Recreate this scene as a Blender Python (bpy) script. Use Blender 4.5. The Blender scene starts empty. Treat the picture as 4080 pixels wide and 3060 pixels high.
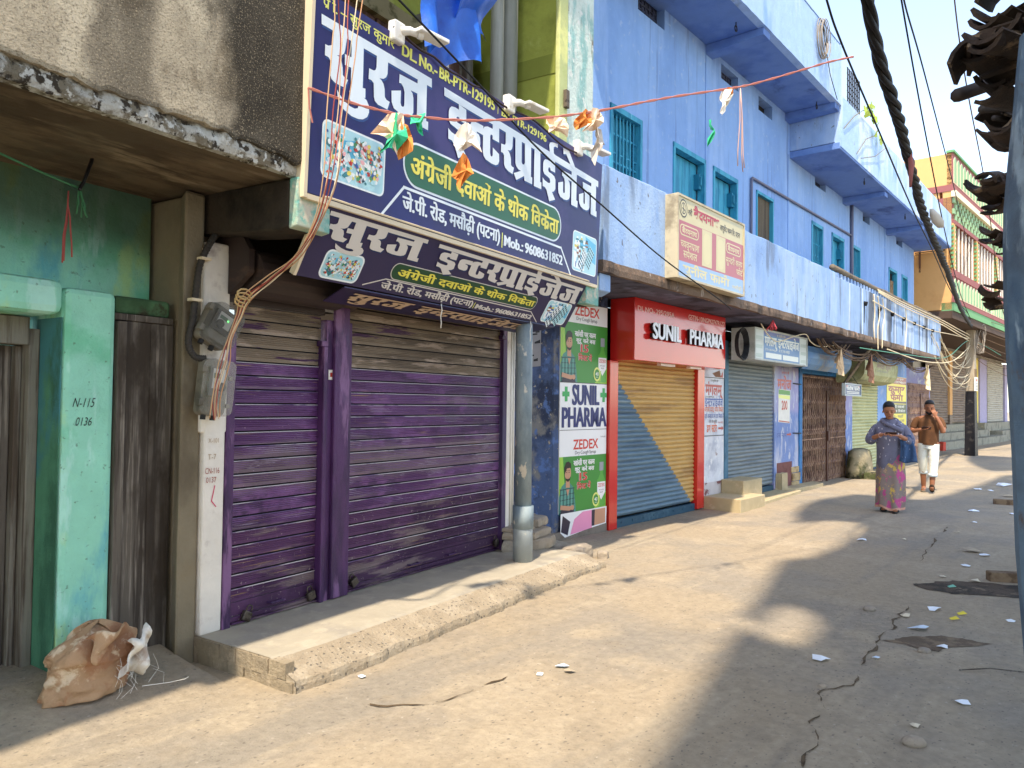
import bpy, bmesh, math, random
from mathutils import Vector, Matrix, noise as mnoise
R = math.radians
C = bpy.context.scene.collection
SC = bpy.context.scene

# ------------------------------------------------------------------ camera
cam = bpy.data.cameras.new('camera'); camo = bpy.data.objects.new('camera', cam); C.objects.link(camo)
_p, _r = 0.02582, 0.012853
_fw = Vector((0, math.cos(_p), math.sin(_p))); _u0 = Vector((0, -math.sin(_p), math.cos(_p))); _r0 = Vector((1, 0, 0))
_rt = _r0*math.cos(_r) + _u0*math.sin(_r); _up = -_r0*math.sin(_r) + _u0*math.cos(_r)
camo.matrix_world = Matrix(((_rt.x, _up.x, -_fw.x, 0), (_rt.y, _up.y, -_fw.y, 0), (_rt.z, _up.z, -_fw.z, 1.55), (0, 0, 0, 1)))
cam.sensor_width = 36; cam.lens = 26.276; cam.clip_end = 2000; cam.clip_start = .05
SC.camera = camo

# ------------------------------------------------------------------ frames: s along the frontage, o out into the street, z up
class Frame:
    def __init__(s, x, y, yaw):
        s.p = Vector((x, y, 0)); s.yaw = yaw
        s.u = Vector((math.sin(yaw), math.cos(yaw), 0)); s.n = Vector((math.cos(yaw), -math.sin(yaw), 0))
    def __call__(s, a, o, z): return s.p + s.u*a + s.n*o + Vector((0, 0, z))
FP = Frame(-1.7378, 4.6481, .567536)      # left houses and purple shutters
FB = Frame(1.1738, 9.2547, .692052)       # long blue building
FO = Frame(12.81, 21.69, R(42.6))         # orange house at the bend

# ------------------------------------------------------------------ light
SUNK = FP.u*.53 - FP.n*.147 + Vector((0, 0, -1))          # way the sunlight travels
sd = SUNK.normalized()
sun = bpy.data.lights.new('sun', 'SUN'); suno = bpy.data.objects.new('sun', sun); C.objects.link(suno)
sun.energy = 2.15; sun.angle = R(1.2); sun.color = (1, .86, .67)
suno.rotation_euler = sd.to_track_quat('-Z', 'Y').to_euler()
W = bpy.data.worlds.new('World'); SC.world = W; W.use_nodes = True
_sky = W.node_tree.nodes.new('ShaderNodeTexSky'); _sky.sky_type = 'NISHITA'; _sky.sun_disc = False
_sky.sun_elevation = math.asin(-sd.z); _sky.sun_rotation = math.atan2(-sd.x, -sd.y)
_sky.air_density = 1.1; _sky.dust_density = .7; _sky.ozone_density = 1.0
_bg = W.node_tree.nodes['Background']; _bg.inputs['Strength'].default_value = .15
_hz = W.node_tree.nodes.new('ShaderNodeMix'); _hz.data_type = 'RGBA'; _hz.inputs['Factor'].default_value = .22   # milky winter haze over the blue
_bw = W.node_tree.nodes.new('ShaderNodeRGBToBW'); W.node_tree.links.new(_sky.outputs[0], _bw.inputs[0])
_wm = W.node_tree.nodes.new('ShaderNodeMix'); _wm.data_type = 'RGBA'; _wm.blend_type = 'MULTIPLY'; _wm.inputs['Factor'].default_value = 1; _wm.inputs['B'].default_value = (1.08, 1.0, .9, 1)
W.node_tree.links.new(_bw.outputs[0], _wm.inputs['A']); W.node_tree.links.new(_sky.outputs[0], _hz.inputs['A']); W.node_tree.links.new(_wm.outputs['Result'], _hz.inputs['B'])
W.node_tree.links.new(_hz.outputs['Result'], _bg.inputs[0])
SC.view_settings.view_transform = 'Standard'; SC.view_settings.look = 'None'
SC.view_settings.exposure = 1.74; SC.view_settings.gamma = 1
SC.render.engine = 'CYCLES'
SC.cycles.max_bounces = 8; SC.cycles.diffuse_bounces = 5; SC.cycles.use_denoising = True
SC.cycles.caustics_reflective = False; SC.cycles.caustics_refractive = False

# ------------------------------------------------------------------ materials
def rgb(r, g, b):       # sRGB 0-255 to linear
    f = lambda c: (c/255/12.92) if c/255 <= .04045 else ((c/255+.055)/1.055)**2.4
    return (f(r), f(g), f(b), 1)
_mc = {}
def mat(name, base, rough=.85, layers=(), bump=0, bscale=60, metal=0, spec=.3, var=.12, vs=6, yaw=FB.yaw, bstretch=(1, 1, 1), alpha=1, trans=0, emit=None, coat=0):
    if name in _mc: return _mc[name]
    m = bpy.data.materials.new(name); m.use_nodes = True; nt = m.node_tree; N = nt.nodes; L = nt.links
    b = N['Principled BSDF']
    b.inputs['Roughness'].default_value = rough; b.inputs['Metallic'].default_value = metal
    b.inputs['Specular IOR Level'].default_value = spec; b.inputs['Alpha'].default_value = alpha
    b.inputs['Transmission Weight'].default_value = trans; b.inputs['Coat Weight'].default_value = coat
    base = tuple(base[:3]) + (1,)
    g = N.new('ShaderNodeNewGeometry'); rot = N.new('ShaderNodeMapping'); rot.inputs['Rotation'].default_value = (0, 0, yaw-math.pi/2)
    L.new(g.outputs['Position'], rot.inputs['Vector'])
    def nz(scale, stretch, seed, detail=6, ro=.62, dist=0.):
        mp = N.new('ShaderNodeMapping'); mp.inputs['Scale'].default_value = stretch; mp.inputs['Location'].default_value = (seed*7.3, seed*3.1, seed*1.7)
        L.new(rot.outputs[0], mp.inputs['Vector'])
        t = N.new('ShaderNodeTexNoise'); t.inputs['Scale'].default_value = scale; t.inputs['Detail'].default_value = detail; t.inputs['Roughness'].default_value = ro
        t.inputs['Distortion'].default_value = dist
        L.new(mp.outputs[0], t.inputs['Vector']); return t.outputs['Fac']
    rgbn = N.new('ShaderNodeRGB'); rgbn.outputs[0].default_value = base; col = rgbn.outputs[0]
    for i, ly in enumerate(layers):
        c, scale, lo, hi = ly[:4]; stretch = ly[4] if len(ly) > 4 else (1, 1, 1); seed = ly[5] if len(ly) > 5 else i+1
        amt = ly[6] if len(ly) > 6 else 1; kind = ly[7] if len(ly) > 7 else 'n'
        if kind == 'b':       # a stain of its own: lo..hi is where it lies along the frontage, stretch = (edge softness, noise strength, 0)
            sx = N.new('ShaderNodeSeparateXYZ'); L.new(rot.outputs[0], sx.inputs[0]); f0 = nz(scale, (1, 1, .55), seed)
            am = N.new('ShaderNodeMath'); am.operation = 'MULTIPLY_ADD'; am.inputs[1].default_value = stretch[1]; L.new(f0, am.inputs[0]); L.new(sx.outputs[0], am.inputs[2])
            sb = N.new('ShaderNodeMath'); sb.operation = 'SUBTRACT'; sb.inputs[1].default_value = (lo+hi)/2+stretch[1]*.5; L.new(am.outputs[0], sb.inputs[0])
            ab = N.new('ShaderNodeMath'); ab.operation = 'ABSOLUTE'; L.new(sb.outputs[0], ab.inputs[0]); f = ab.outputs[0]; lo, hi = (hi-lo)/2+stretch[0], (hi-lo)/2
        elif kind == 'z':     # same, along the height
            sx = N.new('ShaderNodeSeparateXYZ'); L.new(rot.outputs[0], sx.inputs[0]); f0 = nz(scale, (1, 1, 1), seed)
            am = N.new('ShaderNodeMath'); am.operation = 'MULTIPLY_ADD'; am.inputs[1].default_value = stretch[1]; L.new(f0, am.inputs[0]); L.new(sx.outputs[2], am.inputs[2])
            sb = N.new('ShaderNodeMath'); sb.operation = 'SUBTRACT'; sb.inputs[1].default_value = (lo+hi)/2+stretch[1]*.5; L.new(am.outputs[0], sb.inputs[0])
            ab = N.new('ShaderNodeMath'); ab.operation = 'ABSOLUTE'; L.new(sb.outputs[0], ab.inputs[0]); f = ab.outputs[0]; lo, hi = (hi-lo)/2+stretch[0], (hi-lo)/2
        elif kind == 'n': f = nz(scale, stretch, seed)
        elif kind == 'v' or kind == 'c':      # v: specks, c: cracks
            mp = N.new('ShaderNodeMapping'); mp.inputs['Scale'].default_value = stretch; L.new(rot.outputs[0], mp.inputs['Vector'])
            wz = N.new('ShaderNodeTexNoise'); wz.inputs['Scale'].default_value = scale*1.7; wz.inputs['Detail'].default_value = 4
            L.new(mp.outputs[0], wz.inputs['Vector'])
            ad = N.new('ShaderNodeMix'); ad.data_type = 'VECTOR'; ad.blend_type = 'ADD' if hasattr(ad, 'blend_type') else 'MIX'
            va = N.new('ShaderNodeVectorMath'); va.operation = 'MULTIPLY_ADD'; va.inputs[1].default_value = (.35/scale*2,)*3
            L.new(wz.outputs['Color'], va.inputs[0]); L.new(mp.outputs[0], va.inputs[2]); N.remove(ad)
            t = N.new('ShaderNodeTexVoronoi'); t.inputs['Scale'].default_value = scale
            t.feature = 'DISTANCE_TO_EDGE' if kind == 'c' else 'F1'
            L.new(va.outputs[0], t.inputs['Vector']); f = t.outputs['Distance']
        mr = N.new('ShaderNodeMapRange'); mr.inputs['From Min'].default_value = lo; mr.inputs['From Max'].default_value = hi
        mr.inputs['To Max'].default_value = amt; mr.interpolation_type = 'SMOOTHSTEP'; L.new(f, mr.inputs['Value'])
        mx = N.new('ShaderNodeMix'); mx.data_type = 'RGBA'; L.new(mr.outputs[0], mx.inputs['Factor']); L.new(col, mx.inputs['A'])
        mx.inputs['B'].default_value = tuple(c[:3]) + (1,); col = mx.outputs['Result']
    if var:
        f = nz(vs, (1, 1, 1), 9, 8); mr = N.new('ShaderNodeMapRange'); mr.inputs['To Min'].default_value = 1-var*1.6; mr.inputs['To Max'].default_value = 1+var*1.6
        L.new(f, mr.inputs['Value'])
        vm = N.new('ShaderNodeVectorMath'); vm.operation = 'SCALE'; L.new(col, vm.inputs[0]); L.new(mr.outputs[0], vm.inputs['Scale']); col = vm.outputs[0]
    L.new(col, b.inputs['Base Color'])
    if bump:
        f = nz(bscale, bstretch, 4, 10, .68); bp = N.new('ShaderNodeBump'); bp.inputs['Strength'].default_value = min(1, bump); bp.inputs['Distance'].default_value = .02*max(1, bump)
        L.new(f, bp.inputs['Height']); L.new(bp.outputs[0], b.inputs['Normal'])
    if emit:
        b.inputs['Emission Color'].default_value = emit[0]; b.inputs['Emission Strength'].default_value = emit[1]
    _mc[name] = m; return m

SPLIT = {'shutter_post', 'white_strip', 'red_jamb', 'beam', 'beam_end', 'wall_strip', 'parapet_end', 'drain_spout', 'door_stay', 'light_strip', 'maroon_band', 'column', 'baluster', 'cross_arm', 'insulator', 'painted_pillar', 'hanger', 'end_plate', 'hinge', 'latch', 'cable_gland', 'clip', 'loops', 'stem', 'wall_pipe', 'rafter_end', 'arched_panel', 'arch_border', 'green_band', 'column_trim', 'tie_string', 'side_rail'}
# ------------------------------------------------------------------ mesh builder
class MB:
    def __init__(s, F=None): s.v = []; s.f = []; s.m = []; s.F = F or (lambda a, o, z: Vector((a, o, z)))
    def add(s, pts, faces, mi=0):
        k = len(s.v); s.v += [s.F(*p) for p in pts]; s.f += [tuple(k+i for i in f) for f in faces]; s.m += [mi]*len(faces); return s
    def raw(s, pts, faces, mi=0):
        k = len(s.v); s.v += [Vector(p) for p in pts]; s.f += [tuple(k+i for i in f) for f in faces]; s.m += [mi]*len(faces); return s
    def box(s, a0, a1, o0, o1, z0, z1, mi=0):
        return s.add([(a, o, z) for z in (z0, z1) for o in (o0, o1) for a in (a0, a1)], [(0, 2, 3, 1), (4, 5, 7, 6), (0, 1, 5, 4), (2, 6, 7, 3), (0, 4, 6, 2), (1, 3, 7, 5)], mi)
    def prism(s, poly, o0, o1, mi=0):          # (s,z) outline, thickness along o
        n = len(poly); p = [(a, o0, z) for a, z in poly] + [(a, o1, z) for a, z in poly]
        return s.add(p, [tuple(range(n)), tuple(range(2*n-1, n-1, -1))] + [(i, i+n, (i+1) % n+n, (i+1) % n) for i in range(n)], mi)
    def prof(s, poly, a0, a1, mi=0):           # (o,z) outline swept along s
        n = len(poly); p = [(a0, o, z) for o, z in poly] + [(a1, o, z) for o, z in poly]
        return s.add(p, [tuple(range(n)), tuple(range(2*n-1, n-1, -1))] + [(i, i+n, (i+1) % n+n, (i+1) % n) for i in range(n)], mi)
    def plan(s, poly, z0, z1, mi=0):           # (s,o) outline, thickness along z
        n = len(poly); p = [(a, o, z0) for a, o in poly] + [(a, o, z1) for a, o in poly]
        return s.add(p, [tuple(range(n)), tuple(range(2*n-1, n-1, -1))] + [(i, i+n, (i+1) % n+n, (i+1) % n) for i in range(n)], mi)
    def tube(s, path, r, n=8, mi=0, raw=False, cap=True):
        P = [Vector(p) if raw else Vector(s.F(*p)) for p in path]; k = len(P); rr = r if isinstance(r, (list, tuple)) else [r]*k
        base = len(s.v); ref = None
        for i in range(k):
            t = (P[min(i+1, k-1)]-P[max(i-1, 0)]).normalized() if k > 1 else Vector((0, 0, 1))
            if ref is None: ref = t.orthogonal().normalized()
            ref = (ref-t*ref.dot(t))
            ref = ref.normalized() if ref.length > 1e-6 else t.orthogonal().normalized()
            b = t.cross(ref)
            for j in range(n): a = 2*math.pi*j/n; s.v.append(P[i]+(ref*math.cos(a)+b*math.sin(a))*rr[i])
        for i in range(k-1):
            for j in range(n): s.f.append((base+i*n+j, base+i*n+(j+1) % n, base+(i+1)*n+(j+1) % n, base+(i+1)*n+j)); s.m.append(mi)
        if cap:
            s.f.append(tuple(base+j for j in reversed(range(n)))); s.m.append(mi)
            s.f.append(tuple(base+(k-1)*n+j for j in range(n))); s.m.append(mi)
        return s
    def rings(s, rings, mi=0, cap=True, raw=True):     # list of closed loops with the same count
        base = len(s.v); n = len(rings[0])
        for r_ in rings: s.v += [Vector(p) if raw else s.F(*p) for p in r_]
        for i in range(len(rings)-1):
            for j in range(n): s.f.append((base+i*n+j, base+i*n+(j+1) % n, base+(i+1)*n+(j+1) % n, base+(i+1)*n+j)); s.m.append(mi)
        if cap:
            s.f.append(tuple(base+j for j in reversed(range(n)))); s.m.append(mi)
            s.f.append(tuple(base+(len(rings)-1)*n+j for j in range(n))); s.m.append(mi)
        return s
    def pieces(s):
        par = list(range(len(s.v)))
        def root(i):
            while par[i] != i: par[i] = par[par[i]]; i = par[i]
            return i
        for f in s.f:
            for i in f[1:]: par[root(i)] = root(f[0])
        groups = {}
        for k, f in enumerate(s.f): groups.setdefault(root(f[0]), []).append(k)
        for fl_ in groups.values():
            b = MB(s.F); mp = {}
            for k in fl_:
                for i in s.f[k]:
                    if i not in mp: mp[i] = len(b.v); b.v.append(s.v[i])
                b.f.append(tuple(mp[i] for i in s.f[k])); b.m.append(s.m[k])
            yield b
    def build(s, name, mats, parent=None, smooth=False, bevel=0, rough=0, fix=True, loc=None, solid=0):
        if parent is not None and name in SPLIT:
            o = None
            for b in list(s.pieces()): o = b._build(name, mats, parent, smooth, bevel, rough, fix, loc, solid)
            return o
        return s._build(name, mats, parent, smooth, bevel, rough, fix, loc, solid)
    def _build(s, name, mats, parent=None, smooth=False, bevel=0, rough=0, fix=True, loc=None, solid=0):
        me = bpy.data.meshes.new(name); o = bpy.data.objects.new(name, me); C.objects.link(o)
        org = Vector((0, 0, 0))
        if parent is not None:
            o.parent = parent; q = parent
            while q is not None: org += Vector(q.location); q = q.parent
        else:
            if loc is None and s.v:
                zmin = min(p.z for p in s.v); loc = Vector((sum(p.x for p in s.v)/len(s.v), sum(p.y for p in s.v)/len(s.v), zmin))
            o.location = loc or (0, 0, 0); org = Vector(o.location)
        me.from_pydata([p-org for p in s.v], [], s.f)
        if not isinstance(mats, (list, tuple)): mats = [mats]
        for m in mats: me.materials.append(m)
        for p, mi in zip(me.polygons, s.m): p.material_index = mi; p.use_smooth = smooth
        if fix:
            bm = bmesh.new(); bm.from_mesh(me); bmesh.ops.recalc_face_normals(bm, faces=bm.faces); bm.to_mesh(me); bm.free()
        if bevel:
            md = o.modifiers.new('bevel', 'BEVEL'); md.width = bevel; md.segments = 2; md.limit_method = 'ANGLE'; md.angle_limit = R(40)
        if solid:
            md = o.modifiers.new('solid', 'SOLIDIFY'); md.thickness = solid
        me.update(); return o
def tag(o, label=None, cat=None, group=None, kind=None):
    if label: o['label'] = label
    if cat: o['category'] = cat
    if group: o['group'] = group
    if kind: o['kind'] = kind
    return o
def thing(name, label, cat, loc, group=None):
    o = bpy.data.objects.new(name, None); C.objects.link(o); o.location = loc; o.empty_display_size = .1
    return tag(o, label, cat, group)
def smoothpath(pts, n=6):
    P = [Vector(p) for p in pts]; out = []
    for i in range(len(P)-1):
        p0 = P[max(i-1, 0)]; p1 = P[i]; p2 = P[i+1]; p3 = P[min(i+2, len(P)-1)]
        for k in range(n):
            t = k/n; out.append(.5*((2*p1)+(p2-p0)*t+(2*p0-5*p1+4*p2-p3)*t*t+(3*p1-p0-3*p2+p3)*t**3))
    out.append(P[-1]); return out
def hang(p, q, sag, n=14):
    p = Vector(p); q = Vector(q); return [p.lerp(q, i/n)-Vector((0, 0, sag*4*(i/n)*(1-i/n))) for i in range(n+1)]

# ------------------------------------------------------------------ lettering
_fc = bpy.data.curves.new('scratch', 'FONT'); _fo = bpy.data.objects.new('scratch', _fc); C.objects.link(_fo); _fc.resolution_u = 3
_gc = {}
def run_mesh(t, bold):
    k = (t, bold)
    if k in _gc: return _gc[k]
    _fc.body = t; _fc.offset = bold; _fc.size = 1; bpy.context.view_layer.update()
    ev = _fo.evaluated_get(bpy.context.evaluated_depsgraph_get()); me = ev.to_mesh()
    vs = [(v.co.x, v.co.y) for v in me.vertices]; fs = [tuple(p.vertices) for p in me.polygons]; ev.to_mesh_clear()
    if vs: x0 = min(v[0] for v in vs); vs = [(x-x0, y) for x, y in vs]
    _gc[k] = (vs, fs); return _gc[k]
def clip_right(vs, fs, x):
    bm = bmesh.new(); bv = [bm.verts.new((a, b, 0)) for a, b in vs]
    for f in fs:
        try: bm.faces.new([bv[i] for i in f])
        except ValueError: pass
    bmesh.ops.bisect_plane(bm, geom=bm.verts[:]+bm.edges[:]+bm.faces[:], plane_co=(x, 0, 0), plane_no=(1, 0, 0), clear_outer=True)
    bm.verts.index_update(); o = ([(v.co.x, v.co.y) for v in bm.verts], [tuple(v.index for v in f.verts) for f in bm.faces]); bm.free(); return o
def w_of(vs): return max(v[0] for v in vs) if vs else 0
def layout(text, bold):
    """Devanagari laid out from runs: {x} half form, [x] with a rakar stroke, ^ reph over the glyph before."""
    x = 0; out = []; k = 0; i = 0; run = ''
    def put(vs, fs, dx):
        nonlocal k
        out.append(([(a+dx, b) for a, b in vs], fs, k)); k += 1
    def flush():
        nonlocal run, x
        if run:
            core = run.strip(' '); lead = len(run)-len(run.lstrip(' ')); x += .26*lead
            if core:
                words = core.split(' ')
                for wi, wd in enumerate(words):
                    vs, fs = run_mesh(wd, bold); put(vs, fs, x); x += w_of(vs)+(.26 if wi < len(words)-1 else 0)
            if core: x += .26*(len(run)-len(run.rstrip(' ')))
            run = ''
    while i < len(text):
        c = text[i]
        if c == '{':
            flush(); j = text.index('}', i); vs, fs = run_mesh(text[i+1:j], bold); w = w_of(vs); cv, cf = clip_right(vs, fs, w-.15); put(cv, cf, x); x += w-.155; i = j+1
        elif c == '[':
            flush(); j = text.index(']', i); vs, fs = run_mesh(text[i+1:j], bold); w = w_of(vs); put(vs, fs, x); b = bold
            put([(w-.12+x, .25+b), (w-.12+x, .14-b), (w-.36+x, -.01-b), (w-.40+x, .06+b)], [(0, 1, 2, 3)], 0); x += w; i = j+1
        elif c == '^':
            flush(); n = 9; pv = []
            for q in range(n):
                a = R(-80+q*270/(n-1)); pv += [(x-.13+math.cos(a)*(.13+bold), .75+math.sin(a)*(.12+bold)), (x-.13+math.cos(a)*(.06-bold), .75+math.sin(a)*(.05-bold))]
            put(pv, [(2*q, 2*q+2, 2*q+3, 2*q+1) for q in range(n-1)], 0); i += 1
        else: run += c; i += 1
    flush(); return out, x
class Plane:
    def __init__(s, F, s0, o0, z0, dv=(0, 1), du=1.):
        s.o = F(s0, o0, z0); s.u = F.u*du; v = F.n*dv[0]+Vector((0, 0, dv[1])); s.v = v.normalized(); s.n = s.u.cross(s.v).normalized()
        if s.n.dot(F.n) < 0: s.n = -s.n
    def __call__(s, u, v, d=0): return s.o+s.u*u+s.v*v+s.n*d
HL = .622
def text(mb, t, pl, u0, u1, v0, v1, mi=0, bold=.012, d=.0012, deva=None, slant=0, fat=0):
    parts, w = layout(t, bold)
    if deva is None: deva = any('\u0900' <= c <= '\u097f' for c in t)
    ky = (v1-v0)/(HL if deva else .69)
    kx = (u1-u0)/w if u1 is not None else abs(ky)
    for dx in ((0,) if not fat else (-fat, 0, fat)):
      for vs, fs, k in parts:
        k += 4 if dx < 0 else 8 if dx > 0 else 0
        mb.raw([pl(u0+a*kx+slant*b*ky+dx, v0+b*ky, d+.00025*(k % 4+4*(dx < 0)+8*(dx > 0))) for a, b in vs], fs, mi)
    return u0+w*kx
def flat(mb, pl, poly, d, mi=0):
    mb.raw([pl(a, b, d) for a, b in poly], [tuple(range(len(poly)))], mi)
def rrect(u0, u1, v0, v1, r, n=5):
    o = []
    for cx, cy, a0 in ((u1-r, v1-r, 0), (u0+r, v1-r, 90), (u0+r, v0+r, 180), (u1-r, v0+r, 270)):
        for i in range(n+1): a = R(a0+90*i/n); o.append((cx+r*math.cos(a), cy+r*math.sin(a)))
    return o
def ell(cx, cy, rx, ry, n=12, rot=0):
    c, s_ = math.cos(rot), math.sin(rot)
    return [(cx+rx*math.cos(2*math.pi*i/n)*c-ry*math.sin(2*math.pi*i/n)*s_, cy+rx*math.cos(2*math.pi*i/n)*s_+ry*math.sin(2*math.pi*i/n)*c) for i in range(n)]
def line(mb, pl, pts, w, d, mi=0):
    for i in range(len(pts)-1):
        a = Vector(pts[i]); b = Vector(pts[i+1]); t = (b-a).normalized(); n = Vector((-t.y, t.x))*w/2
        e = t*w*.45
        flat(mb, pl, [tuple(a-e+n), tuple(b+e+n), tuple(b+e-n), tuple(a-e-n)], d+.0003*(i % 2), mi)
def fbm(x, y, z=0, s=1): return mnoise.fractal(Vector((x*s, y*s, z*s)), 1, 2, 4)

SIGN={'hb1':[-106,1006,871,1007,875,949,-103,950],'sa':[-20,964,-15,880,-25,863,-47,851,-70,851,-69,789,-41,788,-27,776,-25,699,-11,675,19,664,93,664,115,717,87,722,73,730,69,770,57,809,39,824,21,824,56,837,75,856,82,880,94,960,93,969],'sab':[81,856,139,858,140,797,85,794],'sast':[131,962,230,963,236,715,259,719,261,663,239,660,131,610,128,660,139,664],'u':[33,632,54,612,95,587,138,573,179,572,203,583,206,596,189,608,142,605,133,615,239,664,272,655,294,629,298,589,284,557,250,532,210,521,154,520,95,536,58,554,42,581],'ra':[342,968,343,954,344,881,337,862,324,853,305,851,282,851,281,786,305,788,326,777,333,697,342,675,370,662,455,660,474,714,444,717,428,729,423,776,411,804,393,819,374,825,409,834,432,852,443,877,443,945,442,966],'ja':[553,919,732,923,733,858,665,856,684,841,694,815,699,723,687,700,658,681,621,676,563,676,512,689,491,720,485,789,572,821,573,744,581,727,596,725,607,734,609,751,606,823,595,848,572,866,552,863],'jast':[728,976,822,973,830,712,852,712,854,657,736,659,728,926],'hb2':[1006,1000,3397,973,3399,916,1010,944],'ii':[2470,942,2473,904,2434,906,2391,900,2369,881,2361,858,2364,796,2387,776,2446,767,2481,759,2490,737,2484,723,2460,718,2401,724,2363,740,2368,669,2406,669,2437,650,2488,569,2587,606,2529,658,2563,672,2583,699,2578,774,2557,799,2511,809,2462,811,2449,824,2451,844,2466,853,2483,848,2488,832,2567,833,2559,932],'reph':[2462,983,2447,1037,2460,1061,2498,1075,2593,1088,2593,1054,2550,1053,2526,1041,2525,1021,2531,989,2608,971,2458,968],'n':[1482,887,1421,887,1362,882,1334,869,1318,845,1320,765,1334,730,1360,713,1420,709,1445,723,1453,745,1448,787,1431,808,1406,811,1402,822,1483,820,1485,842],'ta':[1601,949,1689,946,1695,829,1606,829,1607,853,1596,859,1581,854,1574,839,1582,722,1593,698,1609,698,1618,712,1615,769,1701,743,1708,691,1695,663,1664,648,1609,645,1530,654,1502,672,1488,703,1482,836,1483,867,1497,887,1534,901,1603,905],'ra2':[1780,943,1786,854,1776,837,1756,834,1725,831,1726,768,1757,768,1770,754,1776,687,1794,665,1837,651,1901,643,1917,698,1888,700,1873,709,1868,759,1852,786,1833,802,1816,808,1854,815,1875,832,1884,860,1883,925,1882,943],'pa':[1918,947,1934,743,1949,720,1985,703,2021,702,1918,657,1958,612,2072,675,2078,639,2198,639,2196,694,2175,695,2160,928,2157,946,2061,943,2074,782,2065,765,2042,759,2026,771,2015,931,2014,947],'aa':[2212,939,2307,938,2323,691,2345,692,2347,636,2226,633,2217,794],'je':[2685,888,2863,892,2865,833,2804,830,2830,814,2840,786,2845,695,2829,668,2793,651,2741,644,2672,653,2639,680,2629,713,2626,764,2712,794,2717,714,2725,699,2741,700,2750,713,2743,797,2730,824,2708,838,2690,839],'jest':[2859,940,2958,935,2969,691,2996,687,2994,629,2876,630],'e':[2691,1083,2797,1086,2951,949,2863,951,2747,1044,2696,1031],'ja2':[3079,886,3252,887,3252,825,3186,825,3212,810,3226,781,3232,686,3214,660,3174,645,3116,643,3057,656,3027,681,3018,710,3014,757,3102,791,3107,710,3117,694,3132,694,3136,706,3128,789,3111,817,3086,838],'ja2st':[3248,927,3351,929,3363,680,3383,682,3386,628,3262,631],'i':[1174,942,1177,904,1138,906,1095,900,1073,881,1065,858,1068,796,1091,776,1150,767,1185,759,1194,737,1188,723,1164,718,1105,724,1067,740,1072,669,1110,669,1141,650,1192,569,1291,606,1233,658,1267,672,1287,699,1282,774,1261,799,1215,809,1166,811,1153,824,1155,844,1170,853,1187,848,1192,832,1271,833,1263,932]}
# ================================================================== shared materials
cream = mat('white paint', rgb(232, 228, 218), .7)
M_ground = mat('dusty concrete road', (.345, .282, .198), .95, [((.29, .25, .195), .55, .44, .62), ((.38, .315, .225), 1.3, .52, .68), ((.255, .225, .18), 1.6, .53, .66, (.12, 1, 1), 8, .7), ((.40, .335, .24), 2.6, .56, .66, (.15, 1, 1), 11, .6), ((.22, .20, .17), .32, .56, .64, (1, 1, 1), 14, .55), ((.27, .225, .165), 4, .52, .66, (1, 1, 1), 3, .5),
            ((.13, .11, .09), 17, .19, .11, (1, 1.6, 1), 1, .6, 'v'), ((.16, .14, .11), 29, .17, .10, (1, 1.4, 1), 1, .5, 'v'), ((.46, .41, .34), 13, .12, .06, (1, 1, 1), 1, .5, 'v'), ((.30, .25, .19), .33, .004, .001, (1, 1, 1), 1, .3, 'c')], bump=.6, bscale=30, var=.22, vs=22)
M_cem = mat('smooth cement', (.38, .34, .265), .9, [((.32, .29, .24), 2.2, .48, .62), ((.43, .38, .295), 5, .54, .66)], bump=.25, bscale=30)
M_agg = mat('exposed aggregate', (.36, .295, .21), .95, [((.43, .36, .265), 4, .48, .64), ((.11, .10, .085), 27, .27, .17, (1, 1.4, 1), 1, .8, 'v'), ((.52, .46, .37), 40, .2, .1, (1, 1, 1), 1, .6, 'v')], bump=1, bscale=40, var=.2)
M_con = mat('raw concrete', (.30, .26, .20), .95, [((.20, .17, .135), 2.5, .45, .65), ((.38, .33, .27), 6, .55, .7)], bump=.6, bscale=22, var=.2, yaw=FP.yaw)

# ------------------------------------------------------------------ ground: one sheet to the horizon
def gz(x, y): return .012*fbm(x, y, 3, .9)+.006*fbm(x, y, 7, 3.1)
mb = MB()
xs = [-60, -30, -15, -8]+[-5+.125*i for i in range(0, 105)]+[8.5+.5*i for i in range(0, 50)]+[36, 45, 60, 100, 200, 400]
ys = [-20, -10, -4, -1]+[.5+.125*i for i in range(0, 100)]+[13.4+.4*i for i in range(0, 60)]+[40, 50, 70, 110, 220, 450]
nx, ny = len(xs), len(ys)
mb.raw([(x, y, gz(x, y)) for y in ys for x in xs], [(j*nx+i, j*nx+i+1, (j+1)*nx+i+1, (j+1)*nx+i) for j in range(ny-1) for i in range(nx-1)])
tag(mb.build('ground', M_ground, smooth=True, loc=(0, 0, 0), fix=False), kind='structure')

# ------------------------------------------------------------------ raised doorstep in front of the purple shutters
rnd = random.Random(5)
mb = MB(FP); ns = 96; prev = None
S0, S1 = -.215, 3.52
rows = []
for i in range(ns+1):
    s = S0+(S1-S0)*i/ns; e = max(0, (s-3.3)/.22)
    wob = .012*fbm(s, 1, 0, 2.5)+.006*fbm(s, 5, 0, 11); rag = .035*fbm(s, 9, 0, 1.7)+.018*fbm(s, 2, 0, 8)
    lf = max(0, 1-(s-S0)/.5)
    h = .15-.03*e+.004*fbm(s, 3, 0, 1.2); ed = .70+wob-.02*lf
    rows.append([(s, -.25, h), (s, 0, h), (s, .2, h-.001), (s, .45, h-.002), (s, ed-.03, h-.004), (s, ed, h-.012), (s, ed+.045, h-.03-.004*rnd.random()), (s, ed+.10, h-.055-.006*rnd.random()), (s, ed+.155+rag*.4, .062+.008*rnd.random()), (s, ed+.185+rag, .052+.01*rnd.random()), (s, ed+.195+rag, .03), (s, ed+.20+rag, -.03)])
npf = len(rows[0])
pts = [p for r_ in rows for p in r_]
fc_top = []; fc_agg = []
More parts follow.
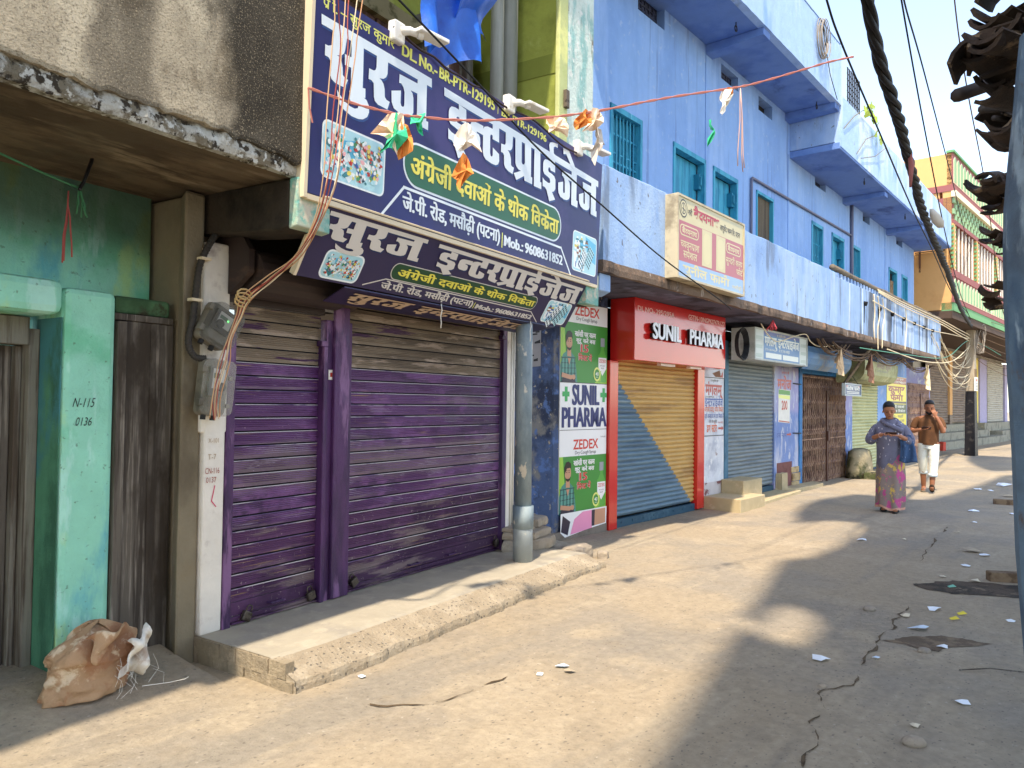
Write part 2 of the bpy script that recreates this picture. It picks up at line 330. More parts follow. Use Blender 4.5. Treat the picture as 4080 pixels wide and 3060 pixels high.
for i in range(ns):
    for j in range(npf-1):
        (fc_top if j < 5 else fc_agg).append((i*npf+j, (i+1)*npf+j, (i+1)*npf+j+1, i*npf+j+1))
k = len(mb.v); mb.add(pts, fc_top, 0); mb.f += [tuple(k+i for i in f) for f in fc_agg]; mb.m += [1]*len(fc_agg)
# brick-built left end, rough plaster
for zi, (z0, z1) in enumerate(((-.03, .055), (.06, .135))):
    for bi in range(7):
        a = -.24+bi*.14+(.06 if zi else 0); b = min(a+.132, .86-.06*zi)
        if b-a > .03: mb.box(S0-.008-.010*rnd.random(), S0+.05, a, b, z0-.004, z1+.006, 2)
mb.box(S0-.004, S0+.05, -.24, .72, .04, .142, 1); mb.add([(S0-.003, o_, z) for _, o_, z in rows[0]], [tuple(range(npf))], 1); mb.box(S0-.015, S0+.09, .70, .85, -.03, .05, 2)
M_brickp = mat('plastered old brick', (.36, .295, .205), .95, [((.29, .24, .17), 9, .45, .6), ((.44, .36, .26), 14, .54, .66)], bump=1, bscale=45)
tag(mb.build('doorstep_platform', [M_cem, M_agg, M_brickp], smooth=False), 'long low cement doorstep in front of the purple shutters', 'doorstep')

# flat rubble stones piled at the far end of the doorstep
M_stone = mat('sandstone slabs', (.36, .30, .23), .95, [((.25, .22, .19), 5, .45, .65), ((.48, .40, .30), 9, .55, .7)], bump=.8, bscale=28)
def rock(name, F, poly, z0, z1, seed, m, lab, cat='stone', group=None, top_in=.93):
    rd = random.Random(seed); n = len(poly); cx = sum(p[0] for p in poly)/n; cy = sum(p[1] for p in poly)/n
    dense = []
    for i in range(n):
        a = poly[i]; b = poly[(i+1) % n]
        for k in range(4): dense.append((a[0]+(b[0]-a[0])*k/4+rd.uniform(-.008, .008), a[1]+(b[1]-a[1])*k/4+rd.uniform(-.008, .008)))
    rr = []
    for q, sc in ((0, .96), (.12, 1), (.5, 1.01), (.86, .99), (1, top_in)):
        z = z0+(z1-z0)*q; rr.append([F(cx+(x-cx)*sc+rd.uniform(-.004, .004), cy+(y-cy)*sc+rd.uniform(-.004, .004), z+rd.uniform(-.006, .006)) for x, y in dense])
    b = MB().rings(rr); o = b.build(name, m); tag(o, lab, cat, group); return o
G = 'stones heaped beside the grey pole'
rock('flat_stone', FP, [(2.93, .10), (3.25, .33), (3.42, .36), (3.62, .30), (3.72, .12), (3.3, -.12)], .145, .245, 1, M_stone, 'thick rough stone lying lowest in the pile behind the grey pole', group=G)
rock('flat_stone', FP, [(3.0, .05), (3.2, .30), (3.58, .26), (3.70, .06), (3.3, -.14)], .248, .315, 2, M_stone, 'long flat slab second from the bottom of the stone pile', group=G)
rock('flat_stone', FP, [(3.02, .02), (3.1, .22), (3.36, .2), (3.45, .0), (3.2, -.15)], .318, .355, 3, M_stone, 'thin grey slate on top of the stone pile against the white strip', group=G)
rock('flat_stone', FP, [(3.36, -.02), (3.44, .2), (3.72, .14), (3.78, -.1), (3.5, -.2)], .318, .40, 4, M_stone, 'tilted topmost slab on the right of the stone pile', group=G)
rock('flat_stone', FP, [(3.50, .42), (3.62, .60), (3.82, .62), (3.92, .48), (3.76, .36)], -.01, .13, 5, M_stone, 'low sunlit stone at the far right tip of the doorstep', group=G)
rock('flat_stone', FP, [(3.82, .66), (3.88, .74), (3.97, .72), (3.96, .62)], -.01, .07, 6, M_stone, 'small loose stone fallen just beyond the doorstep tip', group=G)
# earth heaped under the pile
mb = MB(FP); rr = []
for sc, z in ((1, -.02), (.92, .05), (.7, .11), (.35, .15)):
    rr.append([FP(3.72+.38*sc*math.cos(2*math.pi*i/24)*(1+.12*fbm(i, sc, 0, .7)), .05+.42*sc*math.sin(2*math.pi*i/24), z) for i in range(24)])
mb.rings(rr); tag(mb.build('earth_heap', M_con, smooth=True), 'small heap of grey earth between the stones and the blue side wall', 'earth heap')
# weed
M_leaf = mat('weed leaves', (.05, .12, .03), .6, [((.10, .2, .05), 30, .5, .6)])
t = thing('weed', 'small green weed sprouting behind the grey pole', 'plant', FP(3.55, -.1, .3))
rd = random.Random(3); mb = MB(); st = MB()
for i in range(16):
    a = rd.uniform(0, 6.28); L_ = rd.uniform(.08, .2); b0 = FP(3.52+rd.uniform(-.06, .06), -.12+rd.uniform(-.05, .05), .26); tip = b0+Vector((math.cos(a)*L_*.7, math.sin(a)*L_*.7, L_*.8+.08))
    st.tube([b0, tip], .003, 4, raw=True)
    w = Vector((-math.sin(a), math.cos(a), 0))*.028; d = (tip-b0).normalized()*.05; d.z *= .3
    mb.raw([tip-d, tip+w, tip+d*1.3, tip-w], [(0, 1, 2), (0, 2, 3)])
mb.build('leaves', M_leaf, t); st.build('stem', M_leaf, t)
# ================================================================== old green house on the left
YP = FP.yaw
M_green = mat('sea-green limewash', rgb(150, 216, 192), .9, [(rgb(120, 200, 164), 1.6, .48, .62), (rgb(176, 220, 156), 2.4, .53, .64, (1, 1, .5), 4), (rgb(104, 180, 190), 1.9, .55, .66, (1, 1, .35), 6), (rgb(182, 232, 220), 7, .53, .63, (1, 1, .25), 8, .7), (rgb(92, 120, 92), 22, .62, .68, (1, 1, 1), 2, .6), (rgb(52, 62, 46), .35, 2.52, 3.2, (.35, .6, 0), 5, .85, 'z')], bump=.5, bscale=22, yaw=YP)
M_grnd = mat('mouldy green wall', rgb(84, 120, 84), .95, [(rgb(60, 88, 60), 2, .45, .6), (rgb(64, 58, 46), 3.5, .53, .62), (rgb(120, 170, 130), 1.7, .55, .66)], bump=.6, bscale=24, yaw=YP)
M_wood = mat('weathered grey wood', rgb(102, 95, 87), .85, [(rgb(70, 63, 57), 14, .45, .6, (1, 1, .06)), (rgb(142, 134, 124), 24, .53, .63, (1, 1, .04), 5), (rgb(64, 56, 48), 2, .53, .64, (1, 1, .4), 7)], bump=.5, bscale=40, bstretch=(1, 1, .05), yaw=YP)
M_woodl = mat('pale worn door frame', rgb(132, 128, 118), .85, [(rgb(88, 78, 68), 18, .45, .6, (1, 1, .05)), (rgb(150, 165, 165), 10, .58, .7, (1, 1, .1), 5)], bump=.5, bscale=40, bstretch=(1, 1, .05), yaw=YP)
M_mud = mat('grey brown pillar plaster', rgb(132, 122, 102), .95, [(rgb(102, 92, 76), 1.6, .45, .65, (1, 1, .5)), (rgb(132, 120, 98), 5, .56, .7)], bump=.6, bscale=18, yaw=YP)
M_soff = mat('brown board-marked soffit', rgb(112, 94, 74), .95, [(rgb(78, 63, 48), 1.6, .46, .6, (.7, 1.5, 1)), (rgb(140, 122, 100), 2.4, .53, .66, (.6, 1.8, 1), 5), (rgb(58, 46, 36), 5, .57, .65, (.3, 2.2, 1), 8, .7), (rgb(92, 80, 64), 1, .5, .6, (1, 1, 1), 3, .6)], bump=.7, bscale=14, bstretch=(.5, 2, 1), yaw=YP)
M_stain = mat('rain-stained grey plaster', rgb(184, 172, 150), .95, [(rgb(140, 128, 108), 2.2, .46, .58), (rgb(70, 64, 54), 1.5, .51, .60, (1, 1, .5), 3, .75), (rgb(206, 194, 170), 3.1, .55, .63, (1, 1, .6), 12), (rgb(46, 42, 36), 1.9, 2.365, 2.785, (.22, 1.1, 0), 4, .92, 'b'), (rgb(56, 50, 42), 2.4, 1.705, 1.865, (.12, .5, 0), 6, .6, 'b'), (rgb(60, 54, 46), 95, .52, .62, (1, 1, 1), 5, .45), (rgb(216, 200, 170), 120, .56, .64, (1, 1, 1), 6, .45)], bump=1, bscale=70, var=.3, yaw=YP)
M_crumb = mat('crumbling concrete edge', rgb(186, 184, 176), .95, [(rgb(124, 116, 100), 9, .46, .56), (rgb(64, 57, 48), 16, .54, .6), (rgb(206, 206, 200), 26, .55, .6)], bump=1, bscale=40, yaw=YP)
M_white = mat('whitewashed strip', rgb(226, 220, 208), .85, [(rgb(190, 180, 165), 3, .56, .72), (rgb(240, 236, 228), 8, .5, .65)], bump=.3, bscale=22, yaw=YP)
M_beam = mat('dark brown beam', rgb(62, 54, 46), .95, [(rgb(38, 34, 30), 2.5, .45, .65), (rgb(128, 112, 92), 5, .66, .74)], bump=.6, bscale=26, yaw=YP)  # dark brown with near-black and paler blotches
M_dark = mat('dark interior', (.02, .018, .016), .95, var=0)
old = thing('green_house', 'old sea green house with wooden doors under a stained concrete overhang', 'house', FP(-1.2, -.5, 0))
M_greend = mat('dark green door reveal', rgb(84, 142, 112), .9, [(rgb(58, 104, 82), 2, .46, .6, (1, 1, .4)), (rgb(70, 130, 136), 2.4, .54, .64, (1, 1, .4), 5)], bump=.4, yaw=YP)  # reveal coloured darker than the wall front
mb = MB(FP); mb.box(-.938, -.655, -.95, -.15, -.05, 2.14); mb.build('wall', M_green, old, bevel=.035)
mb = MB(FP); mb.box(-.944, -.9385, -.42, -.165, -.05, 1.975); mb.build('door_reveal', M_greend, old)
mb = MB(FP); mb.box(-4.2, -.94, -.6, -.142, 1.985, 2.17); mb.build('lintel', M_green, old, bevel=.045)
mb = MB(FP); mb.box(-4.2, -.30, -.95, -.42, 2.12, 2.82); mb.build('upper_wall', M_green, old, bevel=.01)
mb = MB(FP); mb.box(-.655, -.32, -.6, -.17, 2.03, 2.13); mb.build('broken_ledge', M_grnd, old, bevel=.02)
mb = MB(FP); mb.box(-4.2, -2.4, -.95, -.16, -.05, 1.98); mb.build('wall', M_green, old, bevel=.02)
mb = MB(FP); mb.box(-1.0, -.945, -.50, -.38, -.05, 1.92); mb.build('door_jamb', M_woodl, old, bevel=.006)
mb = MB(FP); mb.box(-2.4, -1.002, -.52, -.37, 1.83, 1.98); mb.build('door_head', M_woodl, old, bevel=.006)
mb = MB(FP); mb.box(-1.035, -1.003, -.52, -.45, -.05, 1.828); mb.build('door_stop', M_woodl, old, bevel=.006)
d = MB(FP)
for i in range(5): d.box(-2.39+i*.271, -2.39+i*.271+.267, -.56, -.49-.004*(i % 2), .02, 1.828)
d.build('door', M_wood, old, bevel=.004)
d = MB(FP); d.box(-.652, -.600, -.4, -.14, -.03, 1.985); d.build('panel_post', M_wood, old, bevel=.004)
d = MB(FP); d.box(-.588, -.445, -.3, -.165, -.03, 1.99); d.box(-.4425, -.30, -.3, -.168, -.03, 1.99); d.box(-.60, -.588, -.32, -.24, 0, 1.98, 1); d.build('plank_panel', [M_wood, M_dark], old, bevel=.004)
d = MB(FP); d.box(-.66, -.31, -.35, -.155, 1.992, 2.03); d.build('panel_head', M_wood, old, bevel=.004)
d = MB(FP); d.plan([(-.275, -.6), (-.275, -.16), (-.355, 0), (-.215, 0), (-.215, -.6)], -.05, 2.78); d.build('pillar', M_mud, old, bevel=.02)
d = MB(FP); rows = []
for i in range(60):
    s = -6+5.66*i/59; rows.append([(s, o_, z+.012*fbm(s, o_, 2, 2)) for o_, z in ((-.6, .12), (-.15, .105), (.0, .075), (.18, .045), (.34, .02), (.55, -.012))])
for i in range(59):
    for j in range(5): d.add([rows[i][j], rows[i+1][j], rows[i+1][j+1], rows[i][j+1]], [(0, 1, 2, 3)])
tag(d.build('threshold', M_ground, smooth=True, fix=False, loc=(0, 0, 0)), kind='structure')
# concrete overhang
d = MB(FP); d.box(-4.2, -.02, -.95, .735, 2.79, 2.84); d.build('soffit', M_soff, old)
rd = random.Random(8); d = MB(FP); rows = []
for i in range(121):
    s = -4.2+4.14*i/120; a = .026*fbm(s, 0, 0, 3)+.024*fbm(s, 4, 0, 12)
    rows.append([(s, .70, 2.785), (s, .745+a*.4, 2.782+.01*rd.random()), (s, .752+.7*a+.012*rd.random(), 2.81+.012*rd.random()), (s, .750+a*.8+.012*rd.random(), 2.845+.014*rd.random()), (s, .748+a, 2.88+a*1.2), (s, .73, 2.90+a*1.2)])
for i in range(120):
    for j in range(5):
        d.add([rows[i][j], rows[i+1][j], rows[i+1][j+1], rows[i][j+1]], [(0, 1, 2, 3)])
d.build('slab_edge', M_crumb, old, fix=False)
d = MB(FP); rows = []
for i in range(121):
    s = -4.2+4.07*i/120; a = .034*fbm(s, 2, 0, 2.2)+.03*fbm(s, 6, 0, 11)
    rows.append([(s, .70, 2.87+a), (s, .775, 2.872+a), (s, .782+.004*fbm(s, 1, 1, 3), 2.89+a), (s, .78+.006*fbm(s, 3, 0, 1), 3.3), (s, .785, 3.9), (s, .79, 4.9)])
for i in range(120):
    for j in range(5): d.add([rows[i][j], rows[i+1][j], rows[i+1][j+1], rows[i][j+1]], [(0, 1, 2, 3)])
d.build('stained_parapet', M_stain, old, fix=False)
# crumbled bracket at the far left
rock('broken_bracket', FP, [(-1.86, .45), (-1.78, .80), (-1.675, .82), (-1.66, .5)], 2.55, 2.86, 21, M_crumb, 'broken lump of concrete hanging at the upper left edge of the overhang', 'concrete lump')

# ================================================================== house with the purple shutters
M_pur = mat('purple shutter paint', rgb(80, 40, 92), .5, [(rgb(60, 29, 72), 1.3, .45, .58), (rgb(106, 64, 118), 2.0, .53, .62, (1, 1, 2), 4), (rgb(126, 112, 110), .9, 1.0, 1.18, (.08, .3, 0), 5, .45, 'z'), (rgb(130, 116, 122), 1.5, .57, .64, (.35, 1, 9), 5, .5), (rgb(158, 128, 98), 3.0, .625, .65, (.35, 1, 22), 7, .9), (rgb(176, 156, 176), 60, .66, .69, (1, 1, 1), 3, .5)], bump=.15, bscale=50, yaw=YP, spec=.4)
M_purl = mat('worn lower purple slats', rgb(84, 50, 88), .6, [(rgb(62, 34, 68), 1.5, .45, .58), (rgb(130, 114, 112), 3, .53, .64, (.4, 1, 3), 5, .7), (rgb(176, 162, 152), 40, .63, .67, (1, 1, 1), 3, .45), (rgb(150, 120, 92), 3.0, .63, .655, (.35, 1, 20), 7, .8)], bump=.15, bscale=50, yaw=YP)
M_bare = mat('bare dusty shutter steel', rgb(126, 112, 96), .6, [(rgb(98, 86, 74), 2.5, .45, .6, (.4, 1, 6)), (rgb(160, 144, 130), 5, .53, .64, (.5, 1, 3), 5), (rgb(76, 50, 80), 2.2, .61, .65, (.6, 1, 9), 6)], bump=.1, bscale=40, yaw=YP, metal=.2)
M_lip = mat('highlighted slat lip', rgb(176, 166, 168), .45, [(rgb(96, 74, 110), 4, .5, .6, (.4, 1, 1))], yaw=YP, metal=.3)  # pale highlight painted along the top lip of each slat
M_groo = mat('slat groove', (.012, .01, .014), .9, var=0)
M_rid = mat('highlighted purple ridge', rgb(142, 104, 152), .5, [(rgb(84, 46, 98), 5, .48, .56, (.3, 1, 1)), (rgb(180, 160, 180), 7, .56, .62, (.3, 1, 1), 5)], yaw=YP)  # paler tone stands in for light catching the upper ridge faces
M_purp = mat('purple post paint', rgb(78, 42, 92), .5, [(rgb(56, 30, 72), 3, .45, .58, (1, 1, .25)), (rgb(124, 88, 132), 4, .54, .61, (1, 1, .22), 5), (rgb(60, 50, 88), 1, .56, .64, (1, 1, .6), 8)], bump=.5, bscale=24, bstretch=(1, 1, .3), yaw=YP, spec=.4)
M_steel = mat('worn padlock steel', rgb(92, 84, 76), .45, [(rgb(60, 52, 46), 30, .5, .6)], metal=.6)
shop = thing('shop_house', 'house with purple roller shutters below and a lime green balcony above the blue sign', 'house', FP(1.8, -.4, 0))
def slat_shutter(F, s0, s1, z0, z1, parent, pitch=.0865):
    """flat slats with a bright lip and four fine ridges; the top ones never painted"""
    sh = MB(F); sh.box(s0, s1, -.05, -.02, z0+.02, z1, 4); z = z1; k = 0
    root = None
    bot = z0+.14
    body = MB(F)
    n = int((z1-bot)/pitch); pitch = (z1-bot)/n
    for k in range(n):
        zt = z1-k*pitch; zb = zt-pitch; mi = 0 if zt < 1.83 else 1
        if zt < .75: mi = 2
        pr = [(.0, -.014), (.055, -.014)]; body.add([(s0, -.014, zt), (s1, -.014, zt), (s1, -.014, zt-.07*pitch), (s0, -.014, zt-.07*pitch)], [(0, 1, 2, 3)], 4)
        def strip(t0, o0, t1, o1, m): body.add([(s0, o0, zt-t0*pitch), (s1, o0, zt-t0*pitch), (s1, o1, zt-t1*pitch), (s0, o1, zt-t1*pitch)], [(0, 1, 2, 3)], m)
        strip(.07, -.014, .075, .004, 4); strip(.075, .004, .14, .006, 3 if mi != 1 else 1); strip(.14, .006, .17, 0, mi)
        c = .17
        for t in (.26, .40, .54, .68):
            strip(c, 0, t-.03, 0, mi); strip(t-.03, 0, t, .0035, 5 if mi == 0 else mi); strip(t, .0035, t+.03, 0, mi); c = t+.03
        strip(c, 0, .97, 0, mi); strip(.97, 0, 1., -.014, 4)
    o = body.build('roller_shutter', [M_pur, M_bare, M_purl, M_lip, M_groo, M_rid], parent, fix=False)
    return o
def shutter_bottom(F, s0, s1, z0, parent, m, grips):
    b = MB(F); b.box(s0, s1, -.02, .004, z0+.055, z0+.139); b.box(s0, s1, -.025, .012, z0+.022, z0+.052); b.box(s0+.01, s1-.01, -.02, .03, z0+.008, z0+.02)
    o = b.build('bottom_rail', m, parent, bevel=.003)
    for g in grips:
        h = MB(F); h.tube([(g-.06, .006, z0+.085), (g-.055, .035, z0+.085), (g+.055, .035, z0+.085), (g+.06, .006, z0+.085)], .007, 6); h.build('handle', M_groo if False else M_purp, o)
    return o
sl = slat_shutter(FP, .0, .718, .15, 2.15, shop); shutter_bottom(FP, .0, .718, .15, sl, M_purl, (.36,))
sr = slat_shutter(FP, .99, 3.01, .15, 2.33, shop); shutter_bottom(FP, .99, 3.01, .15, sr, M_purl, (1.75, 2.25))
b = MB(FP); b.box(-.062, -.002, -.06, .035, .14, 1.97); b.box(.735, .985, -.12, .045, .14, 2.12); b.box(.79, .93, .045, .075, .16, 2.3); b.box(.70, .735, -.03, .06, .15, 1.93); b.box(3.012, 3.085, -.08, .04, .14, 2.28)
b.box(.68, .74, .0, .055, 1.93, 1.97); b.box(2.98, 3.06, 0, .05, 2.16, 2.2)
b.build('shutter_post', M_purp, shop, bevel=.006)
M_wp = mat('white plaster of the lockup', rgb(226, 220, 210), .85, [(rgb(180, 168, 160), 3, .58, .72), (rgb(112, 70, 120), 5, .70, .74, (1, 1, .3), 5)], bump=.3, bscale=22, yaw=YP)
b = MB(FP); b.box(-.212, -.066, -.3, .03, .148, 2.5); b.box(-.235, -.05, -.12, .028, 1.35, 2.46); b.box(3.09, 3.18, -.3, .02, .14, 2.9); b.build('white_strip', M_wp, shop, bevel=.012)
b = MB(FP)                                                            # shutter box, roller and hood under the beam, coloured dark brown
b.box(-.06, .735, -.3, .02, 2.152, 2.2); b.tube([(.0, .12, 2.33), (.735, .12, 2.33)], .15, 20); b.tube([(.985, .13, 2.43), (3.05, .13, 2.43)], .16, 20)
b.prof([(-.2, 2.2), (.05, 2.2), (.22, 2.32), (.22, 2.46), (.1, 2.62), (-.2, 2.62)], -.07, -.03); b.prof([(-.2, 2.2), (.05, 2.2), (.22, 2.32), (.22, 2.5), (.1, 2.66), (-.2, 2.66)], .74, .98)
b.build('shutter_roller', mat('dark roller housing', rgb(58, 48, 46), .6, [(rgb(84, 66, 58), 3, .55, .7, (.3, 1, 3))], yaw=YP), shop)
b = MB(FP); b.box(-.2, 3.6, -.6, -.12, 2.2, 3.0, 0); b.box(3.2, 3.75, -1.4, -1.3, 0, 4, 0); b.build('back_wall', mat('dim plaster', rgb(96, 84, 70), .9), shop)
# cantilever beams and balcony slab
b = MB(FP); b.prof([(-.2, 2.565), (.60, 2.50), (.70, 2.515), (.70, 2.78), (-.2, 2.80)], -.19, .05); b.prof([(-.2, 2.565), (.66, 2.50), (.66, 2.80), (-.2, 2.80)], 3.30, 3.56)
b.build('beam', M_beam, shop, bevel=.012)
b = MB(FP); b.prof([(.705, 2.50), (.772, 2.51), (.772, 2.782), (.705, 2.782)], -.192, .052); b.prof([(.665, 2.50), (.775, 2.5), (.775, 2.8), (.665, 2.8)], 3.297, 3.563)
b.build('beam_end', mat('flaking pale green plaster', rgb(176, 190, 172), .9, [(rgb(120, 178, 166), 6, .48, .6), (rgb(206, 200, 180), 9, .55, .65), (rgb(110, 90, 70), 7, .66, .72)], bump=.6, bscale=30, yaw=YP), shop, bevel=.008)
b = MB(FP); b.box(-.02, 3.56, -.2, .74, 2.80, 2.93); b.box(-.1, 3.5, .66, .742, 2.93, 3.86); b.build('balcony_slab', M_soff, shop)
M_lime = mat('lime green paint', rgb(150, 158, 72), .85, [(rgb(124, 132, 58), 2, .46, .66), (rgb(172, 178, 100), 3, .58, .72), (rgb(110, 118, 52), 1.2, .62, .72, (1, 1, .5), 6)], bump=.3, bscale=20, yaw=YP)
M_limel = mat('pale lime pillar edge', rgb(194, 200, 140), .85, [(rgb(226, 226, 150), 3, .5, .64), (rgb(186, 196, 130), 6, .55, .7)], bump=.3, bscale=20, yaw=YP)
M_peel = mat('peeling whitewash', rgb(206, 220, 212), .9, [(rgb(150, 190, 186), 5, .5, .62, (1, 1, .3)), (rgb(128, 118, 104), 4, .58, .68, (1, 1, .35), 5), (rgb(222, 226, 220), 11, .55, .66), (rgb(84, 74, 64), 18, .68, .72)], bump=.8, bscale=26, yaw=YP)
b = MB(FP); b.box(2.80, 2.9, -.25, .70, 2.93, 6.2); b.box(-.1, 2.80, -.3, -.2, 2.93, 6.2); b.build('balcony_wall', M_lime, shop)
b = MB(FP); b.box(2.793, 2.803, -.2, .70, 4.52, 4.7); b.build('moulding', mat('darker lime band', rgb(126, 134, 58), .85, yaw=YP), shop)
b = MB(FP); b.box(2.785, 2.945, .70, .745, 2.93, 6.2); b.build('pillar_edge', M_limel, shop, bevel=.01)
b = MB(FP); b.box(2.947, 3.48, .1, .742, 2.93, 6.2); b.build('pillar', M_peel, shop, bevel=.02)
b = MB(FP); b.box(2.86, 2.92, .745, .78, 4.22, 4.38); o = b.build('switch_box', mat('rusty switch box', rgb(104, 92, 80), .7, [(rgb(60, 50, 44), 20, .5, .6)]), shop, bevel=.004)
# balcony window with brown shutters
M_brown = mat('brown window boards', rgb(112, 84, 72), .7, [(rgb(80, 58, 50), 8, .45, .6, (1, 1, .08)), (rgb(138, 110, 96), 12, .58, .7, (1, 1, .06), 5)], bump=.2, bscale=30, bstretch=(1, 1, .1), yaw=YP)
b = MB(FP)
for i in range(6): b.box(.55+i*.21, .55+i*.21+.195, -.19, -.15-.006*(i % 2), 3.3, 4.62)
wn = b.build('window', M_brown, shop, bevel=.004)
b = MB(FP); b.box(.45, 1.9, -.2, -.10, 4.62, 4.78); b.build('window_frame', mat('mossy window hood', rgb(150, 142, 110), .9, [(rgb(96, 92, 62), 6, .48, .62)], yaw=YP), wn)
b = MB(FP)
for i in range(4): b.box(1.98+i*.13, 1.98+i*.13+.122, -.19, -.14-.006*(i % 2), 3.2, 4.9)
wn = b.build('window', M_brown, shop, bevel=.004)
b = MB(FP); b.box(1.93, 1.98, -.2, -.08, 3.2, 4.9); b.box(2.50, 2.58, -.2, -.06, 3.2, 4.9); b.build('window_frame', M_woodl, wn)
M_pipe = mat('grey drain pipe', rgb(158, 160, 154), .5, [(rgb(130, 132, 124), 2, .5, .65, (1, 1, .1))], yaw=YP)
for s, r_ in ((2.52, .06), (2.69, .095)):
    b = MB(FP); b.tube([(s, .25, 2.93), (s, .25, 6.3)], r_, 20); b.build('drain_pipe', M_pipe, shop, smooth=True)
b = MB(FP); b.tube([(2.16, -.05, 2.95), (2.16, -.05, 5)], .03, 12); b.build('drain_pipe', mat('cream pipe', rgb(214, 206, 188), .5), shop, smooth=True)
b = MB(FP); b.box(.0, 3.6, -.3, .9, 6.2, 6.35); b.build('roof', M_soff, shop)
# white pvc pipes in the gap
for s, o_ in ((3.25, -.02), (3.36, -.06)):
    b = MB(FP); b.tube([(s, o_, .2), (s, o_, 2.6)], .016 if s < 3.3 else .012, 8); b.build('water_pipe', cream, shop, smooth=True)

# ------------------------------------------------------------------ grey iron pole on the doorstep
t = thing('support_pole', 'patched grey blue iron pole standing on the doorstep end', 'pole', FP(2.72, .46, .15))
M_pole = mat('flaking blue grey pole paint', rgb(146, 160, 166), .55, [(rgb(112, 128, 138), 2, .45, .6, (1, 1, .4)), (rgb(206, 200, 188), 9, .60, .66, (1, 1, .6), 5), (rgb(120, 96, 78), 8, .69, .73, (1, 1, .4), 7)], bump=.3, bscale=30, yaw=YP)
b = MB(FP); b.tube([(2.72, .46, .62), (2.70, .46, 2.62)], .075, 24); b.build('shaft', M_pole, t, smooth=True)
b = MB(FP); b.tube([(2.725, .46, .145), (2.72, .46, .62)], .088, 24); b.build('base', mat('grey pole base', rgb(150, 158, 160), .55, [(rgb(190, 186, 172), 8, .64, .7)], bump=.2), t, smooth=True)
b = MB(FP); b.tube([(2.723, .46, .44), (2.722, .46, .64)], .094, 24); b.build('collar', M_pole, t, smooth=True)
# padlocks
def padlock(F, s, z, rot, lab):
    t = thing('padlock', lab, 'padlock', F(s, .03, z), 'padlocks on the purple shutters')
    c_, s_ = math.cos(rot), math.sin(rot)
    q = lambda a, o, b_: (s+a*c_-b_*s_, .03+o, z+a*s_+b_*c_)
    b = MB(F); b.add([q(a, o, h) for h in (-.055, .005) for o in (-.015, .015) for a in (-.032, .032)], [(0, 2, 3, 1), (4, 5, 7, 6), (0, 1, 5, 4), (2, 6, 7, 3), (0, 4, 6, 2), (1, 3, 7, 5)]); b.build('lock_body', M_steel, t, bevel=.006)
    b = MB(F); b.tube([q(-.02, 0, .0), q(-.02, 0, .025), q(-.012, 0, .042), q(.012, 0, .042), q(.02, 0, .025), q(.02, 0, 0)], .005, 6); b.build('shackle', M_steel, t, smooth=True)
padlock(FP, .64, .235, .3, 'steel padlock at the right end of the narrow purple shutter')
padlock(FP, .13, .215, -.5, 'dark padlock at the left end of the narrow purple shutter')
padlock(FP, 1.05, .245, .5, 'heavy padlock at the left end of the wide purple shutter')
padlock(FP, 2.93, .255, .35, 'rusty padlock at the right end of the wide purple shutter')
# ================================================================== the two big shop signs
def vinyl(name, c, rough=.35): return mat(name, c, rough, var=.03, yaw=YP, spec=.35)
M_navy = mat('navy flex print', rgb(36, 34, 94), .36, [(rgb(62, 54, 110), .9, .48, .6), (rgb(30, 34, 104), 1.1, .52, .62, (1, 1, 1), 6)], var=.04, yaw=YP, spec=.3, bump=.04, bscale=5)
M_navy2 = mat('dark navy flex print', rgb(42, 36, 74), .4, [(rgb(50, 42, 76), .6, .45, .65)], var=.04, yaw=YP, spec=.4)
M_lw = vinyl('pale white lettering', rgb(226, 234, 240)); M_lw2 = vinyl('grey white lettering', rgb(214, 208, 200))
M_drop = vinyl('blue letter edge', rgb(46, 78, 140)); M_drop2 = vinyl('dark blue letter edge', rgb(36, 50, 92))
M_ye = vinyl('yellow lettering', rgb(236, 224, 92)); M_pill = vinyl('green panel', rgb(36, 98, 68)); M_pill2 = vinyl('dark green panel', rgb(38, 74, 48))
M_gold = vinyl('pale yellow lettering', rgb(222, 222, 110))
M_foot = mat('pale sign frame', rgb(222, 206, 176), .6, var=.05)
PICM = [vinyl('print pale cyan', rgb(176, 220, 230)), vinyl('print white', rgb(236, 244, 246)), vinyl('print teal', rgb(60, 130, 140)), vinyl('print red', rgb(196, 62, 48)), vinyl('print green', rgb(70, 140, 90)),
        vinyl('print blue', rgb(52, 90, 160)), vinyl('print yellow', rgb(222, 204, 90)), vinyl('print pink', rgb(236, 176, 182)), vinyl('print dark teal', rgb(30, 66, 84)), vinyl('print brown', rgb(140, 90, 60)), vinyl('print sky blue', rgb(96, 186, 222))]
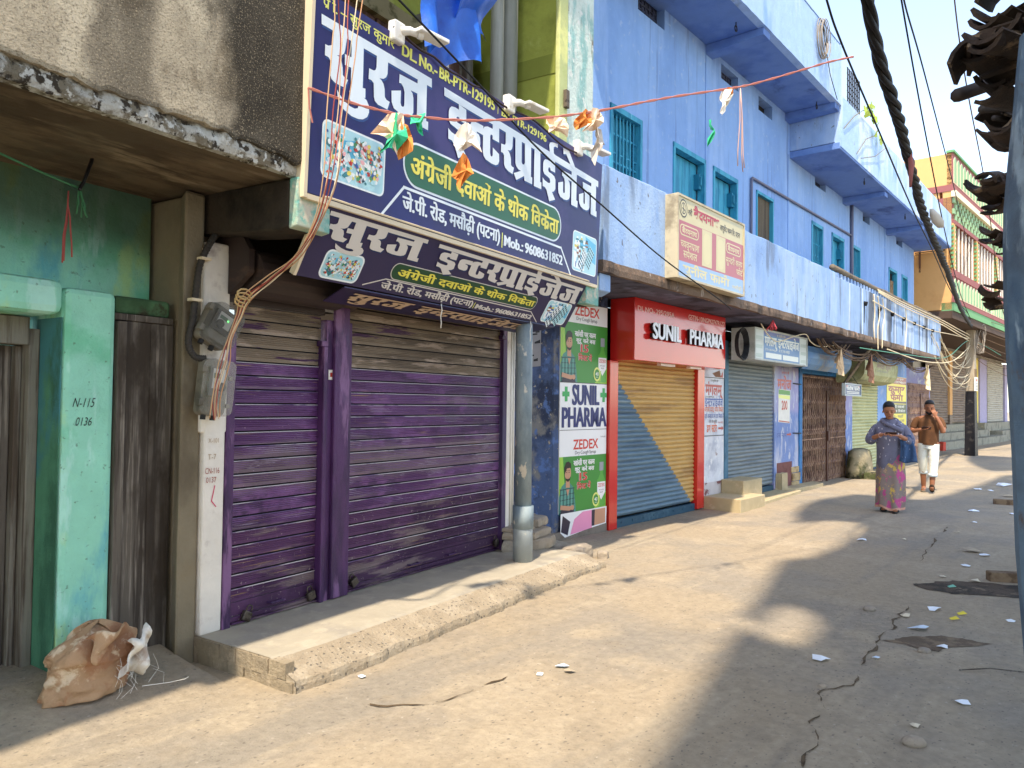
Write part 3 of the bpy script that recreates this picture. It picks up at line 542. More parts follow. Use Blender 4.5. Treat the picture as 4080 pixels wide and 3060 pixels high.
def pills(mb, pl, u0, u1, v0, v1, d, seed):           # a printed photograph of tablets and capsules
    rd = random.Random(seed); rx, ry = u1-u0, v1-v0
    flat(mb, pl, rrect(u0-.012, u1+.012, v0-.012, v1+.012, .045), d, 1); flat(mb, pl, rrect(u0, u1, v0, v1, .038), d+.0005, 0)
    m = .035; k = 0
    for i in range(26):
        w, h = rd.uniform(.04, .11)*rx/.5, rd.uniform(.02, .05)*ry/.3; q_ = math.hypot(w, h); cx, cy = rd.uniform(u0+q_, u1-q_), rd.uniform(min(v0+q_, (v0+v1)/2), max(v1-q_, (v0+v1)/2)); a = rd.uniform(-.8, .8)
        c_, s_ = math.cos(a), math.sin(a); k += 1
        flat(mb, pl, [(cx+x*c_-y*s_, cy+x*s_+y*c_) for x, y in ((-w, -h), (w, -h), (w, h), (-w, h))], d+.0008+.00002*k, rd.choice((1, 1, 0, 0, 2, 10)))
    for i in range(150):
        a = rd.uniform(0, 3.14); r1 = rd.uniform(.006, .015)*rx/.5; el = rd.choice((1, 1.2, 2.4, 2.6)); q = r1*el
        cx, cy = rd.uniform(u0+q+.01, u1-q-.01), rd.uniform(v0+q+.01, v1-q-.01); k += 1
        flat(mb, pl, ell(cx, cy, q, r1, 9, a), d+.0012+.00002*k, rd.choice((3, 3, 4, 5, 2, 6, 7, 1, 1, 1, 1, 0, 0, 2, 10, 9, 8)))
        if el > 2: k += 1; flat(mb, pl, ell(cx+q*.5*math.cos(a), cy+q*.5*math.sin(a), q*.5, r1*.95, 8, a), d+.0012+.00002*k, rd.choice((1, 1, 7, 6)))
def bottles(mb, pl, u0, u1, v0, v1, d, seed):         # a printed photograph of medicine bottles and blister strips
    rd = random.Random(seed); rx, ry = u1-u0, v1-v0
    flat(mb, pl, rrect(u0-.01, u1+.01, v0-.01, v1+.01, .04), d, 1); flat(mb, pl, rrect(u0, u1, v0, v1, .034), d+.0005, 0)
    flat(mb, pl, [(u0+.5*rx, v1-.01), (u1-.01, v1-.05), (u1, v0+.3*ry), (u0+.62*rx, v0+.4*ry)], d+.0007, 10); k = 0
    flat(mb, pl, [(u0+.02, v0+.02), (u0+.5*rx, v0+.01), (u0+.5*rx, v0+.4*ry), (u0+.01, v0+.5*ry)], d+.00072, 1)
    for i in range(15):
        w = rd.uniform(.02, .035)*rx/.45; h = rd.uniform(.1, .24)*ry; cx = rd.uniform(u0+.04, u1-.04); cy = rd.uniform(v0+.42*ry, v1-.62*h); k += 1
        c = rd.choice((1, 1, 6, 9, 2, 0, 5)); flat(mb, pl, rrect(cx-w, cx+w, cy-h/2, cy+h/2, w*.45, 2), d+.0009+.00003*k, c)
        flat(mb, pl, [(cx-w*.6, cy+h/2), (cx+w*.6, cy+h/2), (cx+w*.6, cy+h/2+.018), (cx-w*.6, cy+h/2+.018)], d+.0009+.00003*k, rd.choice((1, 5, 8, 6))); flat(mb, pl, [(cx-w*.9, cy-h*.2), (cx+w*.9, cy-h*.2), (cx+w*.9, cy+h*.15), (cx-w*.9, cy+h*.15)], d+.00092+.00003*k, rd.choice((1, 6, 10)))
    for j, (ox, oy, a) in enumerate(((.42, .30, -.6), (.70, .42, -.55))):
        c_, s_ = math.cos(a), math.sin(a); P2 = lambda x, y: (u0+ox*rx+(x*c_-y*s_)*.8, v0+oy*ry+(x*s_+y*c_)*.8)
        flat(mb, pl, [P2(-.07, -.13), P2(.07, -.13), P2(.07, .13), P2(-.07, .13)], d+.0016+.0002*j, 0 if j else 1)
        for a_ in range(4):
            for b_ in range(6): flat(mb, pl, ell(*P2(-.052+.035*a_, -.105+.042*b_), .010, .012, 7), d+.0021+.0002*j, 8)
    for i in range(8): cx = u0+.06+i*.02; flat(mb, pl, ell(cx, v0+rd.uniform(.1, .4)*ry, .008, .03, 8), d+.0018, rd.choice((10, 5, 2)))
PS = Plane(FP, 0, .8, 2.7, (.036, 1))
def word(mb, pl, fn, d, mi, pick=None):
    for i, (k, c) in enumerate(SIGN.items()):
        flat(mb, pl, [fn(c[j]/1000, c[j+1]/1000) for j in range(0, len(c), 2)], d+.00014*i, mi)
sg = thing('shop_sign', 'large navy blue pharmacy sign with white Hindi lettering fixed to the balcony front', 'sign', PS(1.66, 0, -.05))
b = MB(); cs = [(-.15, .0), (3.475, -.005), (3.475, 1.152), (-.15, 1.15)]
b.raw([PS(u, v, d) for d in (-.06, 0) for u, v in cs], [(3, 2, 1, 0), (4, 5, 6, 7)]+[(i, (i+1) % 4, (i+1) % 4+4, i+4) for i in range(4)]); b.build('panel', M_navy, sg)
b = MB(); 
for u0, u1, v0, v1 in ((-.175, -.152, -.03, 1.15), (-.15, 3.475, -.035, -.006)): b.raw([PS(u, v, d) for d in (-.07, .004) for u, v in ((u0, v0), (u1, v0), (u1, v1), (u0, v1))], [(3, 2, 1, 0), (4, 5, 6, 7)]+[(i, (i+1) % 4, (i+1) % 4+4, i+4) for i in range(4)])
b.build('frame', [M_foot], sg)
b = MB(); word(b, PS, lambda a, c: (a+.010, c-.012), .0006, 0); b.build('letter_edge', M_drop, sg, fix=False)
b = MB(); word(b, PS, lambda a, c: (a, c), .0040, 0); b.build('lettering', M_lw, sg, fix=False)
b = MB()
flat(b, PS, rrect(.625, 2.72, .245, .545, .148, 8), .0015, 1); flat(b, PS, rrect(.64, 2.705, .26, .53, .133, 8), .0028, 0); b.build('green_panel', [M_pill, M_lw], sg, fix=False)
b = MB(); text(b, 'अं[गे]जी दवाओं के थोक िव[के]ता', PS, .70, 2.665, .325, .437, 0, .014, .0035, fat=.004); b.build('lettering', M_ye, sg, fix=False)
b = MB(); text(b, 'प्रो.'.replace('प्रो', '[प]ो')+' – सुरज कुमार', PS, -.10, .50, 1.055, 1.105, 0, .016); b.build('owner_line', M_gold, sg, fix=False)
b = MB(); text(b, 'DL. No.- BR-PTR-129195', PS, .57, 1.62, 1.048, 1.12, 0, .014, fat=.003); b.build('licence_line', M_gold, sg, fix=False)
b = MB(); text(b, 'BR-PTR-129196', PS, 1.72, 2.40, 1.045, 1.10, 0, .014, fat=.003)
b.build('licence_line', M_gold, sg, fix=False)
b = MB(); flat(b, PS, [(1.665, 1.04), (1.672, 1.04), (1.672, 1.10), (1.665, 1.10)], .0015); b.build('divider', M_gold, sg, fix=False)
b = MB(); flat(b, PS, [(1.795, .05), (1.808, .05), (1.808, .165), (1.795, .165)], .0015); b.build('divider', M_gold, sg, fix=False)
b = MB(); text(b, 'जे.पी. रोड, मसौढ़ी (पटना)', PS, .637, 1.765, .085, .168, 0, .014, fat=.003); b.build('address_line', M_lw, sg, fix=False)
b = MB(); text(b, 'Mob.: 9608631852', PS, 1.83, 2.765, .072, .152, 0, .012, fat=.005); b.build('phone_line', M_lw, sg, fix=False)
b = MB(); line(b, PS, [(.455, .016), (.645, .226), (2.735, .218), (2.93, .008)], .018, .0015); b.build('border_line', M_lw, sg, fix=False)
b = MB(); pills(b, PS, -.05, .448, .125, .432, .0015, 4); b.build('printed_picture', PICM, sg, fix=False)
b = MB(); bottles(b, PS, 2.955, 3.42, .072, .415, .0015, 7); b.build('printed_picture', PICM, sg, fix=False)

PA = Plane(FP, 0, .8, 2.7, (.25, .42))
aw = thing('awning_sign', 'dark blue tilted awning sign hanging under the big navy sign', 'sign', PA(1.66, -.49))
b = MB(); cs = [(.0, -.485), (3.30, -.49), (3.295, .0), (.005, .0)]
b.raw([PA(u, v, d) for d in (-.03, 0) for u, v in cs], [(3, 2, 1, 0), (4, 5, 6, 7)]+[(i, (i+1) % 4, (i+1) % 4+4, i+4) for i in range(4)]); b.build('panel', M_navy2, aw)
b = MB(); 
for u0, u1, v0, v1 in ((-.022, -.001, -.485, .01), (0, 3.295, .002, .012)): b.raw([PA(u, v, d) for d in (-.035, .005) for u, v in ((u0, v0), (u1, v0), (u1, v1), (u0, v1))], [(3, 2, 1, 0), (4, 5, 6, 7)]+[(i, (i+1) % 4, (i+1) % 4+4, i+4) for i in range(4)])
b.build('frame', M_foot, aw)
fa = lambda a, c: (.058+(a+.106)*(3.196/3.505), -.062+(c-1.0)*.48)
b = MB(); word(b, PA, lambda a, c: fa(a+.014, c-.022), .0006, 0); b.build('letter_edge', M_drop2, aw, fix=False)
b = MB(); word(b, PA, fa, .0040, 0); b.build('lettering', M_lw2, aw, fix=False)
b = MB(); flat(b, PA, rrect(.735, 2.615, -.386, -.262, .061, 8), .0012, 1); flat(b, PA, rrect(.742, 2.608, -.380, -.268, .055, 8), .0022, 0); b.build('green_panel', [M_pill2, M_lw2], aw, fix=False)
b = MB(); text(b, 'अं[गे]जी दवाओ के थोक िव[के]ता', PA, .80, 2.58, -.354, -.306, 0, .014, .0028, fat=.003); b.build('lettering', M_ye, aw, fix=False)
b = MB(); text(b, 'जे.पी. रोड, मसौढ़ी (पटना)', PA, .70, 1.745, -.462, -.42, 0, .012, fat=.0025); b.build('address_line', M_lw2, aw, fix=False)
b = MB(); text(b, 'Mob.: 9608631852', PA, 1.79, 2.635, -.472, -.434, 0, .012, slant=.2, fat=.004); b.build('phone_line', M_lw2, aw, fix=False)
b = MB(); line(b, PA, [(.54, -.462), (.72, -.392), (2.595, -.404), (2.76, -.488)], .008, .0012); b.build('border_line', M_lw2, aw, fix=False)
b = MB(); flat(b, PA, [(1.762, -.475), (1.77, -.475), (1.775, -.425), (1.767, -.425)], .0014); b.build('divider', M_gold, aw, fix=False)
b = MB(); pills(b, PA, .163, .465, -.458, -.292, .0012, 5); b.build('printed_picture', PICM, aw, fix=False)
b = MB(); bottles(b, PA, 2.805, 3.22, -.462, -.262, .0012, 9); b.build('printed_picture', PICM, aw, fix=False)
# the lower flap of the print folded back flat under the awning
PF = Plane(FP, 0, .545, 2.270, (.98, .19)); 
b = MB(); b.raw([PF(u, v, d) for d in (-.004, .004) for u, v in ((.5, -.30), (3.05, -.30), (3.1, 0), (.4, 0))], [(3, 2, 1, 0), (4, 5, 6, 7)]+[(i, (i+1) % 4, (i+1) % 4+4, i+4) for i in range(4)]); b.build('folded_flap', M_navy2, aw)
class Under:
    def __init__(s, sg): s.sg = sg
    def __call__(s, u, v, d=0): return FP(u, .545+v*.98-.19*d, 2.262+v*.19-d)
b = MB(); word(b, Under(1), lambda a, c: (.55+(a+.106)*(2.18/3.505), -.03+(c-1.06)*.40), .001, 0); b.build('flap_lettering', mat('brown grey lettering', rgb(214, 190, 164), .6, var=.05), aw, fix=False)
# strings hanging off the awning
for s, z0 in ((1.38, 2.28), (2.66, 2.28)):
    b = MB(FP); b.tube([(s, .55, z0), (s+.005, .555, z0-.05), (s-.004, .55, z0-.09), (s+.004, .55, z0-.14), (s, .55, z0-.18)], .004, 5); b.build('tie_string', cream, aw, smooth=True)
# ------------------------------------------------------------------ lamps clamped on the top of the big sign
M_lamp = mat('white lamp plastic', rgb(232, 228, 220), .4, [(rgb(206, 196, 176), 12, .55, .7)], var=.04)
for u, tilt, lab in ((.50, .25, 'white floodlight on the sign top beside the blue tarpaulin'), (1.80, .1, 'white floodlight on the sign top in front of the grey drain pipes'), (2.95, -.1, 'white floodlight on the sign top at the peeling white pillar')):
    t = thing('floodlight', lab, 'lamp', PS(u, 1.15), 'lamps along the top of the navy sign')
    q = lambda a, o, h: PS(u+a, 1.15+h, o)
    b = MB(q); b.box(-.05, .05, -.02, .045, -.06, .07); b.build('mount_block', M_lamp, t, bevel=.012)
    b = MB(q); b.tube([(.02, .03, .02), (.06, .07, .03), (.10, .10, .02)], [.03, .026, .022], 10); b.tube([(.10, .10, .02), (.13, .12, .02)], .028, 10); b.build('arm', M_lamp, t, smooth=True)
    b = MB(q); h = .02+tilt*.05; b.add([(a, o, z) for z in (h-.012, h+.014) for o, a in ((.06, .08), (.10, .32), (.20, .30), (.16, .06))], [(3, 2, 1, 0), (4, 5, 6, 7), (0, 1, 5, 4), (1, 2, 6, 5), (2, 3, 7, 6), (3, 0, 4, 7)]); b.build('lamp_panel', M_lamp, t, bevel=.006)
# cable stapled along the sign top
b = MB(); rd = random.Random(2); b.tube(smoothpath([PS(.45+i*.14, 1.17-.05*math.sin(i*.9)*.5-.004*i-(.05 if i in (4, 5, 6) else 0), .02+.01*rd.random()) for i in range(19)], 3), .008, 6, raw=True)
tag(b.build('lamp_cable', mat('dark brown cable', rgb(50, 34, 36), .6), smooth=True), 'dark twisted cable running between the floodlights along the sign top', 'cable')
# ------------------------------------------------------------------ blue tarpaulin hung in the balcony opening
M_tarp = mat('blue tarpaulin', rgb(24, 94, 196), .38, [(rgb(16, 72, 166), 2.2, .46, .62), (rgb(70, 138, 220), 5, .60, .72)], var=.1, vs=12, bump=.35, bscale=7, yaw=YP, spec=.5)
t = thing('tarpaulin', 'crumpled blue tarpaulin hanging behind the top of the navy sign', 'tarpaulin', FP(1.35, .66, 3.9))
b = MB(FP); rows = []
for j in range(29):
    v = j/28; z = 5.4-v*(1.4)
    rows.append([(.95+.62*u+.02*v, .62+.07*math.sin(u*7+1.2)*(.3+v)+.04*math.sin(u*15+v*6)*v+.02*fbm(u, v, 0, 4), z+.10*u*v+.03*math.sin(u*9)*v+.02*fbm(u, v, 2, 3)) for u in [i/26 for i in range(27)]])
b.add([p for r_ in rows for p in r_], [(j*27+i, j*27+i+1, (j+1)*27+i+1, (j+1)*27+i) for j in range(28) for i in range(26)]); b.build('back_sheet', M_tarp, t, smooth=True, fix=False)
b = MB(FP); rows = []
for j in range(25):
    v = j/24
    L_ = 1.42+.10*math.sin(v*5); Rr = 1.76+.015*math.sin(v*20)
    rows.append([(L_+(Rr-L_)*u-.10*math.sin(v*3.1)*(1-u), .68+.10*math.sin(v*9+u*3)+.06*math.sin(u*6+v*3)+.03*fbm(u, v, 1, 5), 5.35-v*(.99-.14*(1-u)**2)+.05*math.sin(u*5+v*4)*v) for u in [i/20 for i in range(21)]])
b.add([p for r_ in rows for p in r_], [(j*21+i, j*21+i+1, (j+1)*21+i+1, (j+1)*21+i) for j in range(24) for i in range(20)]); b.build('folded_corner', M_tarp, t, smooth=True, fix=False)
# ------------------------------------------------------------------ electricity meters on the white strip
M_mbox = mat('dusty grey meter box', rgb(122, 116, 104), .45, [(rgb(92, 88, 78), 6, .48, .62)], var=.06, spec=.5)
M_clear = mat('dusty clear meter cover', rgb(196, 192, 182), .3, [(rgb(150, 144, 132), 5, .5, .66)], alpha=.26, var=.08, spec=.6)
M_smoke = mat('smoky clear cover', rgb(110, 106, 98), .25, alpha=.38, var=.05, spec=.7)
M_plate = mat('meter label plate', rgb(206, 208, 206), .5, var=.04); M_lcd = mat('meter display', rgb(70, 106, 84), .3, var=0); M_blk = mat('black plastic', (.016, .016, .018), .5, var=0)
M_led = mat('green indicator', rgb(60, 230, 80), .4, var=0, emit=((.1, 1, .15, 1), 2.))
def meter(name, lab, s, z, w, h, dep, rot, clear, base_o=.05):
    t = thing(name, lab, 'meter', FP(s, base_o, z-h/2), 'electricity meters on the white strip')
    c_, s_ = math.cos(rot), math.sin(rot)
    q = lambda a, o, b_: FP(s+a*c_-b_*s_, base_o+o, z+a*s_+b_*c_)
    def shell(mb, w, h, o0, o1, r, mi=0, tp=.97):
        P0 = rrect(-w/2, w/2, -h/2, h/2, r, 4); mb.rings([[q(a, o0, b_) for a, b_ in P0], [q(a, o1-.02, b_) for a, b_ in P0], [q(a*tp, o1, b_*tp) for a, b_ in P0]], mi)
    b = MB(); shell(b, w, h, 0, dep*.45, .035); b.build('back_box', M_mbox, t, bevel=.003)
    b = MB(q); b.box(-w*.3, w*.3, dep*.45, dep*.6, -h*.15, h*.36); b.build('dark_inner', M_blk if not clear else mat('grey inner board', rgb(112, 114, 112), .6), t)
    b = MB(q); b.box(-w*.20, w*.26, dep*.6, dep*.64, -h*.02, h*.33); o = b.build('label_plate', M_plate, t)
    b = MB(q); b.box(-w*.17, w*.08, dep*.64, dep*.655, h*.16, h*.25); b.build('display', M_lcd, o)
    b = MB(q); b.tube([(w*.14 if clear else -w*.10, dep*.6, h*.02), (w*.14 if clear else -w*.10, dep*.74, h*.02)], .026, 16); b.build('dial', M_blk, o)
    if not clear:
        b = MB(q); b.box(w*.10, w*.13, dep*.64, dep*.68, h*.18, h*.2); b.build('indicator', M_led, o)
    b = MB(); shell(b, w*.985, h*.985, dep*.46, dep, .035); b.build('cover', M_clear if clear else M_smoke, t, smooth=False)
    b = MB(q)
    for k in (-.28, .3): b.box(-w/2-.018, -w/2+.012, dep*.3, dep*.62, k*h-.02, k*h+.02)
    b.build('hinge', M_mbox, t, bevel=.004)
    b = MB(q)
    for k in (-.3, .2): b.box(w/2-.004, w/2+.02, dep*.35, dep*.55, k*h-.012, k*h+.012)
    b.build('latch', M_mbox, t, bevel=.003)
    b = MB(q)
    for k in (-.25, .12): b.tube([(k*w, dep*.3, -h/2-.025), (k*w, dep*.3, -h/2+.01)], .016, 10)
    b.build('cable_gland', M_blk, t)
meter('electricity_meter', 'upper grey electricity meter tilted clockwise with a glowing green light', -.185, 1.985, .205, .245, .13, -.47, False)
meter('electricity_meter', 'lower clear plastic electricity meter hanging beside the purple frame', -.205, 1.62, .175, .335, .13, -.10, True)
b = MB(FP); pth = smoothpath([(-.07, -.02, 2.60), (-.16, .03, 2.55), (-.235, .05, 2.45), (-.285, .05, 2.33), (-.305, .05, 2.17), (-.32, .05, 2.02), (-.345, .05, 1.88), (-.31, .06, 1.80), (-.25, .08, 1.79)], 12)
b.tube([tuple(p) for p in pth], [.021 if i % 2 else .018 for i in range(len(pth))], 10)
o = b.build('cable_conduit', mat('black corrugated conduit', rgb(58, 54, 50), .6), smooth=False); tag(o, 'black corrugated conduit curving down the wall to the upper meter', 'conduit')
b = MB(FP); 
for s, z in ((-.255, 2.38), (-.31, 2.13)): b.box(s-.035, s+.03, .03, .08, z-.008, z+.008)
b.build('clip', M_foot, o)
# thin supply wires hanging down past the left end of the sign to the meters
WIRES = [(-.019, .95, 3.82), (-.04, .95, 3.50), (-.078, .95, 3.13), (-.124, .95, 2.77), (-.121, .85, 2.54), (-.085, .65, 2.37), (-.134, .5, 2.25), (-.20, .36, 2.13), (-.18, .27, 2.04), (-.215, .24, 1.90), (-.235, .23, 1.78), (-.265, .23, 1.68), (-.29, .22, 1.56), (-.27, .2, 1.44)]
wc = [rgb(206, 168, 130), rgb(150, 66, 60), rgb(220, 186, 150), rgb(176, 92, 78), rgb(226, 208, 176), rgb(200, 150, 110)]
wl = ['cream', 'dark red', 'pale peach', 'brick red', 'off white', 'tan']
for i in range(6):
    rd = random.Random(40+i); pts = []
    for k, (s, o_, z) in enumerate(WIRES):
        sp = (.085*max(0, 1-k/5) if k < 5 else .02 if k < 8 else .008 if k < 10 else .022)
        pts.append((s+(i-2.5)*sp*.55+rd.uniform(-1, 1)*sp*.35, o_+.02*rd.random(), z+rd.uniform(-.01, .01)))
    pts = [(pts[0][0]+.08*(i-1.5), .95, 5.2)]+pts
    b = MB(FP); b.tube([tuple(p) for p in smoothpath(pts, 6)], .0035, 5); tag(b.build('supply_wire', mat('wire '+wl[i], wc[i], .6, var=0), smooth=True), wl[i]+' supply wire dropping past the left end of the signs to the meters', 'wire', 'supply wires to the meters')
b = MB(FP); 
for k in range(3): b.tube([(-.235+.05*math.cos(a), .40-k*.01, 2.15-.02*k+.03*math.sin(a)) for a in [i*.7 for i in range(8)]], .006, 5)
tag(b.build('wire_tie', mat('straw tape', rgb(190, 160, 110), .7), smooth=True), 'straw coloured tape tying the supply wires together', 'tape')
# dusty cobweb tuft and strings under the overhang
def strands(name, lab, cat, base, n, L_, spread, m, seed, group=None, r=.004):
    rd = random.Random(seed); b = MB()
    for i in range(n):
        p = Vector(base); pts = [p.copy()]
        dx, dy = rd.uniform(-1, 1)*spread, rd.uniform(-1, 1)*spread
        for k in range(5): p = p+Vector((dx*.2+rd.uniform(-.006, .006), dy*.2+rd.uniform(-.006, .006), -L_/5*rd.uniform(.8, 1.15))); pts.append(p.copy())
        b.tube(pts, r, 5, raw=True)
    return tag(b.build(name, m, smooth=True), lab, cat, group)
hk = FP(-.98, .05, 2.62)
strands('string_tuft', 'faded red string hanging from a hook under the brown soffit', 'string', FP(-1.06, .1, 2.58), 3, .36, .03, mat('red string', rgb(150, 74, 68), .8, var=0), 1)
strands('string_tuft', 'green plastic string knotted on the hook under the brown soffit', 'string', hk, 7, .14, .03, mat('green string', rgb(66, 120, 84), .7, var=0), 2)
b = MB(FP); b.tube([(-.92, .05, 2.79), (-.96, .05, 2.66), (-.98, .05, 2.62), (-.99, .07, 2.61)], .009, 6); tag(b.build('iron_hook', M_blk, smooth=True), 'bent iron hook sticking down from the brown soffit', 'hook')
b = MB(FP); b.tube(hang((-.98, .05, 2.62), (-2.2, .3, 2.85), .03), .006, 5); tag(b.build('green_rope', mat('green string', rgb(66, 120, 84), .7, var=0), smooth=True), 'green rope leading from the hook to the left edge', 'rope')
# ================================================================== long blue building
YB = FB.yaw
M_blue = mat('sky blue limewash', rgb(136, 172, 224), .9, [(rgb(122, 158, 214), 1.1, .46, .64, (1, 1, .35), 1, .8), (rgb(152, 184, 230), 2.4, .52, .7, (1, 1, .12), 4, .8), (rgb(120, 154, 208), 3.5, .55, .7, (1, 1, .15), 6, .5), (rgb(104, 130, 180), 5, .57, .66, (1.4, 1, .07), 12, .6), (rgb(168, 190, 222), 9, .60, .66, (1, 1, 1), 15, .5)], bump=.4, bscale=9, var=.07)
M_bpar = mat('streaked pale blue parapet', rgb(148, 178, 220), .9, [(rgb(172, 196, 226), 1.6, .47, .64, (1, 1, .3), 1, .8), (rgb(130, 162, 212), 2.6, .51, .68, (1, 1, .4), 4, .8), (rgb(188, 204, 224), 5, .53, .7, (1, 1, .1), 8, .6), (rgb(96, 104, 118), 2.2, .58, .7, (1.3, 1, .22), 6, .6), (rgb(104, 96, 88), 13, .64, .68, (1, 1, .5), 9, .8)], bump=.4, bscale=24, var=.1)
M_bstain = mat('black streaked blue parapet', rgb(150, 178, 216), .9, [(rgb(180, 198, 222), 2, .5, .62, (1, 1, .2)), (rgb(78, 80, 84), 1.7, .47, .6, (1.2, 1, .16), 3, .85), (rgb(206, 214, 224), 6, .6, .7, (1, 1, .08), 8)], bump=.4, bscale=24)
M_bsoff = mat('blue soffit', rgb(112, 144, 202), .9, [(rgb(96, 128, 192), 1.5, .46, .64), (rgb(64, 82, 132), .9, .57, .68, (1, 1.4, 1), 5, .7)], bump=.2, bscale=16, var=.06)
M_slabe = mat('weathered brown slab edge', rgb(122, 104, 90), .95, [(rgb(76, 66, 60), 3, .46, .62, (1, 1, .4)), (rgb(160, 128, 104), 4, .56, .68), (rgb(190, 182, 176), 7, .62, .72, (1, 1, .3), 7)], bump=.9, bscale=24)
M_csoff = mat('dark slab underside', rgb(92, 92, 112), .95, [(rgb(52, 50, 60), 2, .45, .65), (rgb(120, 122, 150), 1.4, .56, .7)], bump=.4)  # dark grey blue with blacker and paler blotches
M_teal = mat('teal joinery paint', rgb(62, 158, 190), .6, [(rgb(44, 132, 168), 6, .46, .62, (1, 1, .2)), (rgb(110, 186, 206), 9, .60, .72, (1, 1, .2), 5)], bump=.12, bscale=30, var=.06)
M_teald = mat('darker teal joinery', rgb(34, 120, 152), .6, [(rgb(48, 140, 170), 6, .5, .64, (1, 1, .2))], var=.06)
M_bboard = mat('brown window board', rgb(98, 88, 72), .8, [(rgb(76, 66, 54), 8, .45, .62, (1, 1, .06))], bump=.2)
blue = thing('blue_building', 'long two storey sky blue building with a row of shuttered shops under its balcony', 'building', FB(7, -1, 0))
def wall_holes(mb, s0, s1, z0, z1, o, dep, holes, mi=0, ri=0):
    S_ = sorted({s0, s1} | {h[0] for h in holes} | {h[1] for h in holes}); Z_ = sorted({z0, z1} | {h[2] for h in holes} | {h[3] for h in holes})
    for a, b in zip(S_, S_[1:]):
        for c, d in zip(Z_, Z_[1:]):
            if not any(h[0] <= a and b <= h[1] and h[2] <= c and d <= h[3] for h in holes):
                mb.add([(a, o, c), (b, o, c), (b, o, d), (a, o, d)], [(0, 1, 2, 3)], mi)
    for h in holes:
        a, b, c, d = h[:4]
        mb.add([(a, o, c), (b, o, c), (b, o, d), (a, o, d), (a, o-dep, c), (b, o-dep, c), (b, o-dep, d), (a, o-dep, d)], [(0, 1, 5, 4), (1, 2, 6, 5), (2, 3, 7, 6), (3, 0, 4, 7)], ri)
WO = .15
wins = [(-.227, .541, 3.95, 5.22, 'bars'), (1.394, 2.413, 3.0, 5.195, 'door'), (2.673, 3.59, 3.0, 5.183, 'door'), (4.362, 5.142, 3.6, 5.205, 'board'), (7.2, 7.904, 3.9, 5.245, 'bars'), (8.488, 9.365, 3.0, 5.25, 'door1'), (9.9, 10.65, 3.9, 5.26, 'bars'), (13.3, 14.19, 3.0, 5.235, 'open'), (14.736, 15.425, 3.9, 5.245, 'bars')]
vents = [(.42, 1.133, 6.64, 6.955), (2.95, 3.6, 6.62, 6.85), (4.456, 5.09, 6.60, 6.842), (7.41, 8.096, 6.0, 6.345), (10.882, 11.476, 5.965, 6.335), (14.14, 14.826, 5.98, 6.30)]
b = MB(FB)
wall_holes(b, -.9, 16.26, 2.9, 6.95, WO, .16, [w[:4] for w in wins]+vents, 0, 0)
b.add([(16.26, WO, 2.9), (16.26, -3, 2.9), (16.26, -3, 8), (16.26, WO, 8)], [(0, 1, 2, 3)])
b.build('wall', M_blue, blue, fix=False)
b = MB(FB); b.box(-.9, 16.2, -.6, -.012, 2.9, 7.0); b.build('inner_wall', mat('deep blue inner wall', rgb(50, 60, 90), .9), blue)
b = MB(FB); b.box(2.40, 2.46, WO, .162, 2.99, 6.78); b.box(5.86, 5.92, WO, .165, 2.99, 6.2); b.box(12.9, 12.98, WO, .165, 2.99, 6.16); b.build('wall_strip', M_blue, blue)
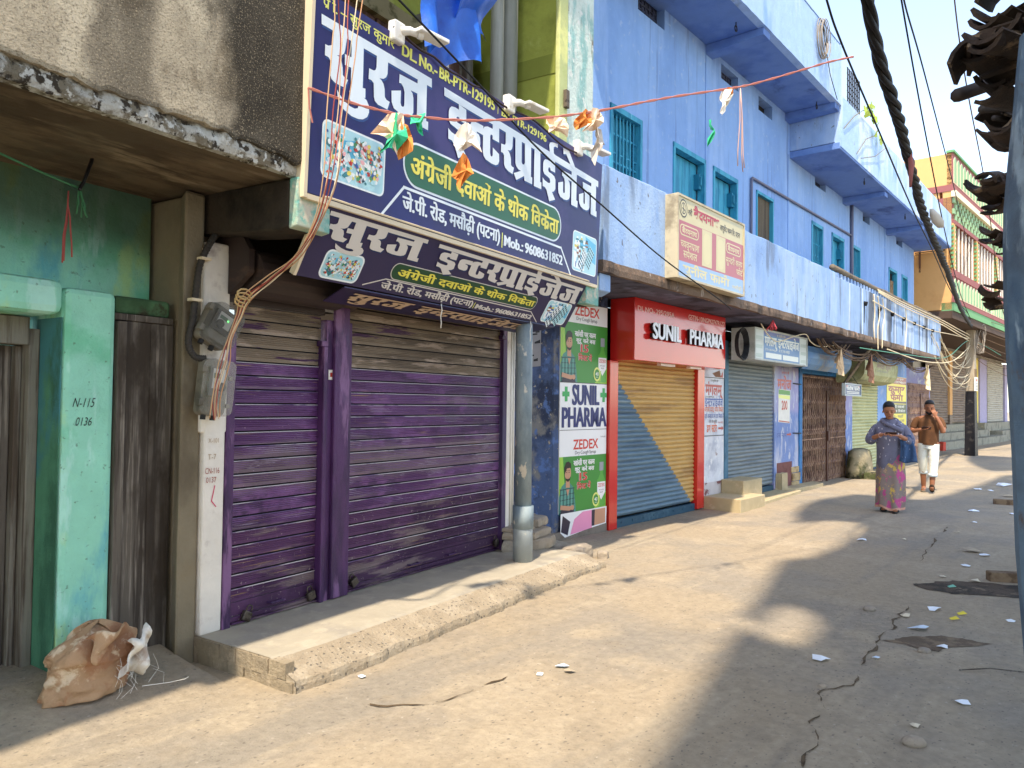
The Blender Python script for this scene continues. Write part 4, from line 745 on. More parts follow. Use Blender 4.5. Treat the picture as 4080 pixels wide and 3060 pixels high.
for a, c, z0, z1, kind in wins:
    fr = MB(FB); t_ = .055 if kind != 'board' else .04
    for q in ((a, a+t_, z0, z1), (c-t_, c, z0, z1), (a, c, z1-t_*1.3, z1)):
        fr.box(q[0], q[1], WO-.10, WO+.018, q[2], q[3])
    nm = 'door' if kind.startswith('door') or kind == 'open' else 'window'
    leaf = MB(FB); a2, c2, z2 = a+t_, c-t_, z1-t_*1.3
    if kind == 'bars':
        w = (c2-a2)/4
        for i in range(4): leaf.box(a2+i*w+.008, a2+(i+1)*w-.008, WO-.13, WO-.11, z0, z2)
        o = leaf.build(nm, M_teald, blue, bevel=.003); br = MB(FB); n = max(6, int((c2-a2)/.075))
        for i in range(1, n): br.box(a2+(c2-a2)*i/n-.009, a2+(c2-a2)*i/n+.009, WO-.05, WO-.035, z0, z2)
        for z in (z0+.25, z0+.6, z0+.95): br.box(a2, c2, WO-.056, WO-.048, z-.012, z+.012)
        for i in range(n): 
            if i % 2: br.box(a2+(c2-a2)*i/n, a2+(c2-a2)*(i+1)/n, WO-.05, WO-.04, z0+.70, z0+.72)
        br.build('bars', M_teal, o)
    elif kind == 'board':
        for i in range(4): leaf.box(a2+(c2-a2)*i/4+.003, a2+(c2-a2)*(i+1)/4-.003, WO-.07, WO-.05, z0, z2)
        o = leaf.build(nm, M_bboard, blue)
    else:
        n = 4
        for i in range(n): leaf.box(a2+(c2-a2)*i/n+.005, a2+(c2-a2)*(i+1)/n-.005, WO-.13, WO-.115, z0, z2)
        o = leaf.build(nm, M_teal if kind != 'open' else M_dark, blue, bevel=.004); h = MB(FB)
        if kind == 'door': 
            m_ = (a2+c2)/2
            for z in (z0+1.0, z0+1.35): h.tube([(m_-.04, WO-.11, z), (m_-.04, WO-.08, z), (m_-.03, WO-.08, z-.28), (m_-.03, WO-.11, z-.28)], .012, 6)
        if kind != 'open': h.box(c2-.09, c2-.005, WO-.12, WO-.03, z2-.38, z2-.16); h.tube([(c2-.05, WO-.02, z2-.2), (c2-.05, WO-.02, z2-.33)], .02, 8)
        if h.v: h.build('latch', M_teald, o)
        if kind == 'open':
            cu = MB(FB); rows = [[(a2+.32+.55*u, WO-.08+.03*math.sin(u*22), z2-.22-v*1.75+.02*u) for u in [i/20 for i in range(21)]] for v in (0, .5, 1)]
            cu.add([p for r_ in rows for p in r_], [(j*21+i, j*21+i+1, (j+1)*21+i+1, (j+1)*21+i) for j in range(2) for i in range(20)]); cu.build('curtain', mat('brown curtain', rgb(150, 124, 96), .9, [(rgb(120, 96, 72), 9, .5, .6)]), o, smooth=True, fix=False)
    fr.build('frame', M_teal, o, bevel=.004)
M_vent = mat('grey vent grille', rgb(70, 78, 104), .9, [(rgb(48, 52, 72), 20, .5, .6)])
for i, (a, c, z0, z1) in enumerate(vents):
    v = MB(FB)
    if i == 2: v.box(a, c, WO-.159, WO-.15, z0, z1, 1)
    else:
        v.box(a, c, WO-.159, WO-.15, z0, z1, 1); n = 7
        for k in range(n+1): v.box(a+(c-a)*k/n-.012, a+(c-a)*k/n+.012, WO-.15, WO-.12, z0, z1)
        for k in range(5): v.box(a, c, WO-.149, WO-.122, z0+(z1-z0)*k/4-.012, z0+(z1-z0)*k/4+.012)
        for k in range(n):
            for q in range(4): 
                cx = a+(c-a)*(k+.5)/n; cz = z0+(z1-z0)*(q+.5)/4; v.add([(cx-.03, WO-.13, cz), (cx, WO-.13, cz-.03), (cx+.03, WO-.13, cz), (cx, WO-.13, cz+.03)], [(0, 1, 2, 3)])
    v.build('vent', [M_vent, M_dark], blue)
# upper overhang, two levels, with parapets
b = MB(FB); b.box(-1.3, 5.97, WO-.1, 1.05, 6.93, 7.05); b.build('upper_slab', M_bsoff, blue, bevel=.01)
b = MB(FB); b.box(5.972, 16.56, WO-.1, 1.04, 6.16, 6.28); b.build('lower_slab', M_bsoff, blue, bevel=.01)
b = MB(FB)
for s in (-1.0, 2.52, 5.84): b.prof([(WO-.02, 6.79), (1.03, 6.82), (1.03, 6.928), (WO-.02, 6.928)], s-.12, s+.12)
for s in (9.4, 13.1): b.prof([(WO-.02, 6.02), (1.0, 6.06), (1.0, 6.158), (WO-.02, 6.158)], s-.12, s+.12)
b.build('beam', M_bsoff, blue, bevel=.008)
M_upar = mat('pale streaked upper parapet', rgb(166, 196, 236), .9, [(rgb(198, 216, 240), 1.4, .48, .66, (1, 1, .3)), (rgb(136, 172, 224), 2.2, .55, .7, (1, 1, .3), 4), (rgb(120, 128, 140), 2, .64, .78, (1, 1, .2), 6, .6), (rgb(112, 104, 96), 12, .68, .74, (1, 1, .5), 9, .7)], bump=.4, bscale=22)
def coping(F, s0, s1, o0, o1, z0, z1, m, nm, seed, ragtop=.015, n=80):
    b = MB(F); rows = []
    for i in range(n+1):
        s = s0+(s1-s0)*i/n; t_ = z1+ragtop*fbm(s, seed, 0, 2)+ragtop*.4*fbm(s, seed, 4, 9); e = .006*fbm(s, seed, 2, 3)
        rows.append([(s, o0, z0), (s, o1+e, z0), (s, o1+e, (z0+z1)/2), (s, o1+e, t_-.01), (s, o1-.01, t_), (s, o0, t_)])
    for i in range(n):
        for j in range(5): b.add([rows[i][j], rows[i+1][j], rows[i+1][j+1], rows[i][j+1]], [(0, 1, 2, 3)])
    for r_ in (rows[0], rows[-1]): b.add(r_, [tuple(range(6))])
    return b.build(nm, m, blue, fix=False)
coping(FB, -1.3, 5.972, .95, 1.062, 6.925, 7.99, M_upar, 'upper_parapet', 1)
coping(FB, 5.974, 16.56, .95, 1.052, 6.20, 7.14, M_upar, 'lower_parapet', 2)
b = MB(FB); b.box(5.974, 6.06, WO, .95, 6.29, 6.926); b.box(16.5, 16.56, -3, .95, 6.28, 7.12); b.box(-1.3, 5.9, .955, 1.07, 7.992, 8.01); b.build('parapet_end', M_bpar, blue, bevel=.008)
b = MB(FB)
for s in [6.6+.11*i for i in range(8)]: b.box(s, s+.018, .98, 1.0, 7.08, 7.86)
for z in [7.2+.11*i for i in range(7)]: b.box(6.6, 7.39, .975, .98, z, z+.018)
b.build('roof_railing', M_blk, blue)
# lower canopy slab and street parapet
def slabgeo():
    b = MB(FB); n = 120; rows = []
    for i in range(n+1):
        s = -1.60+17.2*i/n; a = .012*fbm(s, 1, 0, 2)+.012*fbm(s, 2, 0, 8)
        rows.append([(s, -.1, 2.875), (s, .90, 2.875+a*.4), (s, .955+a, 2.875+a), (s, .962+a, 2.93), (s, .955+a*.6, 2.995+a*.4), (s, .93, 2.998), (s, -.1, 2.998)])
    for i in range(n):
        for j in range(6): b.add([rows[i][j], rows[i+1][j], rows[i+1][j+1], rows[i][j+1]], [(0, 1, 2, 3)], 1 if 1 <= j <= 4 else 0)
    for r_ in (rows[0], rows[-1]): b.add(r_, [tuple(range(7))], 1)
    return b
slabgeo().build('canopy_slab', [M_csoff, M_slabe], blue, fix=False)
coping(FB, -1.58, 6.15, .84, .948, 2.99, 3.965, M_bpar, 'street_parapet', 3, .012)
coping(FB, 6.151, 15.6, .84, .947, 2.99, 3.90, M_bstain, 'street_parapet', 4, .006, 100)
b = MB(FB); k = 0
for i in range(44): b.box(6.2+i*.213, 6.2+i*.213+.09, .86, .935, 3.89, 3.985)
b.build('parapet_block', M_bpar, blue)
b = MB(FB); b.tube([(6.0, .90, 4.06)]+[(6.15+.5*i, .90+.01*math.sin(i), 4.04+.008*math.sin(i*2)) for i in range(1, 19)]+[(15.6, .9, 4.04)], .055, 10); b.build('top_rail', mat('grey bamboo rail', rgb(120, 110, 96), .9, [(rgb(66, 60, 54), 4, .5, .66)], bump=.4), blue, smooth=True)
b = MB(FB)
for i in range(7): 
    s = 7.9+i*1.08; b.tube([(s, .93, 3.62), (s, 1.0, 3.60)], .045, 8); b.prism([(s-.04, 3.58), (s-.025, 3.25), (s+.02, 3.22), (s+.04, 3.58)], .9485, .9495)
b.build('drain_spout', mat('black drain hole', rgb(24, 24, 26), .9), blue)
b = MB(FB)
for s in [6.9+i*.88 for i in range(10)]: b.box(s-.035, s+.035, .9475, .951, 3.0, 3.89)
b.build('parapet_rib', mat('pale rib paint', rgb(196, 212, 234), .9, [(rgb(130, 140, 156), 3, .56, .72, (1, 1, .2))]), blue)
b = MB(FB); b.prof([(-.05, 2.62), (.80, 2.66), (.90, 2.70), (.90, 2.874), (-.05, 2.874)], -1.57, -1.36); b.build('end_beam', M_bpar, blue, bevel=.01)
# pipe run on the upper wall
b = MB(FB); b.tube([(4.09, WO+.03, 3.6), (4.10, WO+.03, 5.32), (4.13, WO+.03, 5.345), (9.83, WO+.03, 5.42)], .022, 8); b.tube([(9.84, WO+.04, 4.0), (9.84, WO+.04, 6.15)], .035, 10)
b.build('wall_pipe', mat('grey blue pipe', rgb(110, 112, 132), .6), blue, smooth=True)
for s, o_, z in ((2.05, .77, 6.93), (5.54, .77, 6.93), (8.08, .9, 6.16), (11.6, .9, 6.16)):
    b = MB(FB); b.tube([(s, o_, z), (s, o_, z-.05)], .008, 5); b.tube([(s+.035*math.sin(a*.5), o_, z-.09+.04*math.cos(a*.5)) for a in range(14)], .009, 6); b.build('ceiling_ring', M_blk, blue)
# ------------------------------------------------------------------ ground floor fronts
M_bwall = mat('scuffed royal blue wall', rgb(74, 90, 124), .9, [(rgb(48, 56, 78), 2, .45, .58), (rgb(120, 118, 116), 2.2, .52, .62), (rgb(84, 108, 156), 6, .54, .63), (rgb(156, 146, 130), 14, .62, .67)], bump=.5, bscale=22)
M_greyp = mat('grey plaster base', rgb(132, 122, 112), .95, [(rgb(98, 88, 80), 3, .45, .65), (rgb(90, 60, 56), 3, .58, .7)], bump=.5)
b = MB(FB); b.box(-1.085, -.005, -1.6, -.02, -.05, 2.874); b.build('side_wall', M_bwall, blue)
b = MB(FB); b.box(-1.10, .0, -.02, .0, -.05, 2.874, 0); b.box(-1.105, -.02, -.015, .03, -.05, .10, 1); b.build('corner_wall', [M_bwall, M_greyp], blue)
b = MB(FB); b.box(0, 16, -.7, -.5, -.1, 2.874); b.build('shop_back', M_dark, blue)
M_wplas = mat('scuffed white pillar', rgb(218, 220, 226), .9, [(rgb(186, 190, 202), 2.5, .5, .68), (rgb(150, 120, 110), 3, .66, .74), (rgb(236, 236, 236), 8, .56, .66)], bump=.3)
M_mauve = mat('mauve blue pillar', rgb(164, 162, 200), .9, [(rgb(120, 144, 194), .8, .2, 1.35, (.15, .4, 0), 1, .9, 'z'), (rgb(180, 186, 208), 3, .52, .63, (1, 1, .3)), (rgb(206, 208, 216), 7, .56, .63, (1, 1, .4))], bump=.4)
M_mar = mat('maroon plinth', rgb(124, 82, 78), .9, [(rgb(150, 130, 122), 3, .55, .7, (1, 1, .4)), (rgb(92, 60, 58), 2, .5, .66)], bump=.4)
b = MB(FB); b.box(2.66, 3.42, -.5, .02, -.05, 2.874, 0); b.box(2.665, 3.415, .02, .024, -.02, .38, 1); b.build('pillar', [M_wplas, mat('peeling white base', rgb(206, 200, 200), .9, [(rgb(130, 84, 82), 5, .52, .58)], bump=.4)], blue, bevel=.01)
b = MB(FB); b.box(5.60, 6.87, -.5, .02, -.05, 2.874, 0); b.box(5.72, 6.5, .02, .026, -.02, .52, 1); b.build('pillar', [M_mauve, M_mar], blue, bevel=.01)
b = MB(FB); b.box(9.97, 10.52, -.5, .02, -.05, 2.874); b.build('pillar', M_mauve, blue, bevel=.01)
b = MB(FB); b.box(12.86, 16.03, -.5, .0, -.05, 2.874); b.build('pillar', mat('light blue pillar', rgb(136, 170, 222), .9, [(rgb(168, 190, 224), 2, .5, .66)], bump=.3), blue, bevel=.01)
M_tealf = mat('grey teal frame', rgb(74, 118, 144), .6, [(rgb(56, 94, 120), 4, .5, .66), (rgb(40, 40, 44), 5, .68, .74, (1, 1, .3))])
b = MB(FB); b.box(3.43, 3.575, -.3, .03, -.02, 2.6); b.build('shutter_frame', M_tealf, blue, bevel=.005)
b = MB(FB); b.box(6.88, 7.04, -.3, .04, -.02, 2.35); b.box(6.9, 10.0, -.3, .03, 2.22, 2.4); b.build('gate_frame', mat('bright blue frame', rgb(44, 118, 176), .6, [(rgb(36, 92, 144), 4, .5, .66)]), blue, bevel=.005)
b = MB(FB)
for z in (2.0, 1.05): b.tube([(6.55, .02, z), (6.9, .06, z-.01)], .012, 6)
b.build('door_stay', M_blk, blue)
b = MB(FB); b.box(6.45, 6.86, .02, .05, .0, .13); b.box(6.47, 6.88, .02, .06, .14, .29); b.box(6.44, 6.85, .02, .045, .30, .41); b.build('exposed_brick', mat('sunlit exposed brick', rgb(190, 168, 128), .95, [(rgb(150, 126, 92), 8, .5, .64)], bump=.8), blue, bevel=.012)
# corrugated roller shutters
def corr_shutter(F, s0, s1, z0, z1, pitch, parent, mats, split=None, o=-.02, amp=.019):
    b = MB(F); n = int((z1-z0)/pitch); N = 5
    for k in range(n):
        zt = z1-k*pitch; zb = zt-pitch
        pr = []
        for i in range(N+1): a = math.pi*i/N; pr.append((zt-.004-(pitch-.008)*i/N, o+amp*math.sin(a)))
        segs = [(s0, s1, 0)]
        if split:
            c = split((zt+zb)/2); c = min(max(c, s0), s1); segs = [(s0, c, 1), (c, s1, 0)]
        for a0, a1, mi in segs:
            if a1-a0 < .005: continue
            b.add([(a0, o, zt), (a1, o, zt), (a1, o-.012, zt-.002), (a0, o-.012, zt-.002), (a1, o, zt-.004), (a0, o, zt-.004)], [(0, 1, 2, 3), (3, 2, 4, 5)], mi); b.add([(a0, o, zb+.004), (a1, o, zb+.004), (a1, o, zb), (a0, o, zb)], [(0, 1, 2, 3)], mi)
            for (za, oa), (zb_, ob) in zip(pr, pr[1:]): b.add([(a0, oa, za), (a1, oa, za), (a1, ob, zb_), (a0, ob, zb_)], [(0, 1, 2, 3)], mi)
    return b.build('roller_shutter', mats, parent, fix=False, smooth=False)
M_sy = mat('ochre shutter paint', rgb(196, 160, 96), .55, [(rgb(166, 132, 82), 1.5, .48, .66, (.5, 1, 4)), (rgb(150, 120, 84), 2, .6, .72, (.5, 1, 6), 5)], spec=.4)
M_sb = mat('slate blue shutter paint', rgb(98, 124, 142), .55, [(rgb(78, 102, 122), 1.5, .48, .66, (.5, 1, 4)), (rgb(122, 142, 152), 2.5, .58, .7, (.5, 1, 6), 5)], spec=.4)
M_sg = mat('grey shutter paint', rgb(124, 134, 138), .55, [(rgb(100, 112, 120), 1.5, .48, .66, (.5, 1, 4)), (rgb(142, 146, 144), 2.5, .58, .7, (.5, 1, 6), 5)], spec=.4)
M_so = mat('pale olive shutter paint', rgb(184, 186, 138), .55, [(rgb(160, 164, 116), 1.6, .48, .66, (.5, 1, 4)), (rgb(206, 204, 150), 3, .58, .7, (.5, 1, 4), 5)], spec=.4)
M_sr = mat('brown rusted shutter', rgb(126, 108, 92), .6, [(rgb(92, 76, 66), 2, .48, .66, (.5, 1, 4)), (rgb(150, 132, 112), 3, .58, .7, (.5, 1, 6), 5)])
M_rail = mat('dark teal bottom rail', rgb(44, 78, 98), .6, [(rgb(70, 100, 116), 5, .54, .68)])
sh = corr_shutter(FB, .20, 2.42, .11, 2.12, .062, blue, [M_sy, M_sb], split=lambda z: .20+(2.36-.20)*min(1, max(0, (1.92-z)/1.80)) if z < 1.92 else .2)
b = MB(FB); b.box(.20, 2.42, -.05, .012, .0, .105); 
for i in range(8): b.tube([(.35+.28*i, .012, .06), (.35+.28*i, .02, .06)], .012, 6)
b.build('bottom_rail', M_rail, sh)
sh = corr_shutter(FB, 3.58, 5.58, .14, 2.6, .066, blue, [M_sg]); b = MB(FB); b.box(3.58, 5.58, -.05, .012, .02, .135); b.build('bottom_rail', M_rail, sh)
corr_shutter(FB, 10.53, 12.85, .02, 2.6, .075, blue, [M_so])
# collapsible lattice gates
M_gate = mat('rusty brown lattice gate', rgb(166, 134, 112), .6, [(rgb(124, 96, 82), 6, .46, .6), (rgb(178, 148, 122), 9, .54, .64)])
def lattice(F, s0, s1, z0, z1, parent, o=.02, n=25, rows=7):
    b = MB(F); w = (s1-s0)/n
    for i in range(n+1):
        s = s0+w*i; b.box(s-.006, s+.006, o, o+.012, z0, z1); b.box(s-.005+.024, s+.005+.024, o-.022, o-.010, z0+.02, z1)
    H_ = (z1-z0)/rows
    for r_ in range(rows):
        for i in range(n):
            s = s0+w*i; za = z0+H_*r_+.05; zb = za+H_*.62
            if r_ in (2, 3) and 0: continue
            b.tube([(s+.004, o+.014, za), (s+w*.55, o+.034, (za+zb)/2), (s+w*1.0, o+.014, zb)], .0075, 4, cap=False)
            if i % 2: b.tube([(s+w, o-.004, za), (s, o-.004, zb)], .006, 4, cap=False)
    for z in (z0+.03, z0+.9, z0+1.1, z1-.04): b.box(s0, s1, o-.006, o+.001, z-.012, z+.012)
    g = b.build('lattice_gate', M_gate, parent, fix=False)
    b = MB(F); m_ = (s0+s1)/2; b.box(m_-.04, m_+.04, o+.036, o+.06, z0, z1-.3); b.box(m_-.05, m_+.06, o+.06, o+.09, z0+.85, z0+1.05); b.build('lock_stile', mat('dark rust stile', rgb(84, 56, 46), .6), g)
    return g
lattice(FB, 7.07, 9.93, .0, 2.2, blue)
lattice(FB, 16.1, 19.0, .05, 2.3, blue, n=26, rows=7)
b = MB(FB); b.box(19.05, 19.3, -1.2, .0, 0, 2.87); b.build('pillar', M_mauve, blue)
# ------------------------------------------------------------------ red pharmacy front
M_red = mat('glossy red panel', rgb(206, 44, 40), .16, [(rgb(196, 40, 36), .8, .5, .7)], var=.03, spec=.6, coat=.3)
M_lside = vinyl('black letter sides', rgb(16, 16, 20)); M_lface = vinyl('white letter face', rgb(232, 236, 244))
t = thing('red_shop_sign', 'glossy red box sign with raised white SUNIL PHARMA letters', 'sign', FB(1.4, .15, 2.1))
b = MB(FB); b.box(.10, 2.755, -.02, .33, 2.10, 2.872); b.build('box', M_red, t, bevel=.006)
PR = Plane(FB, 0, .33, 0)
b = MB(); text(b, 'SUNIL', PR, .44, 1.20, 2.39, 2.585, 0, .016, .045, fat=.009); text(b, 'PHARMA', PR, 1.46, 2.535, 2.39, 2.585, 0, .016, .045, fat=.008)
o = b.build('raised_letters', [M_lface, M_lside], t, fix=True); md = o.modifiers.new('solid', 'SOLIDIFY'); md.thickness = .042; md.offset = 0; md.material_offset_rim = 1; md.material_offset = 0
b = MB(); text(b, 'DL NO- 295/295A', PR, .17, 1.13, 2.715, 2.775, 0, .014); text(b, 'GSTIN-10INGPK0747R1Z7', PR, 1.54, 2.72, 2.735, 2.80, 0, .014); b.build('small_letters', vinyl('pale pink letters', rgb(224, 176, 168)), t, fix=False)
b = MB(FB); b.box(.9, 1.3, .2, .26, 2.07, 2.098); b.box(1.75, 2.1, .2, .26, 2.07, 2.098); b.build('light_strip', M_lamp, t)
b = MB(FB); b.box(.0, .19, -.06, .05, .0, 2.098); b.box(2.43, 2.655, -.06, .05, .02, 2.098); b.build('red_jamb', M_red, t, bevel=.005)
# ------------------------------------------------------------------ cough syrup poster board
t = thing('poster_board', 'tall printed cough syrup poster with SUNIL PHARMA panel left of the red frame', 'poster', FB(-.5, .02, .1))
PZ = Plane(FB, 0, .012, 0)
V = {k: vinyl('poster '+k, c) for k, c in dict(white=rgb(238, 238, 240), green=rgb(62, 142, 58), lime=rgb(150, 196, 70), navy=rgb(26, 40, 110), red=rgb(206, 62, 52), skin=rgb(196, 146, 118), hair=rgb(34, 26, 24), shirt=rgb(70, 140, 130), check=rgb(30, 74, 78), plus=rgb(52, 168, 92), glass=rgb(90, 168, 70), cap=rgb(150, 156, 164), pink=rgb(236, 150, 190), dark=rgb(40, 34, 60), badge=rgb(226, 232, 130), lines=rgb(150, 206, 196), grey=rgb(90, 90, 100)).items()}
VK = list(V); VM = [V[k] for k in VK]; vi = {k: i for i, k in enumerate(VK)}
b = MB(FB); b.box(-1.0, -.02, -.005, .012, .30, 2.74); b.build('board', V['white'], t)
fl = lambda poly, d, k: flat(b, PZ, poly, d, vi[k])
for z0, z1 in ((1.80, 2.50), (.29, .945)):
    b = MB(); fl([(-1.0, z0), (-.02, z0), (-.02, z1), (-1.0, z1)], .001, 'green'); fl([(-1.0, z0), (-.86, z0), (-.93, z1), (-1.0, z1)], .0014, 'lime'); fl([(-.02, z0), (-.02, z0+.2), (-.3, z0)], .0014, 'lime'); b.build('background', VM, t, fix=False)
for z0 in (1.80, .29):
    # seated man in a checked shirt, hands together
    b = MB(); fl([(-1.0, z0), (-1.0, z0+.20), (-.95, z0+.32), (-.88, z0+.36), (-.80, z0+.36), (-.72, z0+.30), (-.68, z0+.14), (-.66, z0)], .002, 'shirt')
    for i in range(5): line(b, PZ, [(-.98+.065*i, z0+.01), (-.975+.065*i, z0+.29)], .012, .0026, vi['check']); line(b, PZ, [(-.98, z0+.04+.06*i), (-.70, z0+.05+.06*i)], .011, .0031, vi['check'])
    for i in range(4): line(b, PZ, [(-.95+.065*i, z0+.02), (-.945+.065*i, z0+.27)], .005, .0036, vi['lines'])
    fl([(-.87, z0+.30), (-.79, z0+.30), (-.80, z0+.42), (-.87, z0+.42)], .0038, 'skin'); fl([(-.86, z0+.28), (-.80, z0+.28), (-.83, z0+.2)], .0038, 'skin')
    fl(ell(-.832, z0+.46, .062, .088, 16), .0042, 'skin'); fl([(-.90, z0+.45), (-.905, z0+.53), (-.87, z0+.59), (-.82, z0+.60), (-.775, z0+.575), (-.765, z0+.51), (-.79, z0+.525), (-.85, z0+.52), (-.88, z0+.48)], .0046, 'hair')
    fl([(-.885, z0+.43), (-.87, z0+.385), (-.83, z0+.365), (-.79, z0+.385), (-.776, z0+.43), (-.80, z0+.405), (-.832, z0+.40), (-.865, z0+.405)], .0046, 'hair')
    for q in (-.857, -.81): fl(ell(q, z0+.475, .010, .006, 8), .005, 'hair'); fl([(q-.014, z0+.492), (q+.014, z0+.494), (q+.013, z0+.50), (q-.013, z0+.498)], .005, 'hair')
    fl([(-.85, z0+.415), (-.815, z0+.415), (-.832, z0+.408)], .0052, 'red')
    fl([(-.98, z0), (-.70, z0), (-.72, z0+.06), (-.95, z0+.07)], .0056, 'dark'); fl([(-.98, z0+.06), (-.80, z0+.035), (-.74, z0+.05), (-.74, z0+.09), (-.80, z0+.085), (-.97, z0+.11)], .006, 'skin'); fl(ell(-.74, z0+.065, .035, .03, 10), .0064, 'skin'); b.build('printed_man', VM, t, fix=False)
for z0 in (1.80, .29):
    b = MB(); c = -.125; fl(rrect(c-.095, c+.09, z0+.02, z0+.36, .03), .002, 'glass'); fl([(c-.09, z0+.33), (c+.085, z0+.33), (c+.03, z0+.42), (c+.03, z0+.46), (c-.03, z0+.46), (c-.03, z0+.42)], .0024, 'glass'); fl([(c-.045, z0+.455), (c+.045, z0+.455), (c+.045, z0+.56), (c-.045, z0+.56)], .0026, 'cap')
    fl([(c-.09, z0+.32), (c+.088, z0+.32), (c+.088, z0+.19), (c, z0+.10), (c-.09, z0+.2)], .0028, 'white'); fl([(c-.09, z0+.14), (c-.03, z0+.16), (c-.04, z0+.03), (c-.09, z0+.03)], .003, 'lime')
    text(b, 'ZEDEX', PZ, c-.075, c+.075, z0+.26, z0+.30, vi['red'], .014, .0032); text(b, 'DRY COUGH', PZ, c-.05, c+.05, z0+.215, z0+.23, vi['grey'], .01, .0032); text(b, 'RELIEF', PZ, c-.03, c+.035, z0+.185, z0+.20, vi['grey'], .01, .0032)
    fl(ell(-.245, z0+.115, .075, .085, 22), .004, 'badge'); fl(ell(-.245, z0+.115, .055, .062, 20), .0044, 'green'); text(b, '40', PZ, -.278, -.212, z0+.098, z0+.14, vi['white'], .016, .0048); text(b, 'YEARS', PZ, -.27, -.22, z0+.072, z0+.086, vi['white'], .01, .0048); b.build('printed_bottle', VM, t, fix=False)
for z0 in (1.80, .29):
    b = MB(); text(b, 'खांसी पर काम', PZ, -.72, -.28, z0+.545, z0+.60, vi['white'], .012, .002, fat=.003); text(b, 'शुरू करे बस', PZ, -.69, -.29, z0+.475, z0+.52, vi['white'], .012, .002, fat=.003)
    for dd, m_, gr in ((.002, 'white', .03), (.0042, 'red', 0)):
        text(b, '15', PZ, -.595, -.445, z0+.365, z0+.455, vi[m_], .014, dd, fat=.006+gr*.22); text(b, 'िमनट में', PZ, -.645, -.365, z0+.265, z0+.325, vi[m_], .012, dd, fat=.003+gr*.16)
    b.build('slogan', VM, t, fix=False)
for z0 in (2.50, .93): 
    b = MB(); text(b, 'ZEDEX', PZ, -.73, -.20, z0+.095, z0+.205, vi['red'], .022, .002); text(b, 'Dry Cough Syrup', PZ, -.69, -.25, z0+.035, z0+.075, vi['grey'], .004, .002); text(b, "Dr. Reddy's", PZ, -.15, -.04, z0+.25-.03*(z0 < 1), z0+.268-.03*(z0 < 1), vi['grey'], .004, .002); b.build('brand_line', VM, t, fix=False)
b = MB(); text(b, 'SUNIL', PZ, -.755, -.195, 1.545, 1.775, vi['navy'], .014, .002, fat=.009); text(b, 'PHARMA', PZ, -.955, -.03, 1.285, 1.51, vi['navy'], .014, .002, fat=.009)
for c in (-.88, -.09): fl([(c-.028, 1.58), (c+.028, 1.58), (c+.028, 1.75), (c-.028, 1.75)], .002, 'plus'); fl([(c-.075, 1.637), (c+.065, 1.637), (c+.065, 1.693), (c-.075, 1.693)], .0026, 'plus')
line(b, PZ, [(-1.0, 1.80), (-.02, 1.80)], .008, .003, vi['dark']); line(b, PZ, [(-1.0, 1.25), (-.02, 1.25)], .006, .003, vi['dark'])
b.build('lettering', VM, t, fix=False)
# strip of an older torn poster showing below
t = thing('torn_poster', 'torn pink poster strip peeping out under the cough syrup board', 'poster', FB(-.5, .02, .05))
PT = Plane(FB, 0, .033, 0); b = MB(); fl2 = lambda poly, d, k: flat(b, PT, poly, d, vi[k])
fl2([(-.99, .09), (-.9, .03), (-.5, .07), (-.04, .10), (-.03, .305), (-.99, .305)], .0, 'white'); fl2([(-.8, .05), (-.35, .08), (-.35, .29), (-.55, .29), (-.72, .22)], .001, 'pink'); fl2([(-.33, .10), (-.06, .11), (-.06, .29), (-.31, .29)], .0012, 'skin'); fl2([(-.98, .1), (-.85, .05), (-.8, .2), (-.95, .28)], .0012, 'dark'); fl2([(-.36, .10), (-.30, .1), (-.29, .29), (-.36, .29)], .0016, 'dark')
b.build('sheet', VM, t, fix=False)
# ------------------------------------------------------------------ writing painted on the pillars
M_pr = vinyl('painted red letters', rgb(176, 52, 44)); M_pb = vinyl('painted blue letters', rgb(44, 84, 160)); M_pk = vinyl('painted black line', rgb(40, 38, 44)); M_por = vinyl('painted orange letters', rgb(206, 96, 50))
PP_ = Plane(FB, 0, .0205, 0)
b = MB(); fr = rrect(2.70, 3.41, 1.09, 1.985, .03)
line(b, PP_, [(2.70, 1.985), (3.41, 1.985), (3.41, 1.09), (2.70, 1.09), (2.70, 1.985)], .014, .001, 2)
text(b, '{ड}ा सुधीर राम', PP_, 2.95, 3.2, 1.925, 1.955, 2, .01); text(b, 'मंगलम्', PP_, 2.74, 3.37, 1.72, 1.87, 0, .034); text(b, 'GSTIN-10BRPPP4223R', PP_, 2.73, 3.05, 1.675, 1.70, 2, .006)
text(b, 'इ{न}टर[प]ाईजेज', PP_, 2.73, 3.37, 1.545, 1.66, 1, .022); text(b, 'अं[गे]जी दवाई; थोक िव[के]ता', PP_, 2.72, 3.39, 1.46, 1.53, 3, .012); text(b, 'यहाँ जानवर के भी दवा िमलता है', PP_, 2.72, 3.40, 1.36, 1.42, 1, .012)
text(b, 'जे.पी. रोड मसौढ़ी', PP_, 2.86, 3.16, 1.29, 1.325, 2, .008); text(b, '[ड]ग {स}टोर', PP_, 2.79, 3.16, 1.15, 1.25, 3, .028); line(b, PP_, [(3.22, 1.20), (3.34, 1.20)], .03, .0012, 0); flat(b, PP_, [(3.33, 1.16), (3.40, 1.20), (3.33, 1.24)], .0014, 0)
text(b, 'D.N-2023', PP_, 3.2, 3.38, 1.28, 1.305, 0, .01)
b.build('painted_sign', [M_pr, M_pb, M_pk, M_por], blue, fix=False)
